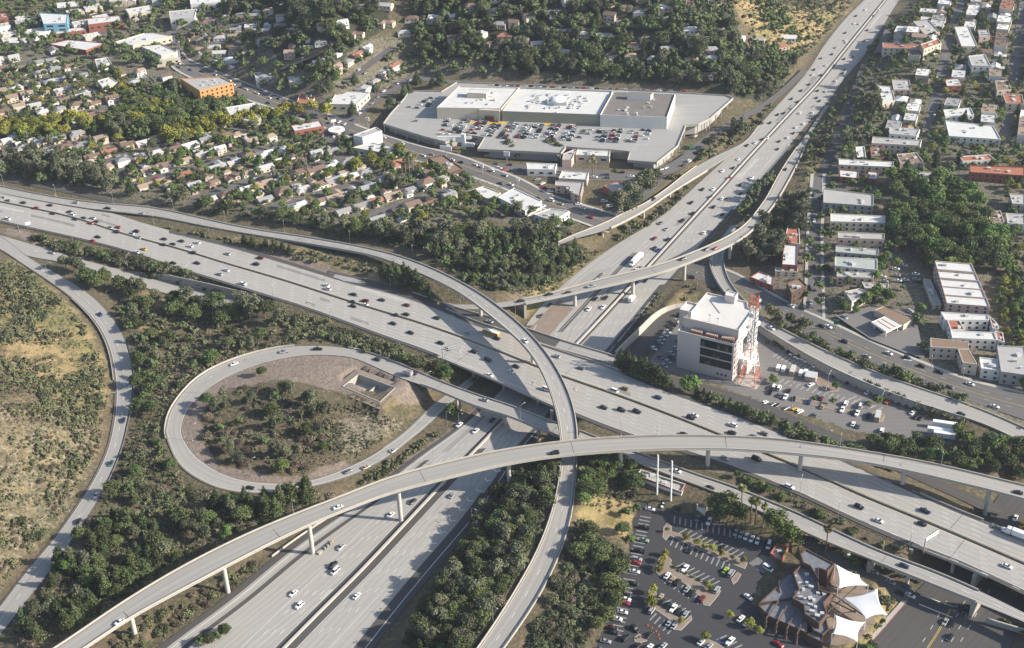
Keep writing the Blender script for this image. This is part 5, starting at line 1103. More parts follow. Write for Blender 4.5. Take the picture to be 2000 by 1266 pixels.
for s_ in (.35, .65): a, b2 = np.array(l[0]) * (1 - s_) + np.array(l[1]) * s_, np.array(l[3]) * (1 - s_) + np.array(l[2]) * s_; d = b2 - a; c2 = (a + b2) / 2; w = MB(); w.box((c2[0], c2[1], 5.22), (float(np.linalg.norm(d)) - 1, .5, .1), math.atan2(d[1], d[0])); w.build('roof_stripe', M_STR, t)
for k in (-1, 1): w = MB(); w.box((lc[0] + 2.5 * k, lc[1], -.5), (1.2, .8, 2.2)); w.build('fuel_pump', M_REDP, t)
slab([(1708,606),(1727,598),(1784,622),(1765,634)], 5.0, 5.6, M_STC, 'shop', .2, M_ROOFB)
occ_poly([P(x, y, 6) for x, y in ((1640,625),(1700,600),(1785,615),(1800,690),(1770,695),(1690,655))])
mb = MB()
lot = [(1632,617),(1700,598),(1768,604),(1790,625),(1806,700),(1770,690),(1700,662)]
mb.face([(lambda g: (g[0], g[1], g[2] + .0))(P(x, y, 6.75)) for x, y in lot]); struct(mb.build('gas_station_forecourt', M_LOTG))
# --- restaurant with white sails
t = empty('restaurant', P(1590, 1180, 3.0)); tag(t, 'sprawling dark brown shingled restaurant with stepped flat roofs and roof beams', 'restaurant'); o = np.array(t.location)
Z8 = lambda *q: [(1480 + x * .1706, 1050 + y * .1706) for x, y in q]
M_ROOFS = plain('weathered_silver_roof', (0.15, 0.155, 0.172), 0.8, var=0.6, scale=0.6); M_BRK = plain('red_brown_shingle', (0.095, 0.057, 0.042), 0.9, var=0.35, scale=0.6)
def wing(q, h, par, wm=M_STB, rm=M_ROOFS):
    l = ccw([tuple(P(x, y, 3 + h)[:2] - o[:2]) for x, y in q]); roofed(t, l, -1, h, par, wm, rm); occ_poly([np.array(x) + o[:2] for x in l])
wing(Z8((490,190),(550,125),(885,300),(800,385),(700,345),(700,480),(600,320),(520,285)), 9.5, .7, M_BRK)
wing(Z8((405,400),(515,290),(600,320),(700,525),(705,590),(850,640),(755,745),(795,870),(705,980),(540,870),(525,765),(395,690),(470,590)), 8.0, 1.6, M_BRK)
wing(Z8((10,750),(215,560),(250,610),(235,500),(345,405),(400,400),(470,590),(395,690),(240,720)), 5.0, .5)
wing(Z8((10,780),(240,725),(395,695),(525,770),(545,900),(590,950),(560,1090),(130,900)), 4.2, .3)
wing(Z8((590,950),(710,990),(780,905),(815,1050),(745,1110),(640,1060)), 5.5, .9, M_BRK)
wing(Z8((630,1070),(745,1130),(745,1200),(560,1110)), 4.0, .4)
for i in range(4):
    a, b2 = Z8((240 + 170 * i * .62, 725 + 15 * i * 3))[0], Z8((95 + 118 * i, 930 + 62 * i))[0]; p1, p2 = P(*a, 8.2) - o, P(*b2, 7.6) - o; w = MB(); w.tube(p1, p2, .35, .35, 4); w.tube(p2, (p2[0] - .4, p2[1] - .6, -.5), .5, .8, 6); w.build('roof_beam', M_BRK, t)
for a, b2 in (((710,560),(830,610)), ((750,500),(910,580)), ((760,750),(1010,560)), ((770,760),(940,890)), ((800,700),(1120,860)), ((850,640),(1220,900)), ((800,850),(1130,560)), ((900,880),(1120,840))):
    p1, p2 = P(*Z8(a)[0], 6.6) - o, P(*Z8(b2)[0], 6.4) - o; w = MB(); w.tube(p1, p2, .28, .28, 4); w.build('pergola_beam', M_BRK, t)
rr = random.Random(3)
for i, (x, y) in enumerate([(430,450),(480,520),(560,530),(610,570),(450,640),(490,690),(540,710),(600,700),(640,720),(600,770),(620,850),(690,640),(760,650),(680,900),(740,880),(560,430),(520,600),(660,800)]):
    p_ = P(*Z8((x, y))[0], 3 + 6.6) - o; w = MB(); w.box((p_[0], p_[1], 6.38), (rr.uniform(1, 2.2), rr.uniform(.9, 1.7), rr.uniform(.6, 1.3)), rr.uniform(-.6, .2)); w.build('rooftop_unit', M_HVAC, t)
mb = MB(); l = [P(x, y, 3.04) for x, y in Z8((700,500),(880,300),(1150,430),(1350,640),(1340,960),(1150,1180),(900,1240),(740,1200))]; mb.face(l); struct(mb.build('terrace_paving', M_DIRT)); occ_poly(l)
M_SAIL = plain('white_sail_cloth', (0.78, 0.78, 0.76), 0.6, var=0.03, scale=0.2)
def sail(label, cor):
    """stretched cloth with concave edges between high and low corners"""
    c = [np.array(P(*Z8((x, y))[0], 3.0 + z)) for x, y, z in cor]; t = empty('shade_sail', (np.mean([p[0] for p in c]), np.mean([p[1] for p in c]), 3.0)); tag(t, label, 'shade sail', 'white sails over the restaurant terrace'); o = np.array(t.location); c = [p - o for p in c]; ctr = np.mean(c, 0); n = 14; V = []
    for i in range(n + 1):
        for j in range(n + 1):
            u, v = i / n, j / n; p = (c[0] * (1 - u) + c[1] * u) * (1 - v) + (c[3] * (1 - u) + c[2] * u) * v; eu, ev = 4 * u * (1 - u), 4 * v * (1 - v)
            k = 0.2 * (eu * (1 - ev) + ev * (1 - eu)); p = p + (ctr - p) * k * np.array([1, 1, .3]); V.append(p)
    V = np.array(V); idx = np.arange((n + 1) ** 2).reshape(n + 1, n + 1); F = np.stack([idx[:-1, :-1], idx[1:, :-1], idx[1:, 1:], idx[:-1, 1:]], -1).reshape(-1, 4); me = np_mesh('sail', V, F, M_SAIL, smooth=True); ob = link('cloth', me, t); sm = ob.modifiers.new('thickness', 'SOLIDIFY'); sm.thickness = 0.08
    for p in c: w = MB(); w.tube((p[0], p[1], -.5), (p[0], p[1], p[2] + .4), .16, .12, 6); w.build('mast', M_WHITEP, t)
sail('uppermost white tensile sail nearest the restaurant gable', [(885,305,9.0),(1160,430,6.0),(1265,550,5.5),(915,585,6.5)])
sail('largest white tensile sail in the middle of the terrace', [(955,690,6.0),(1370,585,10),(1480,890,6.0),(1235,935,5.0)])
sail('lowest white tensile sail nearest the street corner', [(880,885,7.5),(1225,970,5.0),(1140,1195,5.5),(850,1105,6.0)])
flat('shed', 'brick trash enclosure beside the parked white van', 'shed', [(1504,1080),(1518,1060),(1540,1068),(1526,1095)], 3, M_STR, M_ROOFG, par=1.8, units=1, z0=3.0)
flat('shed', 'small white utility shed on the grass above the dark lot', 'shed', [(1361,984),(1371,980),(1383,988),(1377,998),(1361,992)], 3, M_STW, M_ROOFG, par=.3, units=0, z0=3.4)
tmo = flat('motel_office', 'long white building with orange trim beside two sign posts', 'shop', [(1240,926),(1252,917),(1339,945),(1331,961)], 5.0, M_STW, M_ROOFG, par=.9, units=7, z0=4.0)
l = inset(ccw([tuple(P(x, y, 9.0)[:2] - np.array(tmo.location)[:2]) for x, y in [(1240,926),(1252,917),(1339,945),(1331,961)]]), -.08); w = MB(); w.prism(l, 3.9, 5.12, top=False); w.build('trim', M_STR, tmo)
for (x, y, h, lb) in ((1283,966,24,'taller left white sign post beside the orange trimmed building'), (1310,978,24,'white sign post nearer the car park beside the orange trimmed building')):
    p_ = Gp(x, y); t = empty('sign_post', p_); tag(t, lb.replace('left ', ''), 'post', 'pair of tall white sign posts'); w = MB(); w.tube((0, 0, -1), (0, 0, h), .5, .42, 10); w.build('pole', M_WHITEP, t)
# --- open concrete basin inside the loop
pq = [(668,755),(700,730),(773,757),(742,786)]; t = empty('drainage_basin', P(720, 757, 9.0)); tag(t, 'open rectangular concrete basin in the bare ground inside the loop', 'basin'); o = np.array(t.location); l = ccw([tuple(P(x, y, 9.3)[:2] - o[:2]) for x, y in pq]); i_ = inset(l, .5); w = MB()
for k in range(4):
    a, b2, c2, d2 = l[k], l[(k + 1) % 4], i_[(k + 1) % 4], i_[k]; w.face([(*a, -5), (*b2, -5), (*b2, .5), (*a, .5)]); w.face([(*a, .5), (*b2, .5), (*c2, .5), (*d2, .5)]); w.face([(*d2, .5), (*c2, .5), (*c2, -5), (*d2, -5)])
w.build('wall', M_WALL, t); w = MB(); w.face([(x, y, -4.4) for x, y in i_]); w.build('floor', M_WALL, t)
a, b2 = np.array(i_[0]) * .5 + np.array(i_[3]) * .5, np.array(i_[1]) * .5 + np.array(i_[2]) * .5; w = MB(); d = (b2 - a); w.box((*((a + b2) / 2), -4.4), (float(np.linalg.norm(d)), .5, 2.2), math.atan2(d[1], d[0])); w.build('divider', M_WALL, t)
fo = inset(l, -1.6); ap = inset(l, -4.5); w = MB()
for k in range(4): w.face([(*ap[k], -.35), (*ap[(k + 1) % 4], -.35), (*l[(k + 1) % 4], .12), (*l[k], .12)])
w.build('apron', M_DIRT, t)
for k in range(4):
    a, b2 = np.array(fo[k]), np.array(fo[(k + 1) % 4]); L = float(np.linalg.norm(b2 - a)); w = MB()
    for j in range(int(L / 3) + 1): p_ = a + (b2 - a) * min(1, j * 3 / L); w.tube((*p_, -.3), (*p_, 1.7), .05, .05, 4)
    w.tube((*a, 1.7), (*b2, 1.7), .04, .04, 4); w.tube((*a, .9), (*b2, .9), .03, .03, 4); w.build('railing', M_STEEL, t)

# ------------------------------------------------------------------ car parks
mb = MB(); l = [P(x, y, 3.02) for x, y in LOT_REST[2:]] ; LR = [(1240,978),(1262,982),(1330,998),(1400,1014),(1452,1038),(1500,1060),(1512,1072),(1500,1110),(1478,1150),(1470,1175),(1440,1205),(1500,1250),(1480,1295),(1150,1295),(1185,1215),(1208,1130),(1232,1050)]
def sheet(name, px, z, mat, cell=None):
    mb = MB(); q = [P(x, y, z) for x, y in px]; mb.face(q, [(p[0], p[1]) for p in q]); return struct(mb.build(name, mat))
sheet('car_park', LR, 3.06, M_ASPD)
sheet('car_park', [(1480,1295),(1500,1250),(1470,1225),(1440,1205),(1470,1180),(1500,1200),(1560,1240),(1600,1262),(1640,1295)], 3.05, M_ASPD)
sheet('concrete_apron', [(1462,1100),(1488,1083),(1512,1090),(1522,1104),(1490,1120)], 3.10, M_LOTG)
LT = [(1268,738),(1260,716),(1280,690),(1304,657),(1326,630),(1356,606),(1378,588),(1480,640),(1500,655),(1560,690),(1640,728),(1700,758),(1760,785),(1860,825),(1882,846),(1858,868),(1770,862),(1700,850),(1650,838),(1540,806),(1470,786),(1400,764),(1330,748)]
sheet('car_park', LT, 4.58, M_LOTG)
# raised planted islands with kerbs, stall lines
def island(px, z, label):
    q = ccw([tuple(P(x, y, z)[:2]) for x, y in px]); c = np.mean(np.array(q), 0); t = empty('planting_island', (c[0], c[1], z)); tag(t, label, 'planter', 'kerbed islands of the car parks'); l = [(x - c[0], y - c[1]) for x, y in q]; i_ = inset(l, .25); w = MB()
    for k in range(len(l)): a, b, c2, d2 = l[k], l[(k + 1) % len(l)], i_[(k + 1) % len(l)], i_[k]; w.face([(*a, 0), (*b, 0), (*b, .18), (*a, .18)]); w.face([(*a, .18), (*b, .18), (*c2, .18), (*d2, .18)])
    w.build('kerb', M_KERB, t); w = MB(); w.face([(x, y, .15) for x, y in i_]); w.build('soil', M_DIRT, t); return q
ISL = [([(1296,1030),(1303,1022),(1312,1028),(1312,1038),(1330,1044),(1400,1070),(1448,1092),(1460,1100),(1455,1112),(1420,1098),(1340,1062),(1308,1046),(1300,1056),(1294,1050)], 'uppermost long planted island in the dark car park'),
       ([(1284,1096),(1296,1080),(1312,1094),(1310,1102),(1330,1116),(1370,1136),(1392,1150),(1408,1154),(1404,1162),(1386,1184),(1374,1182),(1372,1170),(1340,1142),(1308,1122),(1290,1126),(1281,1118)], 'middle planted island with hedges in the dark car park'),
       ([(1268,1152),(1280,1150),(1284,1166),(1290,1184),(1318,1202),(1336,1214),(1350,1202),(1352,1210),(1330,1232),(1316,1230),(1310,1212),(1284,1194),(1266,1184),(1262,1168)], 'lower planted island with young trees in the dark car park'),
       ([(1238,1246),(1248,1238),(1262,1244),(1264,1252),(1250,1256),(1240,1254)], 'small rounded island with shrubs by the lot turning circle'),
       ([(1428,1132),(1440,1118),(1448,1122),(1440,1136),(1432,1142)], 'tiny kerbed island tip near the lime coupe'), ([(1368,1262),(1376,1246),(1400,1256),(1420,1270),(1410,1280)], 'planted strip below the blue accessible bays')]
for q, lb in ISL: occ_poly([P(x, y, 3) for x, y in q]) ; island(q, 3.06, lb)
ISL2 = [([(1592,740),(1604,736),(1640,752),(1638,764),(1616,766),(1596,752)], 'grassy island beside the tan shed in the office lot'), ([(1548,776),(1590,782),(1660,802),(1656,808),(1590,792),(1546,784)], 'narrow strip with small trees in mid office lot'), ([(1702,806),(1714,800),(1728,812),(1724,824),(1708,824)], 'rounded island around the white box in office lot')]
for q, lb in ISL2: island(q, 4.6, lb)
def stalls(a, b, z, depth, ang, n=None, pitch=2.75, w=.12):
    sl = MB(); A, B = P(*a, z), P(*b, z); e = (B - A)[:2]; L = np.linalg.norm(e); e /= L; d = np.array([e[0] * math.cos(ang) - e[1] * math.sin(ang), e[0] * math.sin(ang) + e[1] * math.cos(ang)])
    for k in range(int(L / pitch) + 1):
        for off in (-.2, .2):
            p = A[:2] + e * (k * pitch + off); q = p + d * depth; sl.face([(*(p - e * w / 2), z), (*(q - e * w / 2), z), (*(q + e * w / 2), z), (*(p + e * w / 2), z)])
        q = A[:2] + e * k * pitch + d * depth; sl.face([(*(q - e * .26 - d * .06), z), (*(q + e * .26 - d * .06), z), (*(q + e * .26 + d * .06), z), (*(q - e * .26 + d * .06), z)])
    struct(sl.build('stall_lines', M_PAINT))
zz = 3.1
stalls((1318,1008),(1440,1038), zz, 5.2, R_(-75)); stalls((1326,1042),(1442,1090), zz, 5.2, R_(75)); stalls((1316,1052),(1432,1104), zz, 5.2, R_(-75)); stalls((1320,1108),(1392,1146), zz, 5.2, R_(75)); stalls((1308,1126),(1372,1166), zz, 5.2, R_(-75)); stalls((1292,1180),(1336,1206), zz, 5.2, R_(75)); stalls((1282,1198),(1318,1226), zz, 5.2, R_(-75))
stalls((1250,1008),(1222,1120), zz, 5.2, R_(85)); stalls((1218,1130),(1192,1240), zz, 5.2, R_(85)); stalls((1400,1250),(1440,1275), zz, 5.2, R_(75))
zz = 4.62; stalls((1520,690),(1600,724), zz, 5, R_(-90)); stalls((1500,742),(1700,800), zz, 5, R_(80), pitch=3.2); stalls((1660,780),(1720,806), zz, 5, R_(80), pitch=3.2)
# ------------------------------------------------------------------ minor streets of the hillside grid, draped on the ground
M_DRIVE = plain('pale_driveway', (0.40, 0.38, 0.345), 0.9, var=0.2)
def draped(a, b, w, mat, name='street', n=None):
    """straight strip between two ground points following the relief"""
    a, b = np.array(a[:2]), np.array(b[:2]); L = np.linalg.norm(b - a); e = (b - a) / L; nn = np.array([-e[1], e[0]]); k = max(2, int(L / 4)); mb = MB(); prev = None
    for i in range(k + 1):
        p = a + e * L * i / k; z = max(Zt(*(p + nn * s)) for s in (-w / 2, 0, w / 2)) + .14; cur = ((*(p + nn * w / 2), z), (*(p - nn * w / 2), z), L * i / k)
        if prev: mb.face([prev[1], cur[1], cur[0], prev[0]], [(prev[2], 0), (cur[2], 0), (cur[2], w), (prev[2], w)])
        prev = cur
    occ_poly([(*(a + nn * (w / 2 + 1.5)),), (*(a - nn * (w / 2 + 1.5)),), (*(b - nn * (w / 2 + 1.5)),), (*(b + nn * (w / 2 + 1.5)),)]); return struct(mb.build(name, mat))
# --- houses
ROOFS = {'tan': (0.30, 0.225, 0.165), 'brown': (0.17, 0.115, 0.085), 'grey': (0.25, 0.25, 0.25), 'pale grey': (0.42, 0.42, 0.41), 'terracotta': (0.29, 0.135, 0.085), 'white': (0.56, 0.555, 0.53)}
RM = {k: plain('roof_' + k.replace(' ', '_'), c, 0.9, var=0.16, scale=0.5, obj_var=.15) for k, c in ROOFS.items()}
WALLS = [M_STW, M_STC, M_STP, M_STC]
def house_shape(kind, w, d, h):
    """walls + roof around the origin, front towards -y"""
    wl, rf = MB(), MB(); e = .45; rh = d * .5 * .42
    def block(x0, x1, y0, y1, ridge, hip):
        wl.prism([(x0, y0), (x1, y0), (x1, y1), (x0, y1)], -2.0, h, top=False); X0, X1, Y0, Y1 = x0 - e, x1 + e, y0 - e, y1 + e; zb = h - .12
        if ridge == 'x':
            r_ = (Y1 - Y0) / 2; yc = (Y0 + Y1) / 2; hz = zb + r_ * .42; k = r_ if hip else 0; a, b = (X0 + k, yc, hz), (X1 - k, yc, hz)
            rf.face([(X0, Y0, zb), (X1, Y0, zb), b, a]); rf.face([(X1, Y1, zb), (X0, Y1, zb), a, b])
            if hip: rf.face([(X0, Y1, zb), (X0, Y0, zb), a]); rf.face([(X1, Y0, zb), (X1, Y1, zb), b])
            else:
                for x in (x0, x1): wl.face([(x, y0, h), (x, y1, h), (x, yc, hz - .1)])
        else:
            r_ = (X1 - X0) / 2; xc = (X0 + X1) / 2; hz = zb + r_ * .42; k = r_ if hip else 0; a, b = (xc, Y0 + k, hz), (xc, Y1 - k, hz)
            rf.face([(X0, Y1, zb), (X0, Y0, zb), a, b]); rf.face([(X1, Y0, zb), (X1, Y1, zb), b, a])
            if hip: rf.face([(X0, Y0, zb), (X1, Y0, zb), a]); rf.face([(X1, Y1, zb), (X0, Y1, zb), b])
            else:
                for y in (y0, y1): wl.face([(x0, y, h), (x1, y, h), (xc, y, hz - .1)])
    if kind == 'flat':
        wl.prism([(-w / 2, -d / 2), (w / 2, -d / 2), (w / 2, d / 2), (-w / 2, d / 2)], -2.0, h + .5, top=False); rf.face([(-w / 2 + .1, -d / 2 + .1, h), (w / 2 - .1, -d / 2 + .1, h), (w / 2 - .1, d / 2 - .1, h), (-w / 2 + .1, d / 2 - .1, h)])
        for x, y in ((-w * .2, d * .1), (w * .25, -d * .15), (w * .05, d * .25)): rf.box((x, y, h), (1.8, 1.4, 1.0))
        return wl, rf
    if kind == 'gabled': block(-w / 2, w / 2, -d / 2, d / 2, 'x', False)
    elif kind == 'hipped': block(-w / 2, w / 2, -d / 2, d / 2, 'x', True)
    else: block(-w / 2, w / 2, -d / 2 + 2, d / 2, 'x', kind == 'hipped L-shaped'); block(-w / 2, -w / 2 + w * .45, -d / 2 - 3, d / 2 - 1, 'y', kind == 'hipped L-shaped')
    return wl, rf
HOUSE = {}
def house_proto(kind, two, rc, wi):
    k = (kind, two, rc, wi)
    if k not in HOUSE:
        w, d, h = (19.0, 12.5, 6.2) if kind == 'flat' else (13.5, 9.0, 3.0) if not two else (11.5, 9.5, 5.6); wl, rf = house_shape(kind, w, d, h); wins = []
        for x, zc in [(-w * .3, 1.2), (w * .05, 1.2), (w * .32, 1.2)] + ([(-w * .3, 4.0), (w * .3, 4.0)] if two else []):
            y0 = -d / 2 - (3 if ('L' in kind) and x < -w * .05 else -2 if ('L' in kind) else 0); wb = MB(); wb.box((x, y0 - .02, zc - .6), (1.7, .1, 1.2), 0, True); wins.append(wb.mesh('window', M_GLASS))
        wb = MB(); wb.box((w / 2 + .02, 0, .6), (.1, 1.7, 1.2), 0, True); wins.append(wb.mesh('window', M_GLASS))
        ch = MB(); ch.box((w * .2, d * .15, h), (.8, .8, 2.6)); HOUSE[k] = (wl.mesh('house_wall', WALLS[wi]), rf.mesh('house_roof', RM[rc]), wins, ch.mesh('chimney', M_STR), (w, d))
    return HOUSE[k]
HLIST = []
def house(x, y, rot, where, end, key, mixc, small=False, group='houses of the valley', flatp=0.0):
    r = rng; kind = ['gabled', 'hipped', 'L-shaped', 'hipped L-shaped'][int(r.choice(4, p=[.3, .28, .24, .18]))]; kind = 'flat' if rng.random() < flatp else kind; two = r.random() < .22; rc = list(mixc)[int(r.choice(len(mixc), p=np.array(list(mixc.values())) / sum(mixc.values())))]
    HLIST.append((x, y, Zt(x, y), rot, kind, two, rc, int(r.integers(4)), float(r.uniform(.74, .98)) * (.6 if small else 1), where, end, key, group))
    w = (18 if kind == 'flat' else 14) * (.6 if small else 1); rc = HLIST[-1][6]; ca, sa = math.cos(rot), math.sin(rot); occ_poly([(x + a * ca - b * sa, y + a * sa + b * ca) for a, b in ((-w * .52, -w * .42), (w * .52, -w * .42), (w * .52, w * .38), (-w * .52, w * .38))])
def build_houses():
    def size(h): x, y = proj(h[:3]); return pxm(y) * h[8] if -15 < x < 2015 and 0 < y < 1280 else 0
    HLIST.sort(key=lambda h: -size(h)); far = {}
    for i, (x, y, z, rot, kind, two, rc, wi, s, where, end, key, group) in enumerate(HLIST):
        wl, rf, wins, ch, _ = house_proto(kind, two, rc, wi)
        if i < 300 and size(HLIST[i]) > 0:
            t = empty('house', (x, y, z), rot); t.scale = (s, s, s); link('wall', wl, t); ro = link('roof', rf, t)
            for w in wins: link('window', w, t)
            if (i * 7) % 3 == 0: link('chimney', ch, ro)
            named(t, f"{rc} roofed {'tall ' if two else ''}{kind} house", where, end, key, 'house', group)
        else: far.setdefault((rc, wi), []).append((x, y, z, rot, kind, two, rc, wi, s))
    mats = list(RM.values()) + WALLS[:3]; V_, F_, M_ = [], [], []; o = 0
    for (rc, wi), lst in far.items():
        for (x, y, z, rot, kind, two, rc, wi, s) in lst:
            wl, rf, *_ = house_proto(kind, two, rc, wi)
            for me, mi in ((wl, len(RM) + [0, 1, 2, 1][wi]), (rf, list(RM).index(rc))):
                v = np.empty(len(me.vertices) * 3, np.float32); me.vertices.foreach_get('co', v); v = v.reshape(-1, 3) * s; ca, sa = math.cos(rot), math.sin(rot)
                V_.append(np.stack([v[:, 0] * ca - v[:, 1] * sa + x, v[:, 0] * sa + v[:, 1] * ca + y, v[:, 2] + z], 1))
                for p in me.polygons: F_.append([i + o for i in p.vertices] ); M_.append(mi)
                o += len(v)
    if V_:
        me = bpy.data.meshes.new('distant_houses'); me.from_pydata(np.vstack(V_).tolist(), [], F_); [me.materials.append(m) for m in mats]; me.polygons.foreach_set('material_index', M_); me.update(); tag(link('distant_houses', me), 'roofs of far houses scattered among the trees of hills and outskirts', 'houses', kind='stuff')
    print('HOUSES', len(HLIST))
PARKED = []   # kerbside cars: x, y, rotation, where, end, key
def grid(poly, p0, p1, pitch, nm, end, mixc, wst=7.5, fill=.96, keymul=1.0, cross=120, lot=13.5, setback=12.5, second=.75, cars=.3, group='houses of the valley', flatp=0.0):
    """blocks of houses along parallel streets through a photo polygon"""
    w = [tuple(Gp(*p)[:2]) for p in poly]; a, b = Gp(*p0)[:2], Gp(*p1)[:2]; u = (b - a) / np.linalg.norm(b - a); v = np.array([-u[1], u[0]]); W_ = np.array(w); ss = (W_ - a) @ u; tt = (W_ - a) @ v; rot = math.atan2(u[1], u[0]); idx = 0
    for k in range(int(math.floor(tt.min() / pitch)), int(math.ceil(tt.max() / pitch)) + 1):
        run = None; s = ss.min(); segs_ = []
        while s < ss.max():
            p = a + u * s + v * k * pitch; ok = inpoly(w, *p) and free(p[0], p[1], 3)
            if ok and run is None: run = s
            if (not ok) and run is not None:
                if s - run > 40: segs_.append((run, s))
                run = None
            s += 4
        if run is not None and s - run > 40: segs_.append((run, s))
        for (s0, s1) in segs_: draped(a + u * s0 + v * k * pitch, a + u * s1 + v * k * pitch, wst, M_STREET)
        if segs_: idx += 1
        for (s0, s1) in segs_:
            for side in (-1, 1):
                s = s0 + lot * .6
                while s < s1 - 4:
                    p = a + u * s + v * (k * pitch + side * setback)
                    if rng.random() < fill and inpoly(w, *p) and free(p[0], p[1], 3.5):
                        house(p[0], p[1], rot + (0 if side > 0 else math.pi) + float(rng.normal() * .03), f'on {ORD[min(idx, 19) - 1]} {nm}', end, s * keymul, mixc, group=group, flatp=flatp)
                        d_ = a + u * (s + 6) + v * (k * pitch + side * 4.2); e_ = a + u * (s + 6) + v * (k * pitch + side * (setback + 3))
                        if free(*(0.5 * (d_ + e_))): draped(d_, e_, 3.0, M_DRIVE, 'driveway')
                    q = a + u * s + v * (k * pitch + side * (setback + 10.5))
                    if rng.random() < second and inpoly(w, *q) and free(q[0], q[1], 3): house(q[0], q[1], rot + float(rng.choice([0, 1.57])), f'behind {ORD[min(idx, 19) - 1]} {nm}', end, s * keymul, mixc, flatp == 0, group=group, flatp=flatp)
                    if rng.random() < cars:
                        q = a + u * (s + rng.uniform(-3, 3)) + v * (k * pitch + side * (wst / 2 - 1.2)); PARKED.append((q[0], q[1], rot, f'parked on {ORD[min(idx, 19) - 1]} {nm}', end, s * keymul))
                    s += lot * float(rng.uniform(.9, 1.15))
MIXE = {'white': 5, 'pale grey': 5, 'grey': 3, 'tan': 1.5, 'terracotta': 1, 'brown': 1}
MIX1 = {'tan': 5, 'brown': 4, 'grey': 4, 'pale grey': 4, 'terracotta': 1.1, 'white': 2.4}
grid([(-40,296),(120,338),(270,370),(480,410),(700,442),(880,432),(1040,422),(968,400),(900,372),(880,342),(820,322),(720,292),(640,268),(540,228),(440,210),(330,270),(200,268),(0,240),(-60,240)], (700,425), (960,352), 50, 'hillside street above freeway', 'from west end', MIX1)
grid([(-60,150),(0,118),(130,110),(200,130),(330,145),(345,178),(250,205),(190,260),(0,236),(-60,230)], (60,200), (200,172), 50, 'street behind plane trees', 'from west end', MIX1, fill=.92)
grid([(590,150),(640,112),(700,92),(780,100),(900,112),(1000,130),(1180,128),(1330,132),(1340,165),(1100,160),(900,150),(820,142),(720,180),(690,205),(640,212)], (640,195), (790,70), 42, 'uphill street behind mall', 'from lower end', MIX1, fill=.92)
grid([(345,50),(400,20),(560,10),(600,60),(560,140),(480,150),(380,112)], (400,90), (560,62), 42, 'street above boulevard curve', 'from west end', MIX1, fill=.92)
grid([(-60,0),(-60,-60),(700,-60),(640,0),(560,14),(400,4),(330,22),(240,12),(100,4)], (60,-20), (300,-40), 44, 'street at far valley edge', 'from west end', MIXE, fill=.95, flatp=.4)
grid([(-60,118),(-60,0),(100,2),(240,10),(330,20),(400,2),(440,20),(360,60),(345,100),(330,140),(200,128),(130,108)], (40,95), (190,66), 46, 'block row of commercial corner', 'from west end', {'white': 6, 'pale grey': 4, 'grey': 1, 'brown': .6, 'terracotta': .6}, fill=.95, lot=19, setback=14, flatp=.9)
grid([(1690,100),(1790,20),(1850,-60),(2120,-60),(2120,860),(1985,780),(1985,640),(1940,590),(1960,330),(1900,330),(1740,340),(1660,345),(1720,270)], (1800,300), (1835,160), 56, 'cross street of eastern district', 'from lower end', MIXE, fill=.95, lot=17, setback=14, flatp=.62)
grid([(1490,560),(1560,540),(1575,450),(1560,430),(1530,470),(1500,520)], (1560,540), (1566,440), 60, 'lane in eastern wedge', 'from lower end', MIX1, fill=.5)
grid([(480,152),(600,60),(668,100),(606,160),(640,200),(590,188),(525,166)], (520,150), (620,110), 42, 'lane above boulevard bend', 'from west end', MIX1, fill=.92)
HP = [(800,5),(1400,-20),(1425,60),(1410,165),(1330,130),(1000,95),(820,95),(640,95),(600,20),(700,-10)]
for k in range(260):
    x, y = rng.uniform(600, 1425), rng.uniform(0, 165)
    if inpoly(HP, x, y):
        g = Gp(x, y)
        if free(g[0], g[1], 4.5): house(g[0], g[1], float(rng.uniform(-.5, .6)), 'on wooded hill behind mall', 'from the west', x, MIX1)
for x, y in [(700,30),(745,20),(730,48),(715,85),(700,72),(760,55),(690,110),(850,40),(880,75),(940,45),(1010,20),(1075,35),(1130,60),(1180,75),(1220,45),(1260,80),(1310,95),(1330,52),(1365,70),(1390,100),(1350,120),(1300,20),(1240,15),(1120,15),(960,90),(1050,90),(1100,105),(1230,110),(1440,78),(1480,82),(1525,95),(1410,110),(1030,60),(1160,110),(900,20),(1280,118),(1540,78)]:
    g = Gp(x, y)
    if free(g[0], g[1], 3): house(g[0], g[1], float(rng.uniform(-.5, .5)), 'on wooded hill behind mall', 'from the west', x, MIX1)
# ------------------------------------------------------------------ where the trees stand
HILL = 'on the dry hillside beside the western ramp'
T = lambda **k: k
wood([(-30,500),(40,515),(110,580),(165,640),(200,710),(205,800),(190,880),(120,1000),(40,1100),(-30,1180)], {'shrub': (5, (0.8, 2.9)), 'scrub': (4, (0.7, 2.0))}, 2.9, HILL, 'from its top', (0, 1), dens=0.8, clump=.47)
wood([(10,520),(60,540),(110,600),(60,640),(10,600)], {'shrub': (1, (2, 4))}, 5, HILL, 'from its top', (0, 1)); wood([(60,740),(190,720),(205,800),(150,870),(90,800)], {'shrub': (1, (1.8, 3.4))}, 4.4, HILL, 'from its top', (0, 1))
wood([(60,462),(250,503),(500,577),(530,592),(440,577),(330,553),(250,522),(100,486)], {'shrub': (6, (2.8, 4.8)), 'oak': (1, (5, 7))}, 3.8, 'on the bank below the wide freeway', 'from the west', (1, 0))
W1 = 'beside the sunken ramp with the retaining wall'
wood([(105,512),(150,530),(200,545),(300,582),(430,604),(540,618),(560,640),(470,640),(330,620),(250,598),(200,580)], {'oak': (4, (8, 13)), 'eucalyptus': (3, (9, 15)), 'shrub': (3, (2.5, 4))}, 7.0, W1, 'from the west', (1, 0))
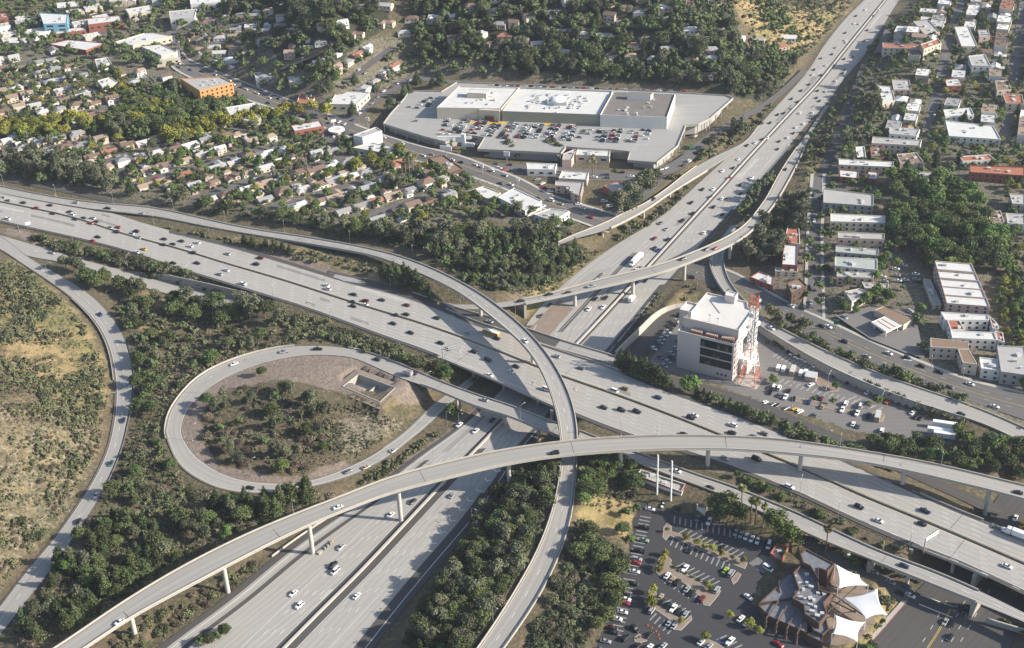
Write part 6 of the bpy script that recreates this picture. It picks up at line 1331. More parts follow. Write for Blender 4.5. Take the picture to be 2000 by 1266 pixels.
wood([(225,600),(290,610),(310,700),(310,790),(285,840),(268,800),(268,700),(245,640)], {'oak': (3, (6, 9)), 'eucalyptus': (3, (7, 11)), 'shrub': (5, (2, 4)), 'scrub': (2, (2, 3.5))}, 5.6, 'along the inner side of the western ramp', 'from its upper end', (0, 1))
wood([(300,610),(480,645),(600,660),(520,675),(420,710),(350,760),(312,790),(305,720)], {'shrub': (6, (1.2, 3.4)), 'scrub': (5, (1.0, 2.6)), 'oak': (.8, (5, 9)), 'eucalyptus': (.8, (6, 10))}, 4.8, 'in the brush west of the loop ramp', 'from the west', (1, 0), clump=.36)
wood([(590,615),(700,655),(820,695),(868,722),(850,738),(760,700),(640,664),(560,655),(545,625)], {'shrub': (8, (2.2, 4.2)), 'oak': (1, (5, 7))}, 4.4, 'between the wide freeway and the loop ramp', 'from the west', (1, 0))
wood([(262,860),(308,835),(322,900),(370,955),(450,985),(420,1000),(300,985),(225,955)], {'shrub': (6, (1.6, 3.8)), 'scrub': (4, (1.4, 3)), 'oak': (.8, (5, 8))}, 4.4, 'around the outer bend of the loop ramp', 'from its upper end', (0, 1), clump=.36)
wood([(215,965),(330,985),(450,990),(600,962),(650,972),(560,1005),(460,1045),(340,1105),(230,1175),(100,1262),(40,1290),(20,1240),(110,1115),(170,1030)], {'pine': (4, (7, 12)), 'oak': (3, (6, 10)), 'eucalyptus': (2, (6, 11)), 'shrub': (7, (1.4, 3.8)), 'scrub': (5, (1.4, 3.2)), 'ficus': (.8, (5, 8))}, 5.2, 'in the wood between western ramp and long flyover', 'from its lower end', (0, -1), clump=.36)
for i, (x, y, h) in enumerate([(492,1000,12),(520,995,11),(548,985,12),(573,980,12),(600,968,13),(540,1000,9),(515,1012,10),(160,1205,11),(130,1225,10),(210,1165,13),(235,1150,12),(190,1110,11),(205,1090,10)]): tree_at('pine', x, y, h, 'above the long flyover by the loop ramp' if x > 400 else 'in the wood between western ramp and long flyover', 'from the west' if x > 400 else 'from its lower end', x if x > 400 else -y)
wood([(170,1290),(260,1222),(460,1118),(620,1045),(570,1075),(430,1165),(300,1255),(255,1300)], {'shrub': (6, (1.6, 3.4)), 'scrub': (5, (1.4, 2.8)), 'oak': (.4, (4, 6))}, 4.4, 'on the bank under the long flyover', 'from its lower end', (0, -1))
for x, y, h in ((395,1262,5.5),(410,1258,6),(425,1250,5),(440,1240,6)): tree_at('oak', x, y, h, 'on the tip of the gore by the lower freeway', 'from the west', x)
LI = 'inside the loop ramp'
wood([(405,790),(500,748),(560,765),(640,805),(655,870),(640,905),(560,925),(440,905),(402,860)], {'eucalyptus': (1.6, (7, 11)), 'oak': (1.2, (5, 8)), 'shrub': (5, (1.2, 2.6)), 'scrub': (6, (1.2, 3.4))}, 4.8, LI, 'from the west', (1, 0), occ=4, clump=.36)
wood([(640,790),(700,790),(780,830),(760,850),(700,890),(655,880)], {'shrub': (3, (0.6, 1.5)), 'scrub': (3, (0.5, 1.2))}, 2.0, 'on the pale stony slope inside the loop ramp', 'from the west', (1, 0), clump=.44)
tree_at('ficus', 552, 925, 9, LI, 'from the west', 552); tree_at('ficus', 512, 735, 6, LI, 'from the west', 512); tree_at('ficus', 635, 880, 5, LI, 'from the west', 635); tree_at('palm', 592, 835, 10, LI, 'from the west', 0)
tree_at('ficus', 870, 742, 9, 'at the abutment where the wide freeway bridge begins', 'from the west', 1); tree_at('ficus', 882, 812, 8, 'under the straight bridge beside the lower freeway', 'from the west', 1); tree_at('oak', 858, 728, 8, 'at the abutment where the wide freeway bridge begins', 'from the west', 2)
wood([(700,940),(775,893),(845,845),(850,850),(790,905),(715,948)], {'shrub': (1, (1.8, 3))}, 3.2, 'in the narrow strip beside the loop ramp exit', 'from the west', (1, 0))
W2 = 'on the slope between lower freeway and curving flyover'
wood([(800,1290),(835,1170),(900,1080),(960,980),(1020,905),(1085,890),(1082,960),(1060,1040),(1005,1140),(940,1230),(900,1290)], {'oak': (5, (6, 10)), 'eucalyptus': (5, (7, 12)), 'shrub': (4, (2.5, 4.5)), 'scrub': (1.2, (2.5, 4.5))}, 5.6, W2, 'from its lower end', (0, -1))
wood([(790,1290),(815,1200),(870,1150),(880,1230),(860,1290)], {'pine': (2, (6, 9)), 'oak': (3, (5, 8))}, 6, W2, 'from its lower end', (0, -1))
wood([(1115,1060),(1135,1010),(1170,1060),(1215,1085),(1195,1150),(1165,1230),(1130,1290),(1020,1290),(1065,1180)], {'shrub': (8, (2, 3.8)), 'scrub': (2, (1.5, 3))}, 4.2, 'on the slope between curving flyover and dark car park', 'from its lower end', (0, -1))
for x, y, h in ((1150,1075,9),(1175,1100,10),(1205,1125,10),(1190,1150,9),(1215,1110,8),(1200,1185,8),(1185,1215,8),(1150,1050,9),(1165,1230,7),(1130,1090,8),(1210,1160,7)): tree_at('oak', x, y, h, 'along the western edge of the dark car park', 'from its top', y)
wood([(1128,885),(1200,893),(1245,925),(1242,975),(1180,960),(1135,1000)], {'oak': (6, (6, 10)), 'ficus': (2, (5, 8)), 'shrub': (3, (2.5, 4))}, 5.6, 'on the knoll where the two flyovers cross', 'from the west', (1, 0))
for x, y, h in ((1225,1010,6),(1215,1045,7),(1232,1060,5),(1245,1000,5)): tree_at('oak', x, y, h, 'on the golden grass by the dark car park', 'from its top', y)
wood([(1433,928),(1560,983),(1700,1048),(1800,1088),(1815,1105),(1740,1078),(1600,1012),(1450,942)], {'shrub': (8, (1.5, 3)), 'scrub': (2, (1.2, 2))}, 3.8, 'on the verge between wide freeway and two-lane bridge ramp', 'from the west', (1, 0), dens=.75)
for x, y in ((1440,935),(1465,948),(1485,955),(1500,962),(1525,975),(1600,1010)): tree_at('ficus', x, y, 4.6, 'on the verge between wide freeway and two-lane bridge ramp', 'from the west', x)
for x, y, h in ((1420,1010,13),(1400,1000,10),(1436,1018,11),(1530,1055,11),(1512,1040,12),(1548,1062,9),(1400,1010,6)): tree_at('oak' if x < 1500 else 'ficus', x, y, h, 'on the grass at the top of the dark car park', 'from the west', x)
for x, y, h in ((1447,1000,14.5),(1466,1022,14),(1474,1028,15),(1490,1030,13)): tree_at('palm', x, y, h, 'in the cluster above the dark car park', 'from the west', x)
tree_at('palm', 1612, 1082, 15.5, 'with a thick dry skirt beside the roof of the restaurant', 'from the west', 1)
W3 = 'in the belt between wide freeway and office block car park'
wood([(1335,765),(1420,808),(1500,838),(1600,868),(1700,905),(1760,930),(1700,895),(1600,850),(1500,812),(1440,795),(1380,775)], {'pine': (3, (5, 8)), 'oak': (5, (4.5, 7)), 'shrub': (5, (2.5, 4))}, 4.4, W3, 'from the west', (1, 0), occ=0)
for i, (x, y, h) in enumerate([(1212,722,13),(1226,727,14),(1240,733,12),(1251,738,12.5),(1262,742,14),(1276,746,12),(1286,751,12.5),(1303,757,9)]): tree_at('pine', x, y, h, 'in the tight row before the tiled office block', 'from the west', x)
for x, y, h in ((1340,765,9),(1352,768,10),(1440,805,7),(1460,812,7),(1490,825,7)): tree_at('pine' if x > 1400 else 'ficus', x, y, h, W3, 'from the west', x)
wood([(1640,860),(1760,872),(1860,880),(1890,850),(2000,890),(2040,930),(2000,945),(1900,925),(1780,900),(1700,893)], {'oak': (6, (6, 11)), 'ficus': (2, (6, 9)), 'pine': (1, (6, 10))}, 6.4, 'in the dark grove beyond the parked white trailers', 'from the west', (1, 0), occ=0)
wood([(1500,628),(1560,650),(1640,684),(1750,733),(1850,772),(1950,815),(2000,835),(1985,838),(1880,794),(1750,745),(1640,695),(1550,655)], {'shrub': (6, (2.5, 4.5)), 'oak': (3, (5, 8)), 'eucalyptus': (1, (6, 9))}, 4.6, 'between the rising ramp and the eastern boulevard', 'from the west', (1, 0), occ=0)
for x, y, h in ((1505,625,11),(1520,632,10),(1545,640,10),(1570,650,11)): tree_at('eucalyptus', x, y, h, 'between the rising ramp and the eastern boulevard', 'from the west', x)
W4 = 'in the wood behind the curving flyover'
wood([(830,500),(960,480),(1090,468),(1150,490),(1125,535),(1080,562),(990,576),(905,550)], {'pine': (5, (6, 10)), 'oak': (4, (5, 9)), 'eucalyptus': (3, (6, 10)), 'shrub': (5, (1.6, 4)), 'ficus': (1, (4, 7))}, 5.4, W4, 'from the west', (1, 0), occ=3, clump=.33)
wood([(1080,575),(1150,520),(1200,485),(1215,490),(1150,540),(1080,590)], {'shrub': (1, (1.5, 3))}, 5, 'on the tan bank above the northern freeway', 'from the west', (1, 0))
W5 = 'in the belt between curving flyover and hillside houses'
wood([(-20,338),(120,352),(270,382),(480,422),(700,455),(860,462),(1000,462),(1110,440),(1125,465),(1000,482),(860,490),(760,478),(600,446),(400,412),(200,373),(-20,346)], {'eucalyptus': (5, (9, 15)), 'oak': (5, (7, 12)), 'pine': (2, (8, 13)), 'shrub': (3, (2.5, 4)), 'ficus': (1.5, (5, 8))}, 5.6, W5, 'from the west', (1, 0), occ=0)
wood([(-20,318),(140,335),(210,352),(205,375),(90,352),(-20,340)], {'eucalyptus': (1, (12, 17))}, 8, 'in the tall grove beside the wide freeway', 'from the west', (1, 0), occ=0)
wood([(310,442),(480,472),(640,502),(740,522),(730,535),(560,503),(430,472)], {'shrub': (6, (1.6, 3.2)), 'scrub': (1, (1.5, 2.5))}, 4.4, 'on the island between wide freeway and curving flyover', 'from the west', (1, 0), dens=.8)
for i, (x, y, h) in enumerate([(478,478,8),(495,482,9),(520,485,8),(537,489,9),(553,492,8),(566,497,7)]): tree_at('pine', x, y, h, 'on the island between wide freeway and curving flyover', 'from the west', x)
for i, (x, y, h) in enumerate([(750,540,10),(765,550,11),(780,556,13),(800,562,15),(815,566,14),(790,545,12),(828,575,12),(770,538,10),(842,585,7)]): tree_at('pine', x, y, h, 'in the dark clump at the curving flyover abutment', 'from the west', x)
W6 = 'in the grove beside the slender bridge'
wood([(1445,500),(1495,450),(1530,405),(1560,385),(1590,440),(1550,475),(1525,515),(1460,522)], {'eucalyptus': (5, (10, 16)), 'oak': (2, (7, 10))}, 6.6, W6, 'from the west', (1, 0))
wood([(1440,430),(1495,345),(1515,350),(1470,415),(1447,447)], {'oak': (2, (6, 9)), 'eucalyptus': (2, (7, 11)), 'shrub': (1, (2, 3))}, 6, W6, 'from the west', (1, 0))
wood([(1190,470),(1300,400),(1400,332),(1440,302),(1412,345),(1300,422),(1225,472)], {'shrub': (6, (2, 4)), 'oak': (1, (5, 8))}, 5.4, 'between the pale ramp bridge and northern freeway', 'from the south', (1, 0))
for x, y, h in ((1205,418,18),(1215,425,16),(1235,400,17),(1255,385,19),(1270,372,16),(1240,415,14),(1285,362,13)): tree_at('eucalyptus', x, y, h, 'in the tall group beside the pale ramp bridge', 'from the west', x)
wood([(1290,372),(1335,325),(1410,265),(1500,212),(1530,190),(1500,230),(1440,275),(1350,332)], {'oak': (3, (5, 9)), 'shrub': (3, (2.5, 4)), 'eucalyptus': (2, (8, 12))}, 7, 'along the far side of the northern freeway', 'from the south', (1, 0))
wood([(1570,290),(1640,195),(1672,148),(1655,215),(1605,322),(1575,345)], {'shrub': (1, (2, 4)), 'oak': (.4, (5, 7))}, 7, 'between northern freeway and its frontage road', 'from the south', (1, 0))
wood([(1680,140),(1722,200),(1700,270),(1662,330),(1640,322),(1655,240)], {'oak': (3, (7, 11)), 'eucalyptus': (2, (9, 13)), 'shrub': (1, (3, 4))}, 8, 'in the belt behind the frontage road', 'from the south', (0, -1))
wood([(1735,360),(1800,350),(1900,385),(1965,485),(1965,535),(1830,535),(1748,485)], {'ficus': (5, (9, 15)), 'oak': (4, (9, 14))}, 8.4, 'in the wooded park of the eastern district', 'from the west', (1, 0), occ=0)
FARH = 'on the wooded hill behind the shopping centre'
wood([(780,-40),(1400,-40),(1440,90),(1425,178),(1330,165),(1000,135),(820,110)], {'oak': (6, (7, 13)), 'eucalyptus': (3, (9, 15)), 'pine': (2, (9, 15))}, 6.8, FARH, 'from the west', (1, 0), occ=1, dens=.95)
wood([(1330,40),(1420,70),(1500,105),(1565,118),(1500,200),(1430,185),(1380,150)], {'oak': (6, (7, 12)), 'shrub': (4, (3, 5)), 'eucalyptus': (2, (9, 14))}, 6.5, FARH, 'from the west', (1, 0))
wood([(430,20),(560,-30),(740,-30),(760,40),(690,90),(630,150),(560,130),(480,90)], {'oak': (5, (8, 14)), 'eucalyptus': (3, (10, 18)), 'pine': (2, (10, 17))}, 7.2, 'on the hill above the boulevard', 'from the west', (1, 0), occ=3)
wood([(380,185),(480,200),(520,215),(330,270),(250,290),(200,250),(220,200),(330,180)], {'oak': (5, (8, 13)), 'ficus': (2, (7, 11)), 'eucalyptus': (1, (10, 14))}, 8.5, 'around the orange hotel block', 'from the west', (1, 0), occ=3)
wood([(1410,-20),(1440,40),(1480,85),(1530,110),(1575,108),(1640,30),(1690,-20)], {'shrub': (5, (1.5, 3.5)), 'scrub': (2, (1.2, 2.4)), 'oak': (1, (4, 7))}, 6.5, 'on the tan hillside above the northern freeway', 'from the west', (1, 0), dens=.75, clump=.45)
wood([(1480,0),(1530,20),(1560,80),(1500,70)], {'oak': (1, (5, 9))}, 7, 'on the tan hillside above the northern freeway', 'from the west', (1, 0)); wood([(1715,100),(1735,55),(1780,60),(1800,85),(1760,110)], {'shrub': (1, (1.5, 3))}, 7, 'on the small tan mound by the motel', 'from the west', (1, 0))
# ------------------------------------------------------------------ low brush matted over the open ground between shrubs and trees
def mat_of_brush(polys, per_m2, size, green, seed):
    """thousands of low tufts nobody could count, as points x, y, z, size, kind"""
    r = np.random.default_rng(seed); out = []
    for poly in polys:
        w = np.array([Gp(*p)[:2] for p in poly]); (x0, y0), (x1, y1) = w.min(0), w.max(0); n = int((x1 - x0) * (y1 - y0) * per_m2); x, y = r.uniform(x0, x1, n), r.uniform(y0, y1, n); ins = np.zeros(n, bool)
        for i in range(len(w)):
            ax, ay = w[i]; bx, by = w[i - 1]; ins ^= ((ay > y) != (by > y)) & (x < (bx - ax) * (y - ay) / (by - ay + 1e-9) + ax)
        i_, j_ = np.clip(((y - OY0) / OS).astype(int), 0, 959), np.clip(((x - OX0) / OS).astype(int), 0, 1069)
        ins &= OCC[i_, j_] == 0; ins &= (vnoise(x, y, 11, 8) * .55 + vnoise(x, y, 4, 9) * .45) > .36; x, y = x[ins], y[ins]
        out.append(np.stack([x, y, Zv(x, y), r.uniform(*size, len(x)), (vnoise(x, y, 24, 12) * .6 + r.random(len(x)) * .4) < green], 1))
    return np.vstack(out)
BP = [mat_of_brush([[(-30,500),(40,515),(120,585),(180,650),(213,720),(210,800),(195,880),(125,1000),(40,1110),(-30,1190)]], .30, (.35, 1.0), .55, 1),
      mat_of_brush([[(225,600),(330,600),(480,640),(600,660),(860,712),(850,738),(700,672),(600,668),(450,700),(370,745),(310,830),(330,920),(400,960),(600,965),(645,978),(460,1045),(230,1175),(60,1290),(20,1240),(110,1115),(200,1000),(255,850),(268,720)]], .34, (.5, 1.5), .62, 2),
      mat_of_brush([[(398,800),(500,748),(640,790),(790,830),(700,895),(560,935),(440,912),(398,865)]], .34, (.3, .9), .42, 3),
      mat_of_brush([[(170,1290),(460,1118),(640,1040),(570,1080),(430,1170),(290,1290)], [(60,462),(250,500),(530,590),(440,580),(250,525)], [(310,442),(640,500),(760,522),(800,545),(720,535),(430,475)]], .3, (.4, 1.2), .5, 4),
      mat_of_brush([[(800,1290),(835,1160),(960,975),(1030,895),(1086,885),(1080,965),(1005,1140),(900,1290)], [(1115,1060),(1135,1000),(1215,1085),(1195,1150),(1130,1290),(1015,1290)], [(1130,880),(1250,925),(1240,985),(1135,1000)], [(1433,922),(1800,1086),(1815,1105),(1450,945)], [(830,500),(960,478),(1150,485),(1215,490),(1080,590),(905,560)]], .3, (.5, 1.4), .7, 5),
      mat_of_brush([[(1190,470),(1440,300),(1412,345),(1225,475)], [(1290,372),(1500,210),(1500,235),(1350,335)], [(1570,290),(1672,145),(1605,322),(1560,390)], [(1410,-20),(1480,85),(1575,108),(1690,-20)], [(0,335),(480,412),(700,450),(1000,450),(1125,462),(860,492),(600,448),(200,373)]], .16, (.5, 1.5), .6, 6)]
BP = np.vstack(BP)
for green, nm, mt, lb in ((1, 'ground_brush', LEAF['shrub'], 'low green brush matted over slopes and banks'), (0, 'dry_brush', LEAF['scrub'], 'low dry brush matted over slopes and banks')):
    q = BP[BP[:, 4] == green]; r = np.random.default_rng(21 + green); protos = [leaf_cloud([(0, 0, .3, .75, .75, .5)], 9, .42, r) for _ in range(6)]; V_, F_, o = [], [], 0
    for k in range(6):
        p = q[k::6]; V, F = protos[k]; a = r.random(len(p)) * 6.28; ca, sa = np.cos(a)[:, None], np.sin(a)[:, None]; s = p[:, 3:4]
        vv = np.stack([(V[None, :, 0] * ca - V[None, :, 1] * sa) * s + p[:, 0:1], (V[None, :, 0] * sa + V[None, :, 1] * ca) * s + p[:, 1:2], V[None, :, 2] * s + p[:, 2:3]], -1); n = len(V)
        V_.append(vv.reshape(-1, 3)); F_.append((F[None] + (np.arange(len(p)) * n)[:, None, None]).reshape(-1, 4) + o); o += len(p) * n
    tag(link(nm, np_mesh(nm, np.vstack(V_), np.vstack(F_), mt)), lb, 'brush', kind='stuff'); print(nm, len(q))
# ------------------------------------------------------------------ garden and street trees of the neighbourhoods
U1 = [(-40,250),(120,338),(270,372),(480,412),(700,444),(880,436),(1060,426),(968,396),(880,342),(820,318),(720,292),(640,266),(540,226),(440,206),(330,180),(200,130),(0,118),(-60,150)]
GARD = {'oak': (4, (4, 8.5)), 'ficus': (4, (4, 8)), 'plane': (1, (5, 8)), 'pine': (.7, (6, 11)), 'shrub': (2, (1.6, 3)), 'eucalyptus': (.6, (8, 12))}
wood(U1, GARD, 7.0, 'in the gardens of the western hillside streets', 'from the west', (1, 0), occ=1.0)
for a, b, n in (((0,258),(160,244),13),((0,272),(120,262),8),((165,252),(330,232),13),((330,268),(430,245),11),((340,282),(420,262),7),((250,215),(340,222),6),((480,240),(580,222),6),((560,232),(640,225),4),((440,250),(520,236),4),((700,330),(780,310),4)):
    for i in range(n): f = i / (n - 1); tree_at('plane', a[0] + (b[0] - a[0]) * f + rng.uniform(-4, 4), a[1] + (b[1] - a[1]) * f + rng.uniform(-5, 5), float(rng.uniform(9, 13)), 'in the rows of yellow green street trees', 'from the west', a[0] + (b[0] - a[0]) * f)
wood([(-60,-50),(700,-60),(660,60),(650,150),(600,200),(480,170),(360,120),(330,140),(150,110),(0,110)], {'oak': (5, (6, 11)), 'ficus': (2, (5, 8)), 'eucalyptus': (1, (8, 13)), 'pine': (.6, (8, 13))}, 11, 'among the roofs of the upper corner district', 'from the west', (1, 0))
wood([(590,150),(640,112),(700,92),(780,100),(1000,128),(1330,130),(1340,168),(1000,158),(820,142),(720,180),(640,212)], {'oak': (5, (6, 11)), 'ficus': (2, (5, 8)), 'eucalyptus': (2, (8, 13)), 'pine': (1, (9, 14))}, 9.5, 'among the uphill houses behind the shopping centre', 'from the west', (1, 0))
wood([(1690,100),(1790,20),(1850,-60),(2100,-60),(2100,860),(1990,790),(1990,640),(1945,590),(1970,480),(1960,330),(1740,345),(1660,345),(1720,270)], {'oak': (4, (4, 8)), 'ficus': (4, (4, 8)), 'plane': (1.2, (5, 8)), 'pine': (.5, (8, 12))}, 8.8, 'in the gardens of the eastern district', 'from the west', (1, 0))
wood([(1615,345),(1735,360),(1745,500),(1760,560),(1800,600),(1800,690),(1640,610),(1610,560)], {'oak': (3, (4, 8)), 'ficus': (2, (4, 8)), 'shrub': (2, (1.5, 3))}, 9, 'between the apartment blocks beside the cross street', 'from the west', (1, 0))
wood([(1960,530),(2060,560),(2060,760),(1975,740),(1945,600)], {'plane': (3, (5, 8)), 'oak': (3, (5, 8)), 'ficus': (2, (5, 8))}, 7.5, 'along the tree lined street at the eastern edge', 'from the top', (0, 1))
for i in range(14): tree_at('oak', 1582 - i * .6 + (i % 2) * 24, 380 + i * 17, float(rng.uniform(5, 8)), 'along the straight eastern street', 'from its upper end', i)
for x, y, h in ((1690,595,9),(1715,585,10),(1735,590,9)): tree_at('ficus', x, y, h, 'behind the gas station', 'from the west', x)
# mall edge, boulevard and car parks
for x, y, h in ((990,300,12),(1002,304,10),(1072,302,12),(1084,300,13),(1092,306,11)): tree_at('eucalyptus', x, y, h, 'in front of the parking deck edge', 'from the west', x)
for i, (x, y) in enumerate([(755,248),(778,258),(800,266),(818,272),(840,280),(858,287),(905,300),(950,306),(1010,314),(1253,324),(1200,343)]): tree_at('ficus', x, y, 5.5, 'along the boulevard side of the shopping centre', 'from the west', x)
for x, y, h in ((752,322,17),(790,195,13),(800,190,12),(815,166,12),(862,168,13),(845,170,9),(690,228,13)): tree_at('pine', x, y, h, 'standing alone along the boulevard', 'from the west', x)
tree_at('eucalyptus', 768, 220, 14, 'by the western corner of the mall', 'from the west', 1); tree_at('eucalyptus', 735, 190, 13, 'by the western corner of the mall', 'from the west', 0)
for x, y, h in ((793,345,14),(800,340,16),(808,344,15),(812,338,13),(1150,345,13),(1158,340,14),(1162,344,12),(592,330,12),(600,328,12),(583,332,11),(445,420,10),(1455,455,10),(1460,452,11)): tree_at('palm', x, y, h, 'among the stores and houses near the boulevard', 'from the west', x)
for q in [(820,345),(845,350),(870,355),(860,362),(905,350),(915,356)]: tree_at('ficus', q[0], q[1], 6.5, 'on the green corner west of the white school block', 'from the west', q[0])
LOTT = 'on the kerbed islands of the dark car park'
for x, y, h in ((1303,1040,3),(1340,1055,4),(1362,1066,4),(1376,1072,3.5),(1392,1078,4.5),(1410,1086,3.5),(1430,1094,3),(1452,1100,4),(1290,1112,5),(1296,1098,4.5),(1300,1086,4),(1288,1120,4),(1382,1150,4),(1390,1156,3),(1272,1184,5.5),(1276,1160,5),(1268,1172,4.5),(1330,1218,3.5),(1378,1252,5),(1248,1248,1.5),(1464,1226,5),(1482,1238,4),(1425,1208,4)): tree_at('plane' if h > 3.4 else 'ficus', x, y, h, LOTT, 'from the west', x)
for i in range(7): tree_at('shrub', 1318 + i * 12, 1108 + i * 6.5, 1.4, LOTT, 'from the west', i)
for x, y, h in ((1510,750,5),(1508,742,4),(1632,762,5),(1590,785,3.5),(1626,790,4),(1694,795,4),(1714,790,5.5),(1870,850,7),(1878,866,7),(1560,700,3)): tree_at('ficus', x, y, h, 'on the islands of the office block car park', 'from the west', x)
for i in range(40):
    f = i / 39; tree_at('shrub', 1500 + 380 * f + rng.uniform(-4, 4), 668 + 158 * f + rng.uniform(-2, 3), float(rng.uniform(1.4, 2.6)), 'on the ivy bank above the office block car park', 'from the west', f)
RS = 'on the planted corner below the white sails'
for x, y in ((1700,1150),(1715,1160),(1728,1175),(1735,1190),(1722,1200),(1740,1175),(1712,1225),(1695,1245),(1702,1262),(1725,1215),(1680,1265),(1660,1120),(1670,1128)): tree_at('shrub', x, y, float(rng.uniform(1.5, 2.8)), RS, 'from the west', x)
for x, y, h in ((1668,1108,6),(1690,1280,6),(1520,1105,3.5),(1530,1090,4),(1640,1078,5)): tree_at('ficus', x, y, h, 'close around the dark shingled restaurant', 'from the west', x)
for i in range(16): f = i / 15; tree_at('shrub', 1290 - 85 * f + rng.uniform(-3, 3), 575 + 108 * f, float(rng.uniform(1.5, 2.8)), 'on the retaining wall beside the northern freeway', 'from its upper end', f)
for x, y in ((1345,560),(1352,572),(1338,585),(1330,600),(1360,565),(1322,618)): tree_at('shrub', x, y, 2.0, 'on the tan bank above the sunken access road', 'from its top', y)
for x, y, h in ((1955,1150,7.5),(1985,1166,7),(1970,1158,5),(1940,1142,4)): tree_at('oak', x, y, h, 'in the gap between wide freeway and two-lane ramp', 'from the west', x)
for i in range(12): tree_at('shrub', 1958 + i * 4.5, 1214 + i * 2.4, 1.8, 'above the low wall at the wide street corner', 'from the west', i)
for i in range(26): f_ = i / 25; tree_at('shrub', 1560 + 235 * f_, 1046 + 92 * f_ + rng.uniform(-2, 2), float(rng.uniform(1.2, 2.2)), 'between street and two-lane ramp beside the sails', 'from the west', f_)
# ------------------------------------------------------------------ vehicles
PAINT = {'white': (0.72, 0.72, 0.71), 'silver': (0.42, 0.43, 0.44), 'grey': (0.17, 0.175, 0.18), 'black': (0.012, 0.012, 0.014), 'red': (0.33, 0.02, 0.02), 'maroon': (0.12, 0.015, 0.018), 'blue': (0.03, 0.06, 0.22), 'navy': (0.015, 0.025, 0.07), 'tan': (0.36, 0.29, 0.19), 'yellow': (0.62, 0.38, 0.02), 'lime': (0.32, 0.48, 0.04), 'orange': (0.62, 0.14, 0.02), 'teal': (0.04, 0.13, 0.15), 'sage': (.24, .30, .22), 'brown': (0.2, 0.12, 0.07)}
def car_paint(k, c):
    m, t, b = nt('paint_' + k); n = noise(t, pos(t), 3.0, 2); t.links.new(mix(t, n, tuple(x * .9 for x in c), tuple(min(1, x * 1.08) for x in c)), b.inputs['Base Color']); b.inputs['Roughness'].default_value = .32; b.inputs['Metallic'].default_value = .35 if k in ('silver', 'grey', 'blue', 'teal') else 0.0; return m
PM = {k: car_paint(k, c) for k, c in PAINT.items()}
M_TYRE = plain('tyre_rubber', (0.02, 0.02, 0.02), .9); M_CGL = plain('vehicle_glass', (0.02, 0.026, 0.03), .12, var=.1); M_CHROME = plain('chrome', (.5, .5, .5), .3, .8); M_LAMP = plain('lamp_lens', (.6, .6, .58), .2)
SPEC = {  # length, width, body stations (x/L, top), cabin: base x0,x1, roof x0,x1, belt, roof height
 'sedan': (4.75, 1.84, [(-.5, .66), (-.47, .92), (-.3, .98), (0, .96), (.2, .94), (.44, .80), (.5, .56)], (-.38, .24, -.22, .05, .93, 1.45)),
 'suv': (4.8, 1.94, [(-.5, .7), (-.485, 1.08), (-.3, 1.12), (0, 1.1), (.22, 1.08), (.46, .98), (.5, .66)], (-.49, .24, -.43, .1, 1.06, 1.76)),
 'van': (5.3, 2.02, [(-.5, .8), (-.49, 1.2), (0, 1.2), (.3, 1.18), (.46, 1.02), (.5, .7)], (-.497, .36, -.47, .2, 1.16, 2.12)),
 'pickup': (5.6, 1.98, [(-.5, .75), (-.49, 1.02), (-.12, 1.04), (.2, 1.08), (.46, 1.0), (.5, .7)], (-.12, .24, -.07, .1, 1.04, 1.84))}
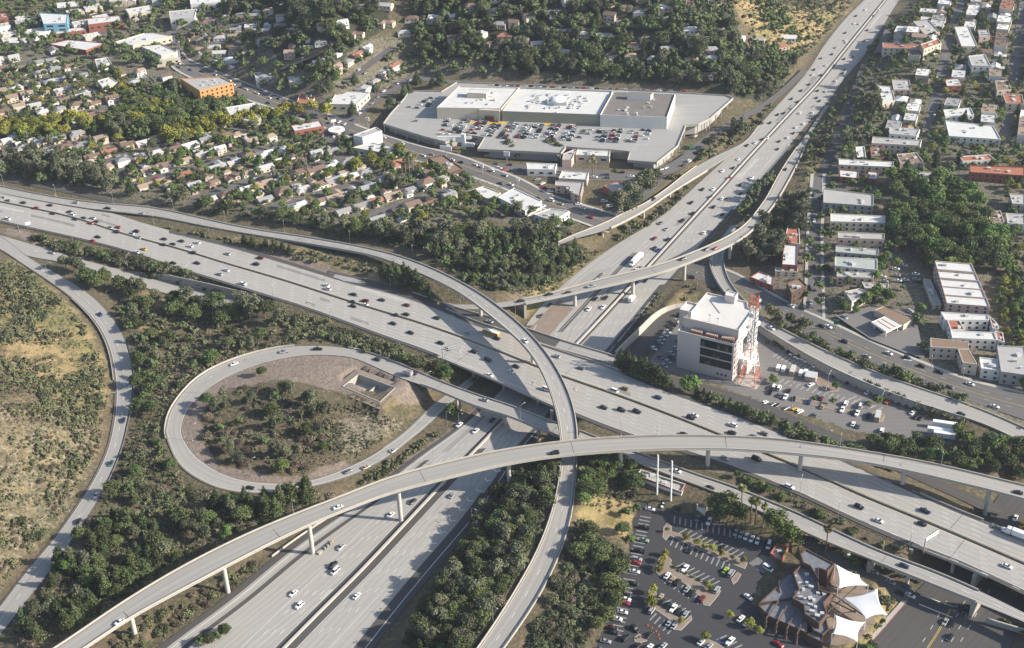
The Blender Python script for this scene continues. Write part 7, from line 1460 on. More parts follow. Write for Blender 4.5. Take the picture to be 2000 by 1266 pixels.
def car_meshes(kind):
    L, Wd, st, (b0, b1, r0, r1, zb, zr) = SPEC[kind]; body = MB(); w = Wd / 2; secs = []
    for x, zt in st:
        e = .86 if abs(x) > .47 else 1.0; X = x * L; secs.append([(X, -w * e, .28), (X, -w * e, zt - .16), (X, -w * e + .12, zt), (X, w * e - .12, zt), (X, w * e, zt - .16), (X, w * e, .28)])
    for a, b in zip(secs[:-1], secs[1:]):
        for k in range(5): body.face([a[k], b[k], b[k + 1], a[k + 1]])
    body.face(secs[0]); body.face(secs[-1][::-1])
    wb, wr = w - .08, w - .28; x0, x1, y0, y1 = b0 * L, b1 * L, r0 * L, r1 * L
    body.face([(y0, -wr, zr), (y1, -wr, zr), (y1, wr, zr), (y0, wr, zr)])
    fr, re, s1, s2 = MB(), MB(), MB(), MB(); fr.face([(x1, -wb, zb), (x1, wb, zb), (y1, wr, zr), (y1, -wr, zr)]); re.face([(x0, wb, zb), (x0, -wb, zb), (y0, -wr, zr), (y0, wr, zr)])
    s1.face([(x0, -wb, zb), (x1, -wb, zb), (y1, -wr, zr), (y0, -wr, zr)]); s2.face([(x1, wb, zb), (x0, wb, zb), (y0, wr, zr), (y1, wr, zr)])
    for f in (.0, .5, 1.0):   # pillars
        for sg in (-1, 1):
            xb, xr = x0 + (x1 - x0) * f, y0 + (y1 - y0) * f; body.face([(xb - .07, sg * (wb + .012), zb), (xb + .07, sg * (wb + .012), zb), (xr + .06, sg * (wr + .012), zr), (xr - .06, sg * (wr + .012), zr)])
    if kind == 'pickup': body.face([(-.47 * L, -w + .25, .99), (-.14 * L, -w + .25, .99), (-.14 * L, w - .25, .99), (-.47 * L, w - .25, .99)]); body.v[-4:] = [(p[0], p[1], 1.052) for p in body.v[-4:]]
    wh = MB(); wh.tube((0, -.11, 0), (0, .11, 0), .33, .33, 10); wh.face([(.33 * math.cos(i * .628), -.11, .33 * math.sin(i * .628)) for i in range(10)])
    hl = MB(); hl.box((0, 0, 0), (.12, .38, .16))
    mono = MB()
    for part, mi in ((body, 0), (fr, 1), (re, 1), (s1, 1), (s2, 1)):
        mono.mi = mi
        for f in part.f: mono.face([part.v[i] for i in f])
    mono.mi = 2
    for sx in (-.3, .31):
        for sy in (-1, 1):
            for f in wh.f: mono.face([(wh.v[i][0] + sx * L, wh.v[i][1] + sy * (w - .1), wh.v[i][2] + .33) for i in f])
    return dict(body=body, windscreen=fr.mesh('windscreen', M_CGL), rear=re.mesh('rear_window', M_CGL), s1=s1.mesh('side_window', M_CGL), s2=s2.mesh('side_window', M_CGL), wheel=wh.mesh('wheel', M_TYRE), lamp=hl.mesh('headlight', M_LAMP), mono=mono, bodies={}, monos={}, L=L, w=w)
CM = {k: car_meshes(k) for k in SPEC}
KNAME = {'sedan': ('sedan', 'sedan'), 'suv': ('sport_utility_vehicle', 'SUV'), 'van': ('van', 'van'), 'pickup': ('pickup_truck', 'pickup')}
VLIST = []
CARS = []
def car(kind, col, p, rot, where, end, key, parts=None, group='vehicles on the roads and car parks'): CARS.append((kind, col, p, rot, where, end, key, parts, group))
def build_cars():
    by = {}
    for c in CARS: by.setdefault(c[0], []).append(c)
    Vs, Fs, Ms, o = [], [], [], 0; cols = list(PM); mats = [PM[c] for c in cols] + [M_CGL, M_TYRE]
    for kind, v in by.items():
        v = [c for c in v if -8 < proj(c[2])[0] < 2008 and -2 < proj(c[2])[1] < 1272]; v.sort(key=lambda c: -pxm(proj(c[2])[1])); nm, cat = KNAME[kind]; m = CM[kind]; L = m['L']
        for i, (_, col, p, rot, where, end, key, parts, group) in enumerate(v):
            if i >= 290:
                if col not in m['monos']: m['monos'][col] = m['mono'].mesh(nm, [PM[col], M_CGL, M_TYRE])
                mo = m['mono']; ca, sa = math.cos(rot), math.sin(rot); q = np.array(mo.v) * (.86 if proj(p)[1] < 330 else 1); Vs.append(np.stack([q[:, 0] * ca - q[:, 1] * sa + p[0], q[:, 0] * sa + q[:, 1] * ca + p[1], q[:, 2] + p[2]], 1))
                Fs += [[j + o for j in f] for f in mo.f]; Ms += [cols.index(col) if k == 0 else len(cols) + k - 1 for k in mo.m]; o += len(q); continue
            if parts is None: parts = proj(p)[1] > 540
            if not parts:
                if col not in m['monos']: m['monos'][col] = m['mono'].mesh(nm, [PM[col], M_CGL, M_TYRE])
                t = link(nm, m['monos'][col], None, p, rot, .86 if proj(p)[1] < 330 else None)
            else:
                if col not in m['bodies']: m['bodies'][col] = m['body'].mesh('body', PM[col])
                t = empty(nm, p, rot); link('body', m['bodies'][col], t); link('windscreen', m['windscreen'], t); link('rear_window', m['rear'], t); link('side_window', m['s1'], t); link('side_window', m['s2'], t)
                for sx in (-.3, .31):
                    for sy in (-1, 1): link('wheel', m['wheel'], t, (sx * L, sy * (m['w'] - .1), .33))
                for sy in (-1, 1): link('headlight', m['lamp'], t, (.485 * L, sy * (m['w'] - .42), .58))
            named(t, f'{col} {cat}', where, end, key, cat, group)
    if Vs:
        me = bpy.data.meshes.new('distant_cars'); me.from_pydata(np.vstack(Vs).tolist(), [], Fs); [me.materials.append(x) for x in mats]; me.polygons.foreach_set('material_index', Ms); me.update(); tag(link('distant_cars', me), 'small far cars massed on distant roads and mall parking', 'cars', kind='stuff')
TY = {'s': 'sedan', 'u': 'suv', 'v': 'van', 'p': 'pickup'}
CO = {'w': 'white', 's': 'silver', 'g': 'grey', 'k': 'black', 'r': 'red', 'm': 'maroon', 'b': 'blue', 'n': 'navy', 't': 'tan', 'y': 'yellow', 'l': 'lime', 'o': 'orange', 'e': 'teal', 'c': 'sage', 'd': 'brown'}
def cars_on(key, rev, where, end, spec, axis=(1, 0)):
    """spec: 'x,y,colour type' photo positions; each car takes the height and the direction of the road there"""
    rb = RB[key]
    for it in spec.split():
        x, y, ct = it.split(','); x, y = float(x), float(y); f = rb.frac_px(x, y); z = rb.at(f)[2]; p = P(x, y + 1, z + .5); p[2] = z + .03
        w = where if not isinstance(where, tuple) else (where[0] if y > 760 else where[1])
        car(TY[ct[1]], CO[ct[0]], p, rb.dir(f) + (math.pi if rev else 0), w, end, x * axis[0] + y * axis[1])
cars_on('W', True, 'on the far half of the wide freeway', 'from the west', '15,391,gs 45,395,ks 70,406,ru 97,400,ks 103,416,ks 136,413,ks 140,418,wu 147,427,ks 163,425,ks 181,425,ss 188,432,ks 177,435,rs 214,444,gs 231,443,rs 228,452,ku 266,451,ku 257,455,ss 270,463,ss 320,466,ks 354,470,ks 385,473,ws 319,477,ks 337,476,ks 371,480,ws 377,493,ku 444,495,ss 508,503,mu 500,515,ku 637,556,ws 640,563,wu 690,574,ks 713,587,mu 712,594,ws 745,585,ks 794,595,ms 772,614,ks 793,613,ks 853,620,ks 914,649,ss 970,660,ks 1087,695,ss 1134,718,gs 1198,762,wv 1220,758,ds 1285,775,bs 1431,829,wu 1429,845,ku 1492,846,gs 1471,852,es 1335,847,ks 1806,997,np 1800,1022,ks 1947,1029,gs')
cars_on('X', False, 'on the near half of the wide freeway', 'from the west', '15,427,wu 191,462,ks 181,470,rs 281,486,ys 267,492,ws 338,513,ks 385,513,ks 429,535,ss 442,527,ws 475,554,wu 690,597,ks 768,631,ks 802,649,ks 861,669,ks 875,681,ks 926,686,ks 953,702,ku 1008,715,ks 998,725,ws 956,732,ws 1068,760,wv 1179,795,ks 1214,800,ku 1244,803,ku 1356,810,ws 1349,815,ku 1415,894,ss 1478,896,kv 1542,950,wu 1678,989,ku 1716,1016,ws 1967,1105,ws 690,589,ks')
LO = ('in the oncoming lanes of the lower freeway', 'in the oncoming lanes of the northern freeway'); LV = ('in the outbound lanes of the lower freeway', 'in the outbound lanes of the northern freeway')
cars_on('Q', True, LO, 'from the top', '897,829,ws 929,841,ws 961,820,ks 806,979,ks 763,1005,ws 666,1068,ss 655,1115,wv 650,1103,kp 573,1158,ws 585,1182,wu 1073,595,ks 1057,616,gs 1163,583,ks 1183,581,ks 1178,599,ws 1150,603,ws 1278,484,ks 1285,488,bs 1242,527,ws 1251,522,ss 1236,533,ws 1278,465,ms 1304,467,ks 1290,435,gs 1302,447,ss 1332,430,ks 1333,430,ks 1353,416,ks 1350,395,ks 1388,384,ks 1372,369,ks 1393,369,ws 1411,333,ws 1432,327,ks 1447,321,ss 1442,310,ws 1424,347,rs 1475,278,ws 1459,283,ks 1489,271,ks 1499,269,ws 1504,239,ks 1524,239,ws 1519,223,ks 1531,220,ks 1546,192,ks 1558,198,ks 1547,211,ss 1565,176,ks 1580,164,ks 1587,145,ws 1590,135,ks 1603,146,ks 1613,127,ws 1604,113,gs 1625,105,ks 1632,92,ss 1651,78,ws 1653,82,ws 1651,63,ks 1668,45,ws 1672,30,ks 1690,18,ws', (0, 1))
cars_on('V', False, LV, 'from the top', '883,967,ss 697,1163,ws 1261,547,ks 1394,403,ks 1410,387,ws 1421,387,gs 1447,377,ks 1446,360,ks 1468,347,wp 1411,418,ks 1519,290,ks 1522,275,ks 1538,268,ws 1550,259,ks 1554,248,ws 1569,241,ws 1587,230,ks 1562,220,ws 1587,219,ws 1595,190,ks 1613,178,ws 1597,176,ks 1601,196,ks 1632,157,ws 1646,142,ks 1649,114,ks 1666,110,gs 1678,46,ws 1694,58,ks 1688,79,ks 1706,30,ks 1716,18,ws 1375,454,ws 1650,135,ks', (0, 1))
cars_on('E', False, 'on the slender bridge over the northern freeway', 'from the west', '1017,587,ks 1073,574,ks 1110,571,ks 1155,558,sp 1334,505,ks 1381,486,ks 1399,484,rs 1534,330,ks')
cars_on('A', False, 'on the curving flyover and its approach', 'from the west', '1026,665,ws 210,406,ks 276,417,ss 148,395,ss')
cars_on('B', True, 'on the long flyover', 'from the west', '234,1214,ws 660,990,ws 1083,884,ku 1988,961,ks')
cars_on('C', False, 'on the loop ramp', 'from the west', '946,780,ss 736,701,ks 807,728,ks 457,710,ws 555,686,sp 620,681,kp 488,952,ks 591,943,kp 680,920,gs 715,912,ts')
cars_on('C2', False, 'on the loop ramp exit beside the lower freeway', 'from the west', '769,879,ss 925,742,gs')
cars_on('D', False, 'on the western ramp', 'from its upper end', '196,613,bs 241,820,ns 217,904,es 188,967,ws 153,1018,ks', (0, 1))
cars_on('D2', False, 'on the sunken ramp with the retaining wall', 'from the west', '101,493,ss')
cars_on('F', True, 'on the narrow bridge beside the wide freeway', 'from the west', '956,627,ss 1300,742,ks')
cars_on('G', False, 'on the rising ramp past the office block', 'from the west', '1507,640,ws 1877,808,ks')
cars_on('K', False, 'on the two-lane bridge ramp', 'from the west', '1322,919,ws 1387,952,ks 1766,1104,ns')
cars_on('H', True, 'on the pale ramp bridge by the shopping centre', 'from the west', '1276,388,ks 1393,303,ks')
cars_on('S4', False, 'queuing on the street beside the sails', 'from the west', '1659,1086,ws 1683,1102,ms 1707,1116,ss 1740,1136,ss 1758,1158,ks 1771,1144,gs 1778,1162,ws')
cars_on('S3', True, 'on the wide street with the red kerb', 'from the top', '1846,1214,ss 1860,1218,ks 1867,1188,gs 1886,1190,ks 1855,1244,ks 1983,1011,ws 1996,1024,yv 1900,1160,ks', (0, 1))
cars_on('S1', False, 'on the eastern boulevard', 'from the west', '1352,540,ks 1394,561,ks 1524,620,ms 1546,597,ws 1567,602,ks 1605,636,ks 1618,637,ws 1736,689,ws 1693,695,ss 1772,698,ks 1800,714,ks 1836,726,ks 1895,749,ws 1855,755,gs 1943,793,ws 1990,838,gs 1650,666,ks')
cars_on('S2', False, 'on the straight eastern street', 'from the top', '1588,380,ks 1600,402,gs 1590,430,ws 1602,452,ks 1584,480,ws 1604,500,ss 1590,520,ks 1606,548,ws 1580,560,ks 1608,575,ks 1584,590,ss', (0, 1))
cars_on('M1', False, 'on the frontage road of the northern freeway', 'from the top', '1600,330,ks 1611,315,ss 1630,265,ws 1638,240,ks 1657,200,ws 1662,188,ks 1676,150,ks', (0, 1))
cars_on('L1', False, 'on the road below the mall deck', 'from the top', '1340,300,ws 1328,310,ws 1305,327,ws 1300,332,ss 1358,265,ws 1393,276,ks 1250,390,ks 1225,405,ws 1318,318,gs', (0, 1))
def random_cars(key, n, where, end, lanes, axis=(1, 0), f0=0.03, f1=.97):
    rb = RB[key]
    for i in range(n):
        f = f0 + (f1 - f0) * (i + float(rng.random())) / n; d = lanes[int(rng.integers(len(lanes)))]; p = rb.at(f, d, 'C', .05); x, y = proj(p)
        if not (-10 < x < 2010 and 0 < y): continue
        car(['sedan', 'sedan', 'suv', 'pickup', 'van'][int(rng.choice(5, p=[.45, .2, .22, .08, .05]))], ['white', 'silver', 'grey', 'black', 'red', 'blue', 'tan'][int(rng.choice(7, p=[.32, .18, .14, .24, .05, .04, .03]))], p, rb.dir(f) + (0 if d > 0 else math.pi), where, end, x * axis[0] + y * axis[1])
random_cars('CB', 62, 'on the boulevard through the hills', 'from its upper end', [-6, -2.5, 2.5, 6]); random_cars('VS', 22, 'on the side street west of the mall', 'from its lower end', [-5, -2, 2, 5]); random_cars('CS', 16, 'on the street before the mall deck', 'from the west', [-5, -2, 2, 5])
for (a, b, d), i in zip(MALLCOLS, range(99)):
    A_, B_ = P(*a, ZD), P(*b, ZD); e = (B_ - A_)[:2]; L = np.linalg.norm(e); e = e / L; nn = np.array([-e[1], e[0]]); rot = math.atan2(nn[1], nn[0])
    for j in range(int(L / 2.75)):
        for sgn in (-1, 1):
            if rng.random() > d * (.92 if j > 0 else .6): continue
            p = A_[:2] + e * 2.75 * (j + .5) + nn * sgn * 2.25
            car(['sedan', 'suv', 'pickup', 'van'][int(rng.choice(4, p=[.6, .28, .08, .04]))], ['white', 'silver', 'grey', 'black', 'red', 'blue', 'tan', 'navy'][int(rng.choice(8, p=[.26, .2, .14, .22, .08, .03, .04, .03]))], (p[0], p[1], ZD + .04), rot + (math.pi if rng.random() < .5 else 0), f'in {ORD[i]} column of the mall deck', 'from the stores', j, False)
for i, (x, y) in enumerate([(820,205),(828,200),(834,196),(842,193),(848,197),(838,204),(800,210),(815,212),(856,192),(835,208)]): car(['sedan', 'suv'][i % 2], ['white', 'black', 'silver', 'grey'][i % 4], P(x, y, ZD + .04), -.2, 'on the western wing of the mall deck', 'from the west', x, False)
for i in range(30): x = 960 + i * 13 + float(rng.uniform(-3, 3)); q = P(x, 167.5 + (x - 960) * .032, ZD + .04); car('sedan', ['white', 'black', 'silver', 'grey', 'red'][i % 5], q, -.1, 'along the back wall of the shopping centre', 'from the west', x, False)
for x, y, rot, where, end, key in PARKED:
    if len(VLIST) < 200:
        px, py = proj((x, y, 10))
        if 0 < px < 2000 and 0 < py: VLIST.append(1); car(['sedan', 'suv', 'van', 'pickup'][int(rng.choice(4, p=[.6, .25, .08, .07]))], ['white', 'silver', 'grey', 'black', 'red', 'tan'][int(rng.choice(6, p=[.34, .2, .15, .2, .06, .05]))], (x, y, Zt(x, y) + .2), rot, where, end, key, False)
# --- dark car park: (x, y, colour type, row)
def lot_cars(where, end, z, rows):
    for (a, b), spec in rows:
        A, B = P(*a, z), P(*b, z); rot = math.atan2(B[1] - A[1], B[0] - A[0])
        for it in spec.split():
            x, y, ct = it.split(','); x, y = float(x), float(y); p = P(x, y, z + .6); p[2] = z; car(TY[ct[1]], CO[ct[0]], p, rot, where, end, x + .3 * y)
lot_cars('in the dark car park', 'from the west', 3.1, [
 (((1300,990),(1290,1010)), '1296,986,ws 1305,986,ks 1322,995,ks 1363,1012,gs 1385,1018,wp 1437,1040,ss 1447,1044,ss 1457,1048,ws 1468,1052,ws 1480,1056,ws 1490,1062,ns 1502,1065,wv'),
 (((1240,1060),(1262,1064)), '1270,994,ws 1257,1030,kp 1256,1055,cp 1248,1076,kp 1244,1092,su 1242,1099,rs 1240,1116,ws 1237,1140,ks 1222,1160,ks 1222,1171,wu 1221,1178,rs 1216,1195,ws 1205,1209,wu 1196,1227,ks 1198,1235,ks 1183,1252,ss 1196,1226,ms 1175,1268,gs'),
 (((1330,1080),(1345,1060)), '1348,1074,ks 1410,1070,ks 1417,1114,ls 1428,1120,sv 1338,1110,wp 1303,1124,ws 1313,1132,ts 1323,1138,ku 1342,1150,ss 1352,1158,ks 1371,1170,mu 1400,1152,su 1290,1166,ts 1293,1175,ks 1305,1182,ks 1315,1188,wp 1325,1194,ks 1338,1200,ss 1273,1192,su 1307,1216,ss 1317,1222,ss'),
 (((1440,1160),(1460,1175)), '1462,1166,ws 1240,1228,ku'), (((1400,1230),(1415,1215)), '1447,1208,ws 1459,1216,ws 1370,1253,ws 1385,1262,ss 1426,1252,wp 1268,1240,ks 1245,1262,ks 1222,1246,ku 1268,1264,ws 1295,1262,ss'),
 (((1500,1245),(1520,1258)), '1521,1258,rs 1500,1110,wv')])
lot_cars('in the office block car park', 'from the west', 4.62, [
 (((1540,690),(1552,678)), '1540,686,ks 1547,689,ws 1556,694,ws 1561,697,ws 1568,699,ws 1575,703,ws 1592,713,ws 1630,732,ks 1657,746,ks'),
 (((1500,760),(1508,745)), '1512,756,wv 1505,765,kp 1522,758,wv 1541,763,ks 1524,772,gs 1534,775,wp 1551,778,ks 1580,785,bs 1595,776,ns 1604,778,ms 1606,794,ts 1652,789,wv 1645,800,wp 1681,793,wv 1674,807,wp 1667,805,ks 1695,812,kp 1666,828,ws 1677,832,gs 1592,811,gs 1722,841,wu'),
 (((1480,790),(1492,784)), '1493,786,ws 1508,790,gs 1518,792,ks 1535,797,gs 1553,801,yu 1562,804,wu 1584,751,ws'),
 (((1690,765),(1704,756)), '1691,758,op 1695,766,ws 1712,774,ks 1719,776,wu 1736,784,op 1783,806,ws 1790,814,ks 1800,816,ks'),
 (((1296,650),(1310,660)), '1331,614,ks 1321,626,ss 1318,633,ks 1310,642,ks 1305,647,ss 1300,653,ws 1294,661,ss 1290,668,ss 1282,676,ks 1278,680,ws 1320,680,ss 1312,690,ss 1310,698,ks 1305,706,ss 1298,714,ss 1326,668,ks 1290,697,gs')])
lot_cars('in the yards behind the eastern boulevard', 'from the west', 6.4, [(((1722,560),(1740,562)), '1724,540,ws 1750,525,ws 1728,549,ss 1752,538,ss 1755,548,ws 1768,546,ws 1640,500,ws 1725,505,ws 1733,502,ws 1745,505,ss 1765,518,ws 1790,545,ss 1795,550,ks 1789,535,ws 1758,518,ss'), (((1650,617),(1662,625)), '1650,619,ss 1780,610,wv')])
for x, y in [(1180,395),(1060,405),(1210,415),(1108,356),(1050,352),(1060,360),(975,330),(985,334),(1000,336),(890,345),(880,350),(870,348),(895,340),(1190,405),(1160,412),(1130,400),(1075,375),(1062,368),(700,215),(688,222),(660,210),(672,218)]:
    g = Gp(x, y); car(['sedan', 'suv'][(x + y) % 2], ['white', 'black', 'silver', 'grey', 'red'][(x * 3 + y) % 5], (g[0], g[1], g[2] + .2), float(rng.uniform(-.4, .8)), 'parked by the boulevard stores', 'from the west', x, False)
# --- large vehicles
def wheels(t, L, w, xs, r=.5):
    for x in xs:
        for sy in (-1, 1): m_ = MB(); m_.tube((x, sy * (w - .3) - .14, r), (x, sy * (w - .3) + .14, r), r, r, 10); m_.face([(x + r * math.cos(i * .628), sy * (w - .3) - .14, r + r * math.sin(i * .628)) for i in range(10)]); m_.build('wheel', M_TYRE, t)
def on_road(name, key, x, y, rev, label, cat):
    rb = RB[key]; f = rb.frac_px(x, y); z = rb.at(f)[2]; p = P(x, y, z + 1.0); p[2] = z + .03; t = empty(name, p, rb.dir(f) + (math.pi if rev else 0)); tag(t, label, cat); return t
def at_lot(name, x, y, z, a, b, label, cat, group=None):
    A, B = P(*a, z), P(*b, z); p = P(x, y, z + .8); p[2] = z; t = empty(name, p, math.atan2(B[1] - A[1], B[0] - A[0])); tag(t, label, cat, group); return t
def boxm(t, nm, mat, c, s, bev=0): m_ = MB(); m_.box(c, s, 0, True); return m_.build(nm, mat, t)
M_BUSY = plain('school_bus_yellow', (0.55, 0.25, 0.015), .45, var=.05)
t = on_road('school_bus', 'W', 959, 651, True, 'yellow orange school bus with white roof beneath the curving flyover', 'bus'); boxm(t, 'body', M_BUSY, (-.6, 0, .55), (10.2, 2.45, 2.0)); boxm(t, 'roof', M_WHITEP, (-.6, 0, 2.55), (10.1, 2.35, .35)); boxm(t, 'hood', M_BUSY, (5.1, 0, .55), (1.4, 2.1, 1.1)); boxm(t, 'windscreen', M_CGL, (4.52, 0, 1.55), (.1, 2.1, .95))
for sy in (-1, 1):
    for k in range(9): boxm(t, 'window', M_CGL, (-5.0 + 1.0 * k, sy * 1.225, 1.6), (.8, .06, .7))
    boxm(t, 'stripe', M_TYRE, (-.6, sy * 1.23, 1.2), (10.2, .04, .1))
wheels(t, 11, 1.25, (-3.6, 4.2))
def semi(t, cab, sleeper=True, L=14.5):
    boxm(t, 'trailer', M_WHITEP, (-4.0, 0, 1.1), (L, 2.55, 2.85)); boxm(t, 'cab', cab, (L / 2 - 2.4, 0, .9), (2.3, 2.4, 2.4)); boxm(t, 'hood', cab, (L / 2 - .4, 0, .8), (1.8, 2.1, 1.2)); boxm(t, 'fairing', cab, (L / 2 - 2.6, 0, 3.3), (1.7, 2.2, .55)); boxm(t, 'windscreen', M_CGL, (L / 2 - 1.22, 0, 2.15), (.1, 2.1, .85)); boxm(t, 'chassis', M_TYRE, (-1, 0, .65), (L + 3, 1.2, .3)); wheels(t, L, 1.28, (-L / 2 - 2.5, -L / 2 - 1.2, 3.0, 4.2, L / 2 - .1))
t = on_road('semi_trailer_truck', 'Q', 1240, 512, True, 'white semi trailer truck in the oncoming lanes of the northern freeway', 'truck'); semi(t, M_WHITEP, L=11)
t = on_road('semi_trailer_truck', 'W', 1990, 1047, True, 'white semi trailer truck cut by the photo edge on the wide freeway', 'truck'); semi(t, M_WHITEP)
def boxtruck(t, col=M_WHITEP, bc=M_WHITEP, L=7.2): boxm(t, 'cargo_box', bc, (-.9, 0, .9), (L - 2, 2.4, 2.5)); boxm(t, 'cab', col, (L / 2 - 1.1, 0, .6), (1.6, 2.1, 1.7)); boxm(t, 'hood', col, (L / 2 - .1, 0, .6), (.8, 1.9, .9)); boxm(t, 'windscreen', M_CGL, (L / 2 - .28, 0, 1.5), (.08, 1.9, .7)); wheels(t, L, 1.2, (-L * .28, L * .33), .45)
t = on_road('box_truck', 'V', 1234, 585, False, 'white box truck alone in the outbound lanes of the northern freeway', 'truck'); boxtruck(t)
t = on_road('tow_truck', 'C', 796, 730, False, 'white tow truck with orange boom on the straight bridge approach', 'truck'); boxtruck(t, M_WHITEP, PM['silver'], 6.5); boxm(t, 'boom', PM['orange'], (-1.5, 0, 3.4), (3.0, .4, .3))
for (x, y, lb) in ((1846,834,'white trailer nearest the leafy verge in the office car park'), (1836,847,'middle white trailer of the parked pair in the office car park'), (1848,855,'white trailer hitched to the white tractor in the office car park')):
    t = at_lot('parked_trailer', x, y, 4.62, (1815,850), (1870,858), lb, 'trailer', 'white trailers parked at the end of the office car park'); boxm(t, 'trailer_box', M_WHITEP, (0, 0, 1.1), (13.0, 2.5, 2.8)); boxm(t, 'chassis', M_TYRE, (0, 0, .7), (12.5, 1.1, .35)); wheels(t, 13, 1.25, (-5.0, -3.8))
t = at_lot('tractor_truck', 1826, 868, 4.62, (1840,866), (1815,868), 'white tractor truck parked beside the white trailers', 'truck'); boxm(t, 'cab', M_WHITEP, (.6, 0, .9), (2.2, 2.4, 2.3)); boxm(t, 'hood', M_WHITEP, (2.4, 0, .8), (1.6, 2.0, 1.2)); boxm(t, 'windscreen', M_CGL, (1.74, 0, 2.1), (.08, 2.1, .8)); boxm(t, 'chassis', M_TYRE, (-2, 0, .7), (4.5, 1.1, .3)); wheels(t, 6, 1.25, (-3, -1.8, 2.2))
for (x, y, col, lb) in ((1548,726,PM['tan'],'tan storage container beside the generators in office car park'), (1714,815,PM['tan'],'cream storage box on the rounded island in office car park'), (1584,738,M_STP,'pinkish shed at the end of the generator row')):
    t = at_lot('storage_container', x, y, 4.62, (1540,745), (1552,715), lb, 'container'); boxm(t, 'box', col, (0, 0, .1), (7.5 if y != 738 else 6, 2.6 if y != 738 else 6, 2.9)); boxm(t, 'lid', M_HVAC, (0, 0, 3.0), (7.4 if y != 738 else 6.3, 2.5 if y != 738 else 6.3, .12)); 
for (x, y, lb) in ((1520,720,'white generator unit at the western end of the row'), (1530,722,'white generator unit second in the row'), (1564,730,'white generator unit between container and pinkish shed'), (1573,729,'small white generator unit next to the pinkish shed')):
    t = at_lot('generator_unit', x, y, 4.62, (1540,745), (1552,715), lb, 'generator', 'generator units in the office car park'); boxm(t, 'housing', M_WHITEP, (0, 0, .3), (4.2, 2.0, 2.1)); boxm(t, 'skid', M_TYRE, (0, 0, 0), (4.4, 2.1, .3)); boxm(t, 'grille', M_STEEL, (2.12, 0, .7), (.06, 1.6, 1.2))
# ------------------------------------------------------------------ barriers, walls, lamps, signs
def along(name, label, cat, k_, ref, d, th, h, mat, f0=0.0, f1=1.0, group=None, dz=0.0, base=None, hfun=None):
    mb = MB(); wall_along(mb, RB[k_], ref, d, th, h, f0, f1, dz, base, hfun); o = mb.build(name, mat); tag(o, label, cat, group); return o
along('median_barrier', 'concrete barrier along the middle of the wide freeway', 'barrier', 'W', 'R', 0, .6, .95, M_BARR)
along('median_barrier', 'concrete barrier down the middle of the lower and northern freeway', 'barrier', 'V', 'L', 0, 1.3, 1.0, M_GIRD)
BG = 'concrete edge barriers of the ramps'
for k_, ref, d, f0, f1, lb in (('A', 'L', .15, 0, BR['A'][0], 'concrete edge barrier on the outer side of the curving flyover approach'), ('A', 'R', -.15, .16, BR['A'][0], 'concrete edge barrier on the inner side of the curving flyover approach'), ('A', 'L', .15, BR['A'][1], 1, 'concrete edge barrier on the east side of the descending flyover ramp'), ('A', 'R', -.15, BR['A'][1], 1, 'concrete edge barrier on the west side of the descending flyover ramp'),
  ('C', 'L', -.3, .40, .66, 'pale retaining parapet round the outer bend of the loop'), ('C', 'L', -.2, .235, .33, 'concrete parapet where the loop ramp leaves the straight bridge'), ('D', 'L', -.2, .32, .52, 'low wall at the foot of the dry hillside beside the western ramp'), ('G', 'L', .15, BR['G'][1], 1, 'concrete edge barrier of the rising ramp above the office car park'), ('G', 'R', -.15, BR['G'][1], 1, 'concrete edge barrier of the rising ramp facing the boulevard'), ('K', 'L', .15, 0, BR['K'][0], 'concrete edge barrier on the freeway side of the two-lane ramp'), ('K', 'R', -.15, 0.1, BR['K'][0], 'concrete edge barrier of the two-lane ramp above the dark car park'), ('F', 'L', .1, .15, BR['F'][0], 'barrier beside the dark auxiliary lane below the pine clump'), ('F', 'R', -.1, .3, BR['F'][0], 'barrier between wide freeway and dark auxiliary lane'), ('H', 'L', .1, 0, BR['H'][0], 'barrier at the foot of the pale ramp bridge')):
    along('edge_barrier', lb, 'barrier', k_, ref, d, .4, .9 if k_ != 'C' else 1.1, M_BARR, f0, f1, BG)
gz = lambda f, p: Zt(p[0], p[1]) - 1.0
along('retaining_wall', 'long grey retaining wall beside the sunken ramp under the wide freeway', 'wall', 'D2', 'L', -.6, .6, 1, M_WALL, .5, 1.0, hfun=lambda f: min(6.6, 8.6 - RB['D2'].at(f)[2]) * min(1, (f - .48) * 7), base=lambda f, p: p[2] - 1)
along('retaining_wall', 'curving pale retaining wall between northern freeway and sunken access road', 'wall', 'AR', 'L', -.5, .6, 4, M_GIRD, 0, 0.93, hfun=lambda f: 5.2 - 3.2 * max(0, f - .55) / .4, base=lambda f, p: p[2] - 1)
along('retaining_wall', 'ivy topped retaining wall under the rising ramp beside the office car park', 'wall', 'G', 'L', -.4, .5, .3, M_WALL, .36, .86, base=lambda f, p: 4.2, dz=-.2)
along('retaining_wall', 'straight pale wall along the bank under the long flyover', 'wall', 'Q', 'L', -1.2, .4, 1.1, M_GIRD, .114, .159)
def guard_rail(k_, ref, d, f0, f1, lb):
    rb = RB[k_]; p0 = rb.at((f0 + f1) / 2, d, ref); t = empty('guard_rail', p0); tag(t, lb, 'guard rail', 'guard rails of the freeways'); o = np.array(t.location); mb = MB(); wall_along(mb, rb, ref, d, .12, .35, f0, f1, .45, base=lambda f, p: p[2]); mb.v = [tuple(np.array(v) - o) for v in mb.v]; mb.build('rail', M_STEEL, t)
    n = int((f1 - f0) * rb.len / 4); n = min(n, 95)
    for i in range(n): p = rb.at(f0 + (f1 - f0) * i / max(1, n - 1), d + .15, ref) - o; m_ = MB(); m_.box((p[0], p[1], p[2] - .3), (.2, .2, 1.1)); m_.build('post', M_BARK, t)
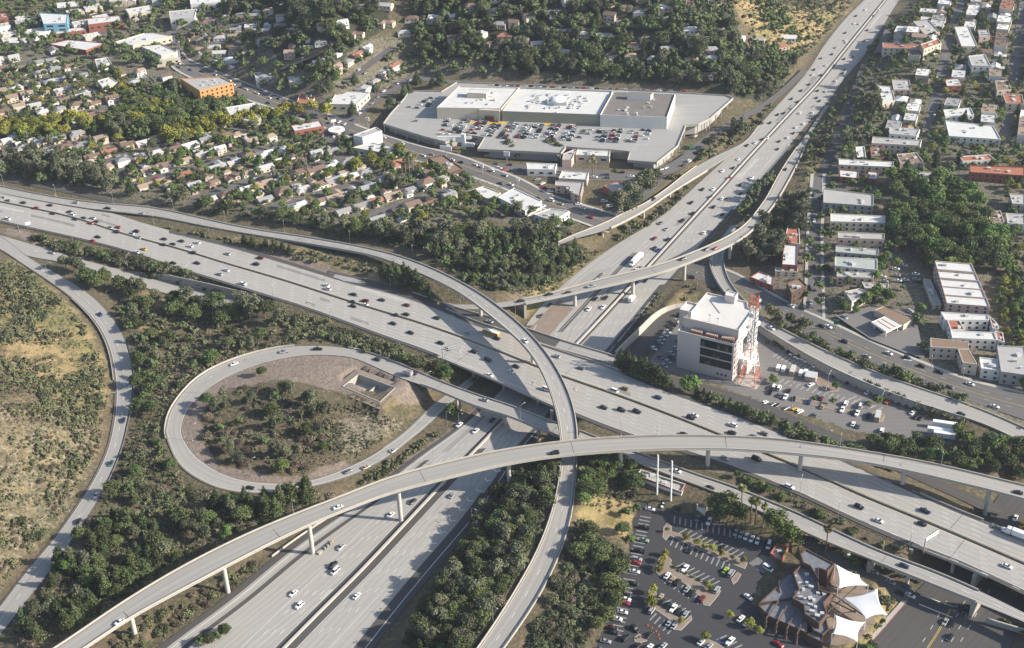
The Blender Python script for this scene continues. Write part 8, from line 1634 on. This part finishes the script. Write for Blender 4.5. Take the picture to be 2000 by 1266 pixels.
guard_rail('X', 'R', .5, .02, fx('X', 540), 'guard rail on wooden posts above the retaining wall of the wide freeway'); guard_rail('X', 'R', .5, fx('X', 600), fx('X', 860), 'guard rail of the wide freeway above the loop ramp'); guard_rail('X', 'R', .5, fx('X', 1440), fx('X', 1790), 'guard rail of the wide freeway above the two-lane ramp'); guard_rail('V', 'R', .6, .41, .555, 'guard rail along the outbound northern freeway beside the curving wall'); guard_rail('D', 'R', .4, .46, .70, 'guard rail along the inner side of the western ramp'); guard_rail('A', 'L', .8, .86, 1, 'guard rail above the eastern slope of the descending flyover ramp')
LAMPS = {}
def lamp_meshes():
    p, a, h = MB(), MB(), MB(); p.tube((0, 0, -.5), (0, 0, 9.4), .14, .08, 8); a.tube((0, 0, 9.3), (1.2, 0, 10.0), .06, .05, 6, False); a.tube((1.2, 0, 10.0), (2.8, 0, 10.15), .05, .05, 6); h.box((3.1, 0, 10.02), (.95, .36, .2), 0, True); b = MB(); b.tube((0, 0, -.3), (0, 0, .25), .38, .36, 8)
    return p.mesh('pole', M_STEEL), a.mesh('arm', M_STEEL), h.mesh('lamp_head', M_HVAC), b.mesh('base', M_KERB)
LP = lamp_meshes()
def lamp(x, y, rot, where, end, key, s=1.0, z=None):
    g = Gp(x, y) if z is None else P(x, y, z); t = empty('street_lamp', g, rot); t.scale = (s, s, s)
    for nm, me in zip(('pole', 'arm', 'lamp_head', 'base'), LP): link(nm, me, t)
    named(t, 'grey street lamp', where, end, key, 'street lamp', 'galvanised street lamps')
for wh, end, rot, pts, ax in (('on the near edge of the wide freeway', 'from the west', 1.0, [(38,453),(145,483),(250,525),(362,550),(646,627),(534,584)], (1, 0)), ('on the island by the curving flyover', 'from the west', -1.2, [(301,438),(410,464),(527,494),(642,524)], (1, 0)), ('along the outer edge of the flyover approach', 'from the west', -1.4, [(8,363),(110,383),(222,398),(340,414),(441,436),(556,454),(684,474),(808,480),(806,502)], (1, 0)),
   ('round the loop ramp', 'from its lower end', .6, [(407,770),(534,710),(687,714),(491,929),(376,861),(834,759)], (0, -1)), ('beside the western ramp', 'from its upper end', .2, [(94,541),(188,632),(218,798),(135,998)], (0, 1)), ('beside the lower freeway', 'from its top', -.8, [(873,832),(757,906),(847,908),(922,1022),(897,834),(1084,938),(963,1216)], (0, 1)),
   ('near the dark pine clump and slender bridge', 'from the west', -1.0, [(763,561),(899,596),(1007,619),(1066,571)], (1, 0)), ('beside the northern freeway', 'from its lower end', 2.6, [(1195,690),(1248,624),(1231,468),(1283,434),(1332,392),(1384,353),(1340,338),(1386,300),(1430,262)], (0, -1)), ('along the eastern boulevard', 'from the west', -2.0, [(1640,665),(1727,734),(1566,640),(1818,720),(1880,745),(1362,556)], (1, 0)),
   ('at the edge of the wide freeway bridge deck', 'from the west', 1.2, [(1043,781),(900,716),(1125,792),(1213,850)], (1, 0)), ('in the belt by the office car park', 'from the west', -1.2, [(1614,866),(1820,902),(1546,800)], (1, 0)), ('in the office block car park', 'from the west', 1.0, [(1610,790),(1616,760),(1720,800)], (1, 0)), ('on the verge by the two-lane ramp', 'from the west', 1.2, [(1562,968),(1776,1072),(1636,1012)], (1, 0))):
    for x, y in pts: lamp(x, y, rot, wh, end, x * ax[0] + y * ax[1])
for f, k_ in ((.299, 'B'), (.605, 'B'), (.753, 'B'), (.832, 'B')):
    p = RB[k_].at(f, .1, 'L', .3); t = empty('street_lamp', p, RB[k_].dir(f) - 1.57)
    for nm, me in zip(('pole', 'arm', 'lamp_head', 'base'), LP): link(nm, me, t)
    named(t, 'grey street lamp', 'on the parapet of the long flyover', 'from the west', f, 'street lamp', 'galvanised street lamps')
p = RB['C'].at(.075, -.1, 'R', .3); t = empty('street_lamp', p, .6); [link(nm, me, t) for nm, me in zip(('pole', 'arm', 'lamp_head', 'base'), LP)]; named(t, 'grey street lamp', 'on the parapet of the straight bridge', 'from the west', 0, 'street lamp', 'galvanised street lamps')
# signs
def sign(x, y, w, h, zb, mat, lb, rot=0.0, diamond=False, z=None, group='road signs'):
    g = Gp(x, y) if z is None else P(x, y, z); t = empty('road_sign', g, rot); tag(t, lb, 'sign', group)
    for s in ((-w * .3, w * .3) if w > 1.5 else (0,)): m_ = MB(); m_.tube((s, 0, -.4), (s, 0, zb + h * .5), .07, .07, 6); m_.build('post', M_STEEL, t)
    m_ = MB()
    if diamond: m_.face([(0, -.12, zb), (w / 2, -.12, zb + w / 2), (0, -.12, zb + w), (-w / 2, -.12, zb + w / 2)]); m_.face([(-w / 2, -.07, zb + w / 2), (0, -.07, zb + w), (w / 2, -.07, zb + w / 2), (0, -.07, zb)])
    else: m_.box((0, -.1, zb), (w, .08, h), 0, True)
    m_.build('board', mat, t)
M_SIGNG = plain('sign_green', (0.02, 0.16, 0.08), .6)
sign(857, 602, 2.2, 2.2, 2.2, M_YEL, 'yellow diamond warning sign on the gore below the flyover', .2, True); sign(57, 448, 3.4, 2.0, 3.6, M_WHITEP, 'white guide sign board on the verge of the wide freeway', .5); sign(744, 1197, 1.2, 1.2, 2.0, M_YEL, 'small yellow marker sign on the lower freeway gore', 0, True); sign(110, 388, 1.6, 1.6, 2.2, M_YEL, 'yellow diamond sign beside the flyover approach at the photo edge', 0, True); sign(72, 496, .9, 1.2, 1.5, M_WHITEP, 'small white sign at the tip of the sunken ramp gore', 0); sign(1892, 800, 1.4, 1.4, 2.2, M_YEL, 'yellow diamond sign on the verge of the rising ramp', 0, True); sign(1352, 300, 4.5, 1.5, 4.5, M_SIGNG, 'green guide sign beside the mall side ramp', .3)
def pylon(x, y, h, w, bh, lb, mat=M_WHITEP): g = Gp(x, y); t = empty('pylon_sign', g, -.3); tag(t, lb, 'sign', 'white pylon signs of the stores'); m_ = MB(); m_.tube((0, 0, -.5), (0, 0, h), .3, .25, 8); m_.build('pole', M_STEEL, t); m_ = MB(); m_.box((0, 0, h - bh), (w, .6, bh), 0, True); m_.build('board', mat, t)
pylon(872, 312, 11, 9, 3.2, 'wide white pylon sign above the brown strip store'); pylon(990, 318, 9, 4.5, 3.6, 'white pylon sign by the mall street corner'); pylon(942, 340, 8, 2, 3, 'narrow white pylon sign at the boulevard bend'); pylon(1012, 368, 8, 2.2, 2.4, 'small white pylon sign by the white school block'); pylon(1770, 727, 8, 4.5, 3, 'pale price sign of the gas station', M_STW); pylon(1632, 645, 7, 3, 3, 'green and white fuel sign at the gas station entrance', M_SIGNG); pylon(720, 262, 14, 3, 3, 'white sign above the blank white box building')
# billboard style pylon of the mall entrance
def wallbox(nm, lb, cat, x, y, z, size, rot, mat, parts=()): t = empty(nm, P(x, y, z), rot); tag(t, lb, cat); m_ = MB(); m_.box((0, 0, 0), size); m_.build('wall', mat, t); [boxm(t, n2, mt, c, s) for n2, mt, c, s in parts]
wallbox('entrance_pylon', 'white stepped entrance pylon at the mall deck ramp', 'pylon', 906, 288, 8, (3, 2, 11), -.3, M_WHITEP, (('panel', M_WHITEP, (-3.5, 0, 4), (5, 1.2, 4)), ('panel', M_WHITEP, (4.5, 0, 1), (8, 1.2, 3.2))))
wallbox('deck_parapet', 'long white curved parapet at the mall deck ramp', 'wall', 888, 272, 13, (26, .7, 2.2), -.05, M_WHITEP, (('coping', M_WHITEP, (0, 0, 2.2), (26.2, .9, .15)),))
def cantilever(k_, ref, px, py, lb, rot):
    rb = RB[k_]; f = rb.frac_px(px, py); p = rb.at(f, 1.0, ref, -.2); t = empty('cantilever_sign', p, rb.dir(f) + rot); tag(t, lb, 'overhead sign', 'cantilever signs of the wide freeway'); m_ = MB(); m_.tube((0, 0, -.5), (0, 0, 8.2), .3, .24, 10); m_.build('post', M_STEEL, t); m_ = MB()
    for z in (6.6, 7.9): m_.tube((0, 0, z), (9.5, 0, z), .14, .12, 6)
    for i in range(6): m_.tube((i * 1.6, 0, 6.6 if i % 2 else 7.9), (i * 1.6 + 1.6, 0, 7.9 if i % 2 else 6.6), .08, .08, 5)
    m_.build('truss_arm', M_STEEL, t); boxm(t, 'board', M_SIGNG, (6.6, .35, 5.9), (5.6, .15, 2.8)); boxm(t, 'board_back', M_STEEL, (6.6, .2, 5.9), (5.6, .1, 2.8)); boxm(t, 'walkway', M_STEEL, (5.5, -.5, 5.6), (7.5, .8, .08))
cantilever('X', 'R', 850, 690, 'white cantilever sign structure reaching over the freeway near the loop', R_(62)); cantilever('X', 'R', 1786, 1065, 'white cantilever sign structure reaching over the freeway near the palm', R_(75))
wallbox('retaining_wall', 'low pale retaining wall at the wide street corner by the photo edge', 'wall', 1985, 1234, .2, (26, .6, 2.6), -.5, M_WALL, (('coping', M_KERB, (0, 0, 2.6), (26.2, .8, .15)),))
# crash cushions
def cushion(x, y, k_, lb):
    rb = RB[k_]; f = rb.frac_px(x, y); t = empty('crash_cushion', P(x, y, rb.at(f)[2] + .05), rb.dir(f)); tag(t, lb, 'crash cushion', 'crash cushions of the freeway gores')
    for i in range(7): boxm(t, 'module', M_TYRE if i % 2 else M_STEEL, (i * 1.1 - 3, 0, 0), (.95, 1.2 - .05 * i, .95))
    boxm(t, 'nose', M_YEL, (4.9, 0, 0), (.8, .9, 1.0)); boxm(t, 'backstop', M_WALL, (-4.6, 0, 0), (2.2, 1.6, 1.0))
cushion(636, 1070, 'Q', 'striped crash cushion with yellow nose beside the flyover column'); cushion(1172, 541, 'Q', 'striped crash cushion with yellow nose under the slender bridge')
# traffic cones around the turning circle
for i, (x, y) in enumerate([(1265,1222),(1273,1227),(1281,1233),(1286,1240),(1288,1248)]):
    t = empty('traffic_cone', P(x, y, 3.1)); m_ = MB(); m_.tube((0, 0, .05), (0, 0, 1.0), .3, .06, 10); m_.build('cone', PM['orange'], t); boxm(t, 'base', PM['orange'], (0, 0, 0), (.7, .7, .06)); named(t, 'orange traffic cone', 'by the turning circle of the dark car park', 'from the west', x, 'cone', 'orange cones in the dark car park')
# paint on the lower freeway: chevrons of the gore; kerbs; planted gore of the northern freeway
cv = MB()
for x, y in [(842,1063),(861,1041),(880,1019),(898,998),(915,980),(933,961),(950,940),(968,922)]:
    p = P(x, y, .07); f = RB['V'].frac_px(x, y); a = RB['V'].dir(f); e, nn = np.array([math.cos(a), math.sin(a)]), np.array([-math.sin(a), math.cos(a)])
    for sgn in (-1, 1):
        q0, q1 = p[:2] + nn * sgn * 1.9 + e * 1.6, p[:2]; cv.face([(*q0, .07), (*q1, .07), (*(q1 + e * .8), .07), (*(q0 + e * .8), .07)])
for k_, ref, d, f0, f1 in (('V', 'R', -3.6, .0, .345), ('Q', 'L', 6.5, .0, .318)): line(cv, RB[k_], ref, d, f0, f1, .36, .06)
for k in range(4):  # crosswalk and stop lines at the street under the ramps
    a, b = P(1795 + 1 * k, 1180 - 9 * k, .24), P(1860 + 3 * k, 1206 - 10 * k, .24)
    if k in (0, 2): d = (b - a) / np.linalg.norm(b - a); nn = np.array([-d[1], d[0], 0]) * .25; cv.face([a - nn, b - nn, b + nn, a + nn])
struct(cv.build('gore_chevrons', M_PAINT))
on('asphalt_lane', RB['V'], M_ASPH, ('R', -9.0, 'R', 0, 0, .155), ('R', -7.0, 'R', 0, .155, .354), dz=.02); on('asphalt_lane', RB['Q'], M_ASPH, ('L', 0, 'L', 4.4, 0, .318), ('L', 10.5, 'L', 13.5, 0, .19), dz=.02)
pb = MB(); pb.face([P(x, y, .05) for x, y in ((1024,652),(1092,584),(1122,600),(1062,668))]); struct(pb.build('planted_gore', M_DIRT))
pb = MB(); pb.face([P(x, y, .06) for x, y in ((1098,590),(1150,533),(1200,520),(1180,545),(1120,604))]); struct(pb.build('striped_gore', M_DECKLOT))
pb = MB(); strip(pb, RB['S3'], 'L', -2.6, 'L', 0, .02, .34, .14); struct(pb.build('pavement', M_KERB)); pb = MB(); strip(pb, RB['S3'], 'L', -.1, 'L', .25, .02, .34, .16); struct(pb.build('red_kerb', M_KERBR))
pb = MB(); line(pb, RB['S3'], 'C', -4.5, 0, .3, .25); line(pb, RB['S3'], 'C', -3.8, 0, .3, .25); struct(pb.build('yellow_lines', M_PAINTY)); pb = MB(); [dashes(pb, RB['S3'], 'C', d, 0, .45, 3, 6) for d in (-8, 0, 4, 8)]; [dashes(pb, RB['S1'], 'C', d, 0, 1, 3, 9, .16) for d in (-3.6, 3.6)]; struct(pb.build('lane_markings', M_PAINT))
pb = MB(); strip(pb, RB['S1'], 'L', -2.8, 'L', -.1, .1, 1, .12); strip(pb, RB['CB'], 'L', -2.5, 'L', -.1, .1, 1, .1); strip(pb, RB['CB'], 'R', .1, 'R', 2.5, .1, 1, .1); strip(pb, RB['S2'], 'L', -2.4, 'L', -.1, 0, 1, .1); strip(pb, RB['S2'], 'R', .1, 'R', 2.4, 0, 1, .1); struct(pb.build('pavement', M_KERB))
ab = MB(); 
for x, y in ((1406,1250),(1416,1256)):
    p = P(x, y, 3.11); ab.box((p[0], p[1], 3.09), (1.6, 1.6, .02), -.6)
struct(ab.build('blue_bay_marking', PM['blue']))
# air between the camera and the hills
hz = bpy.data.materials.new('haze'); hz.use_nodes = True; t_ = hz.node_tree; t_.nodes.remove(t_.nodes['Principled BSDF']); v_ = t_.nodes.new('ShaderNodeVolumePrincipled'); v_.inputs['Color'].default_value = (.74, .83, 1, 1); v_.inputs['Density'].default_value = HAZE = 0.000048; v_.inputs['Anisotropy'].default_value = .2; t_.links.new(v_.outputs[0], t_.nodes['Material Output'].inputs['Volume'])
mb = MB(); mb.box((0, 2800, -220), (12400, 7800, 700), 0, True); o = mb.build('haze', hz); o['kind'] = 'stuff'
build_cars(); build_plants(); build_houses(); finish_labels()
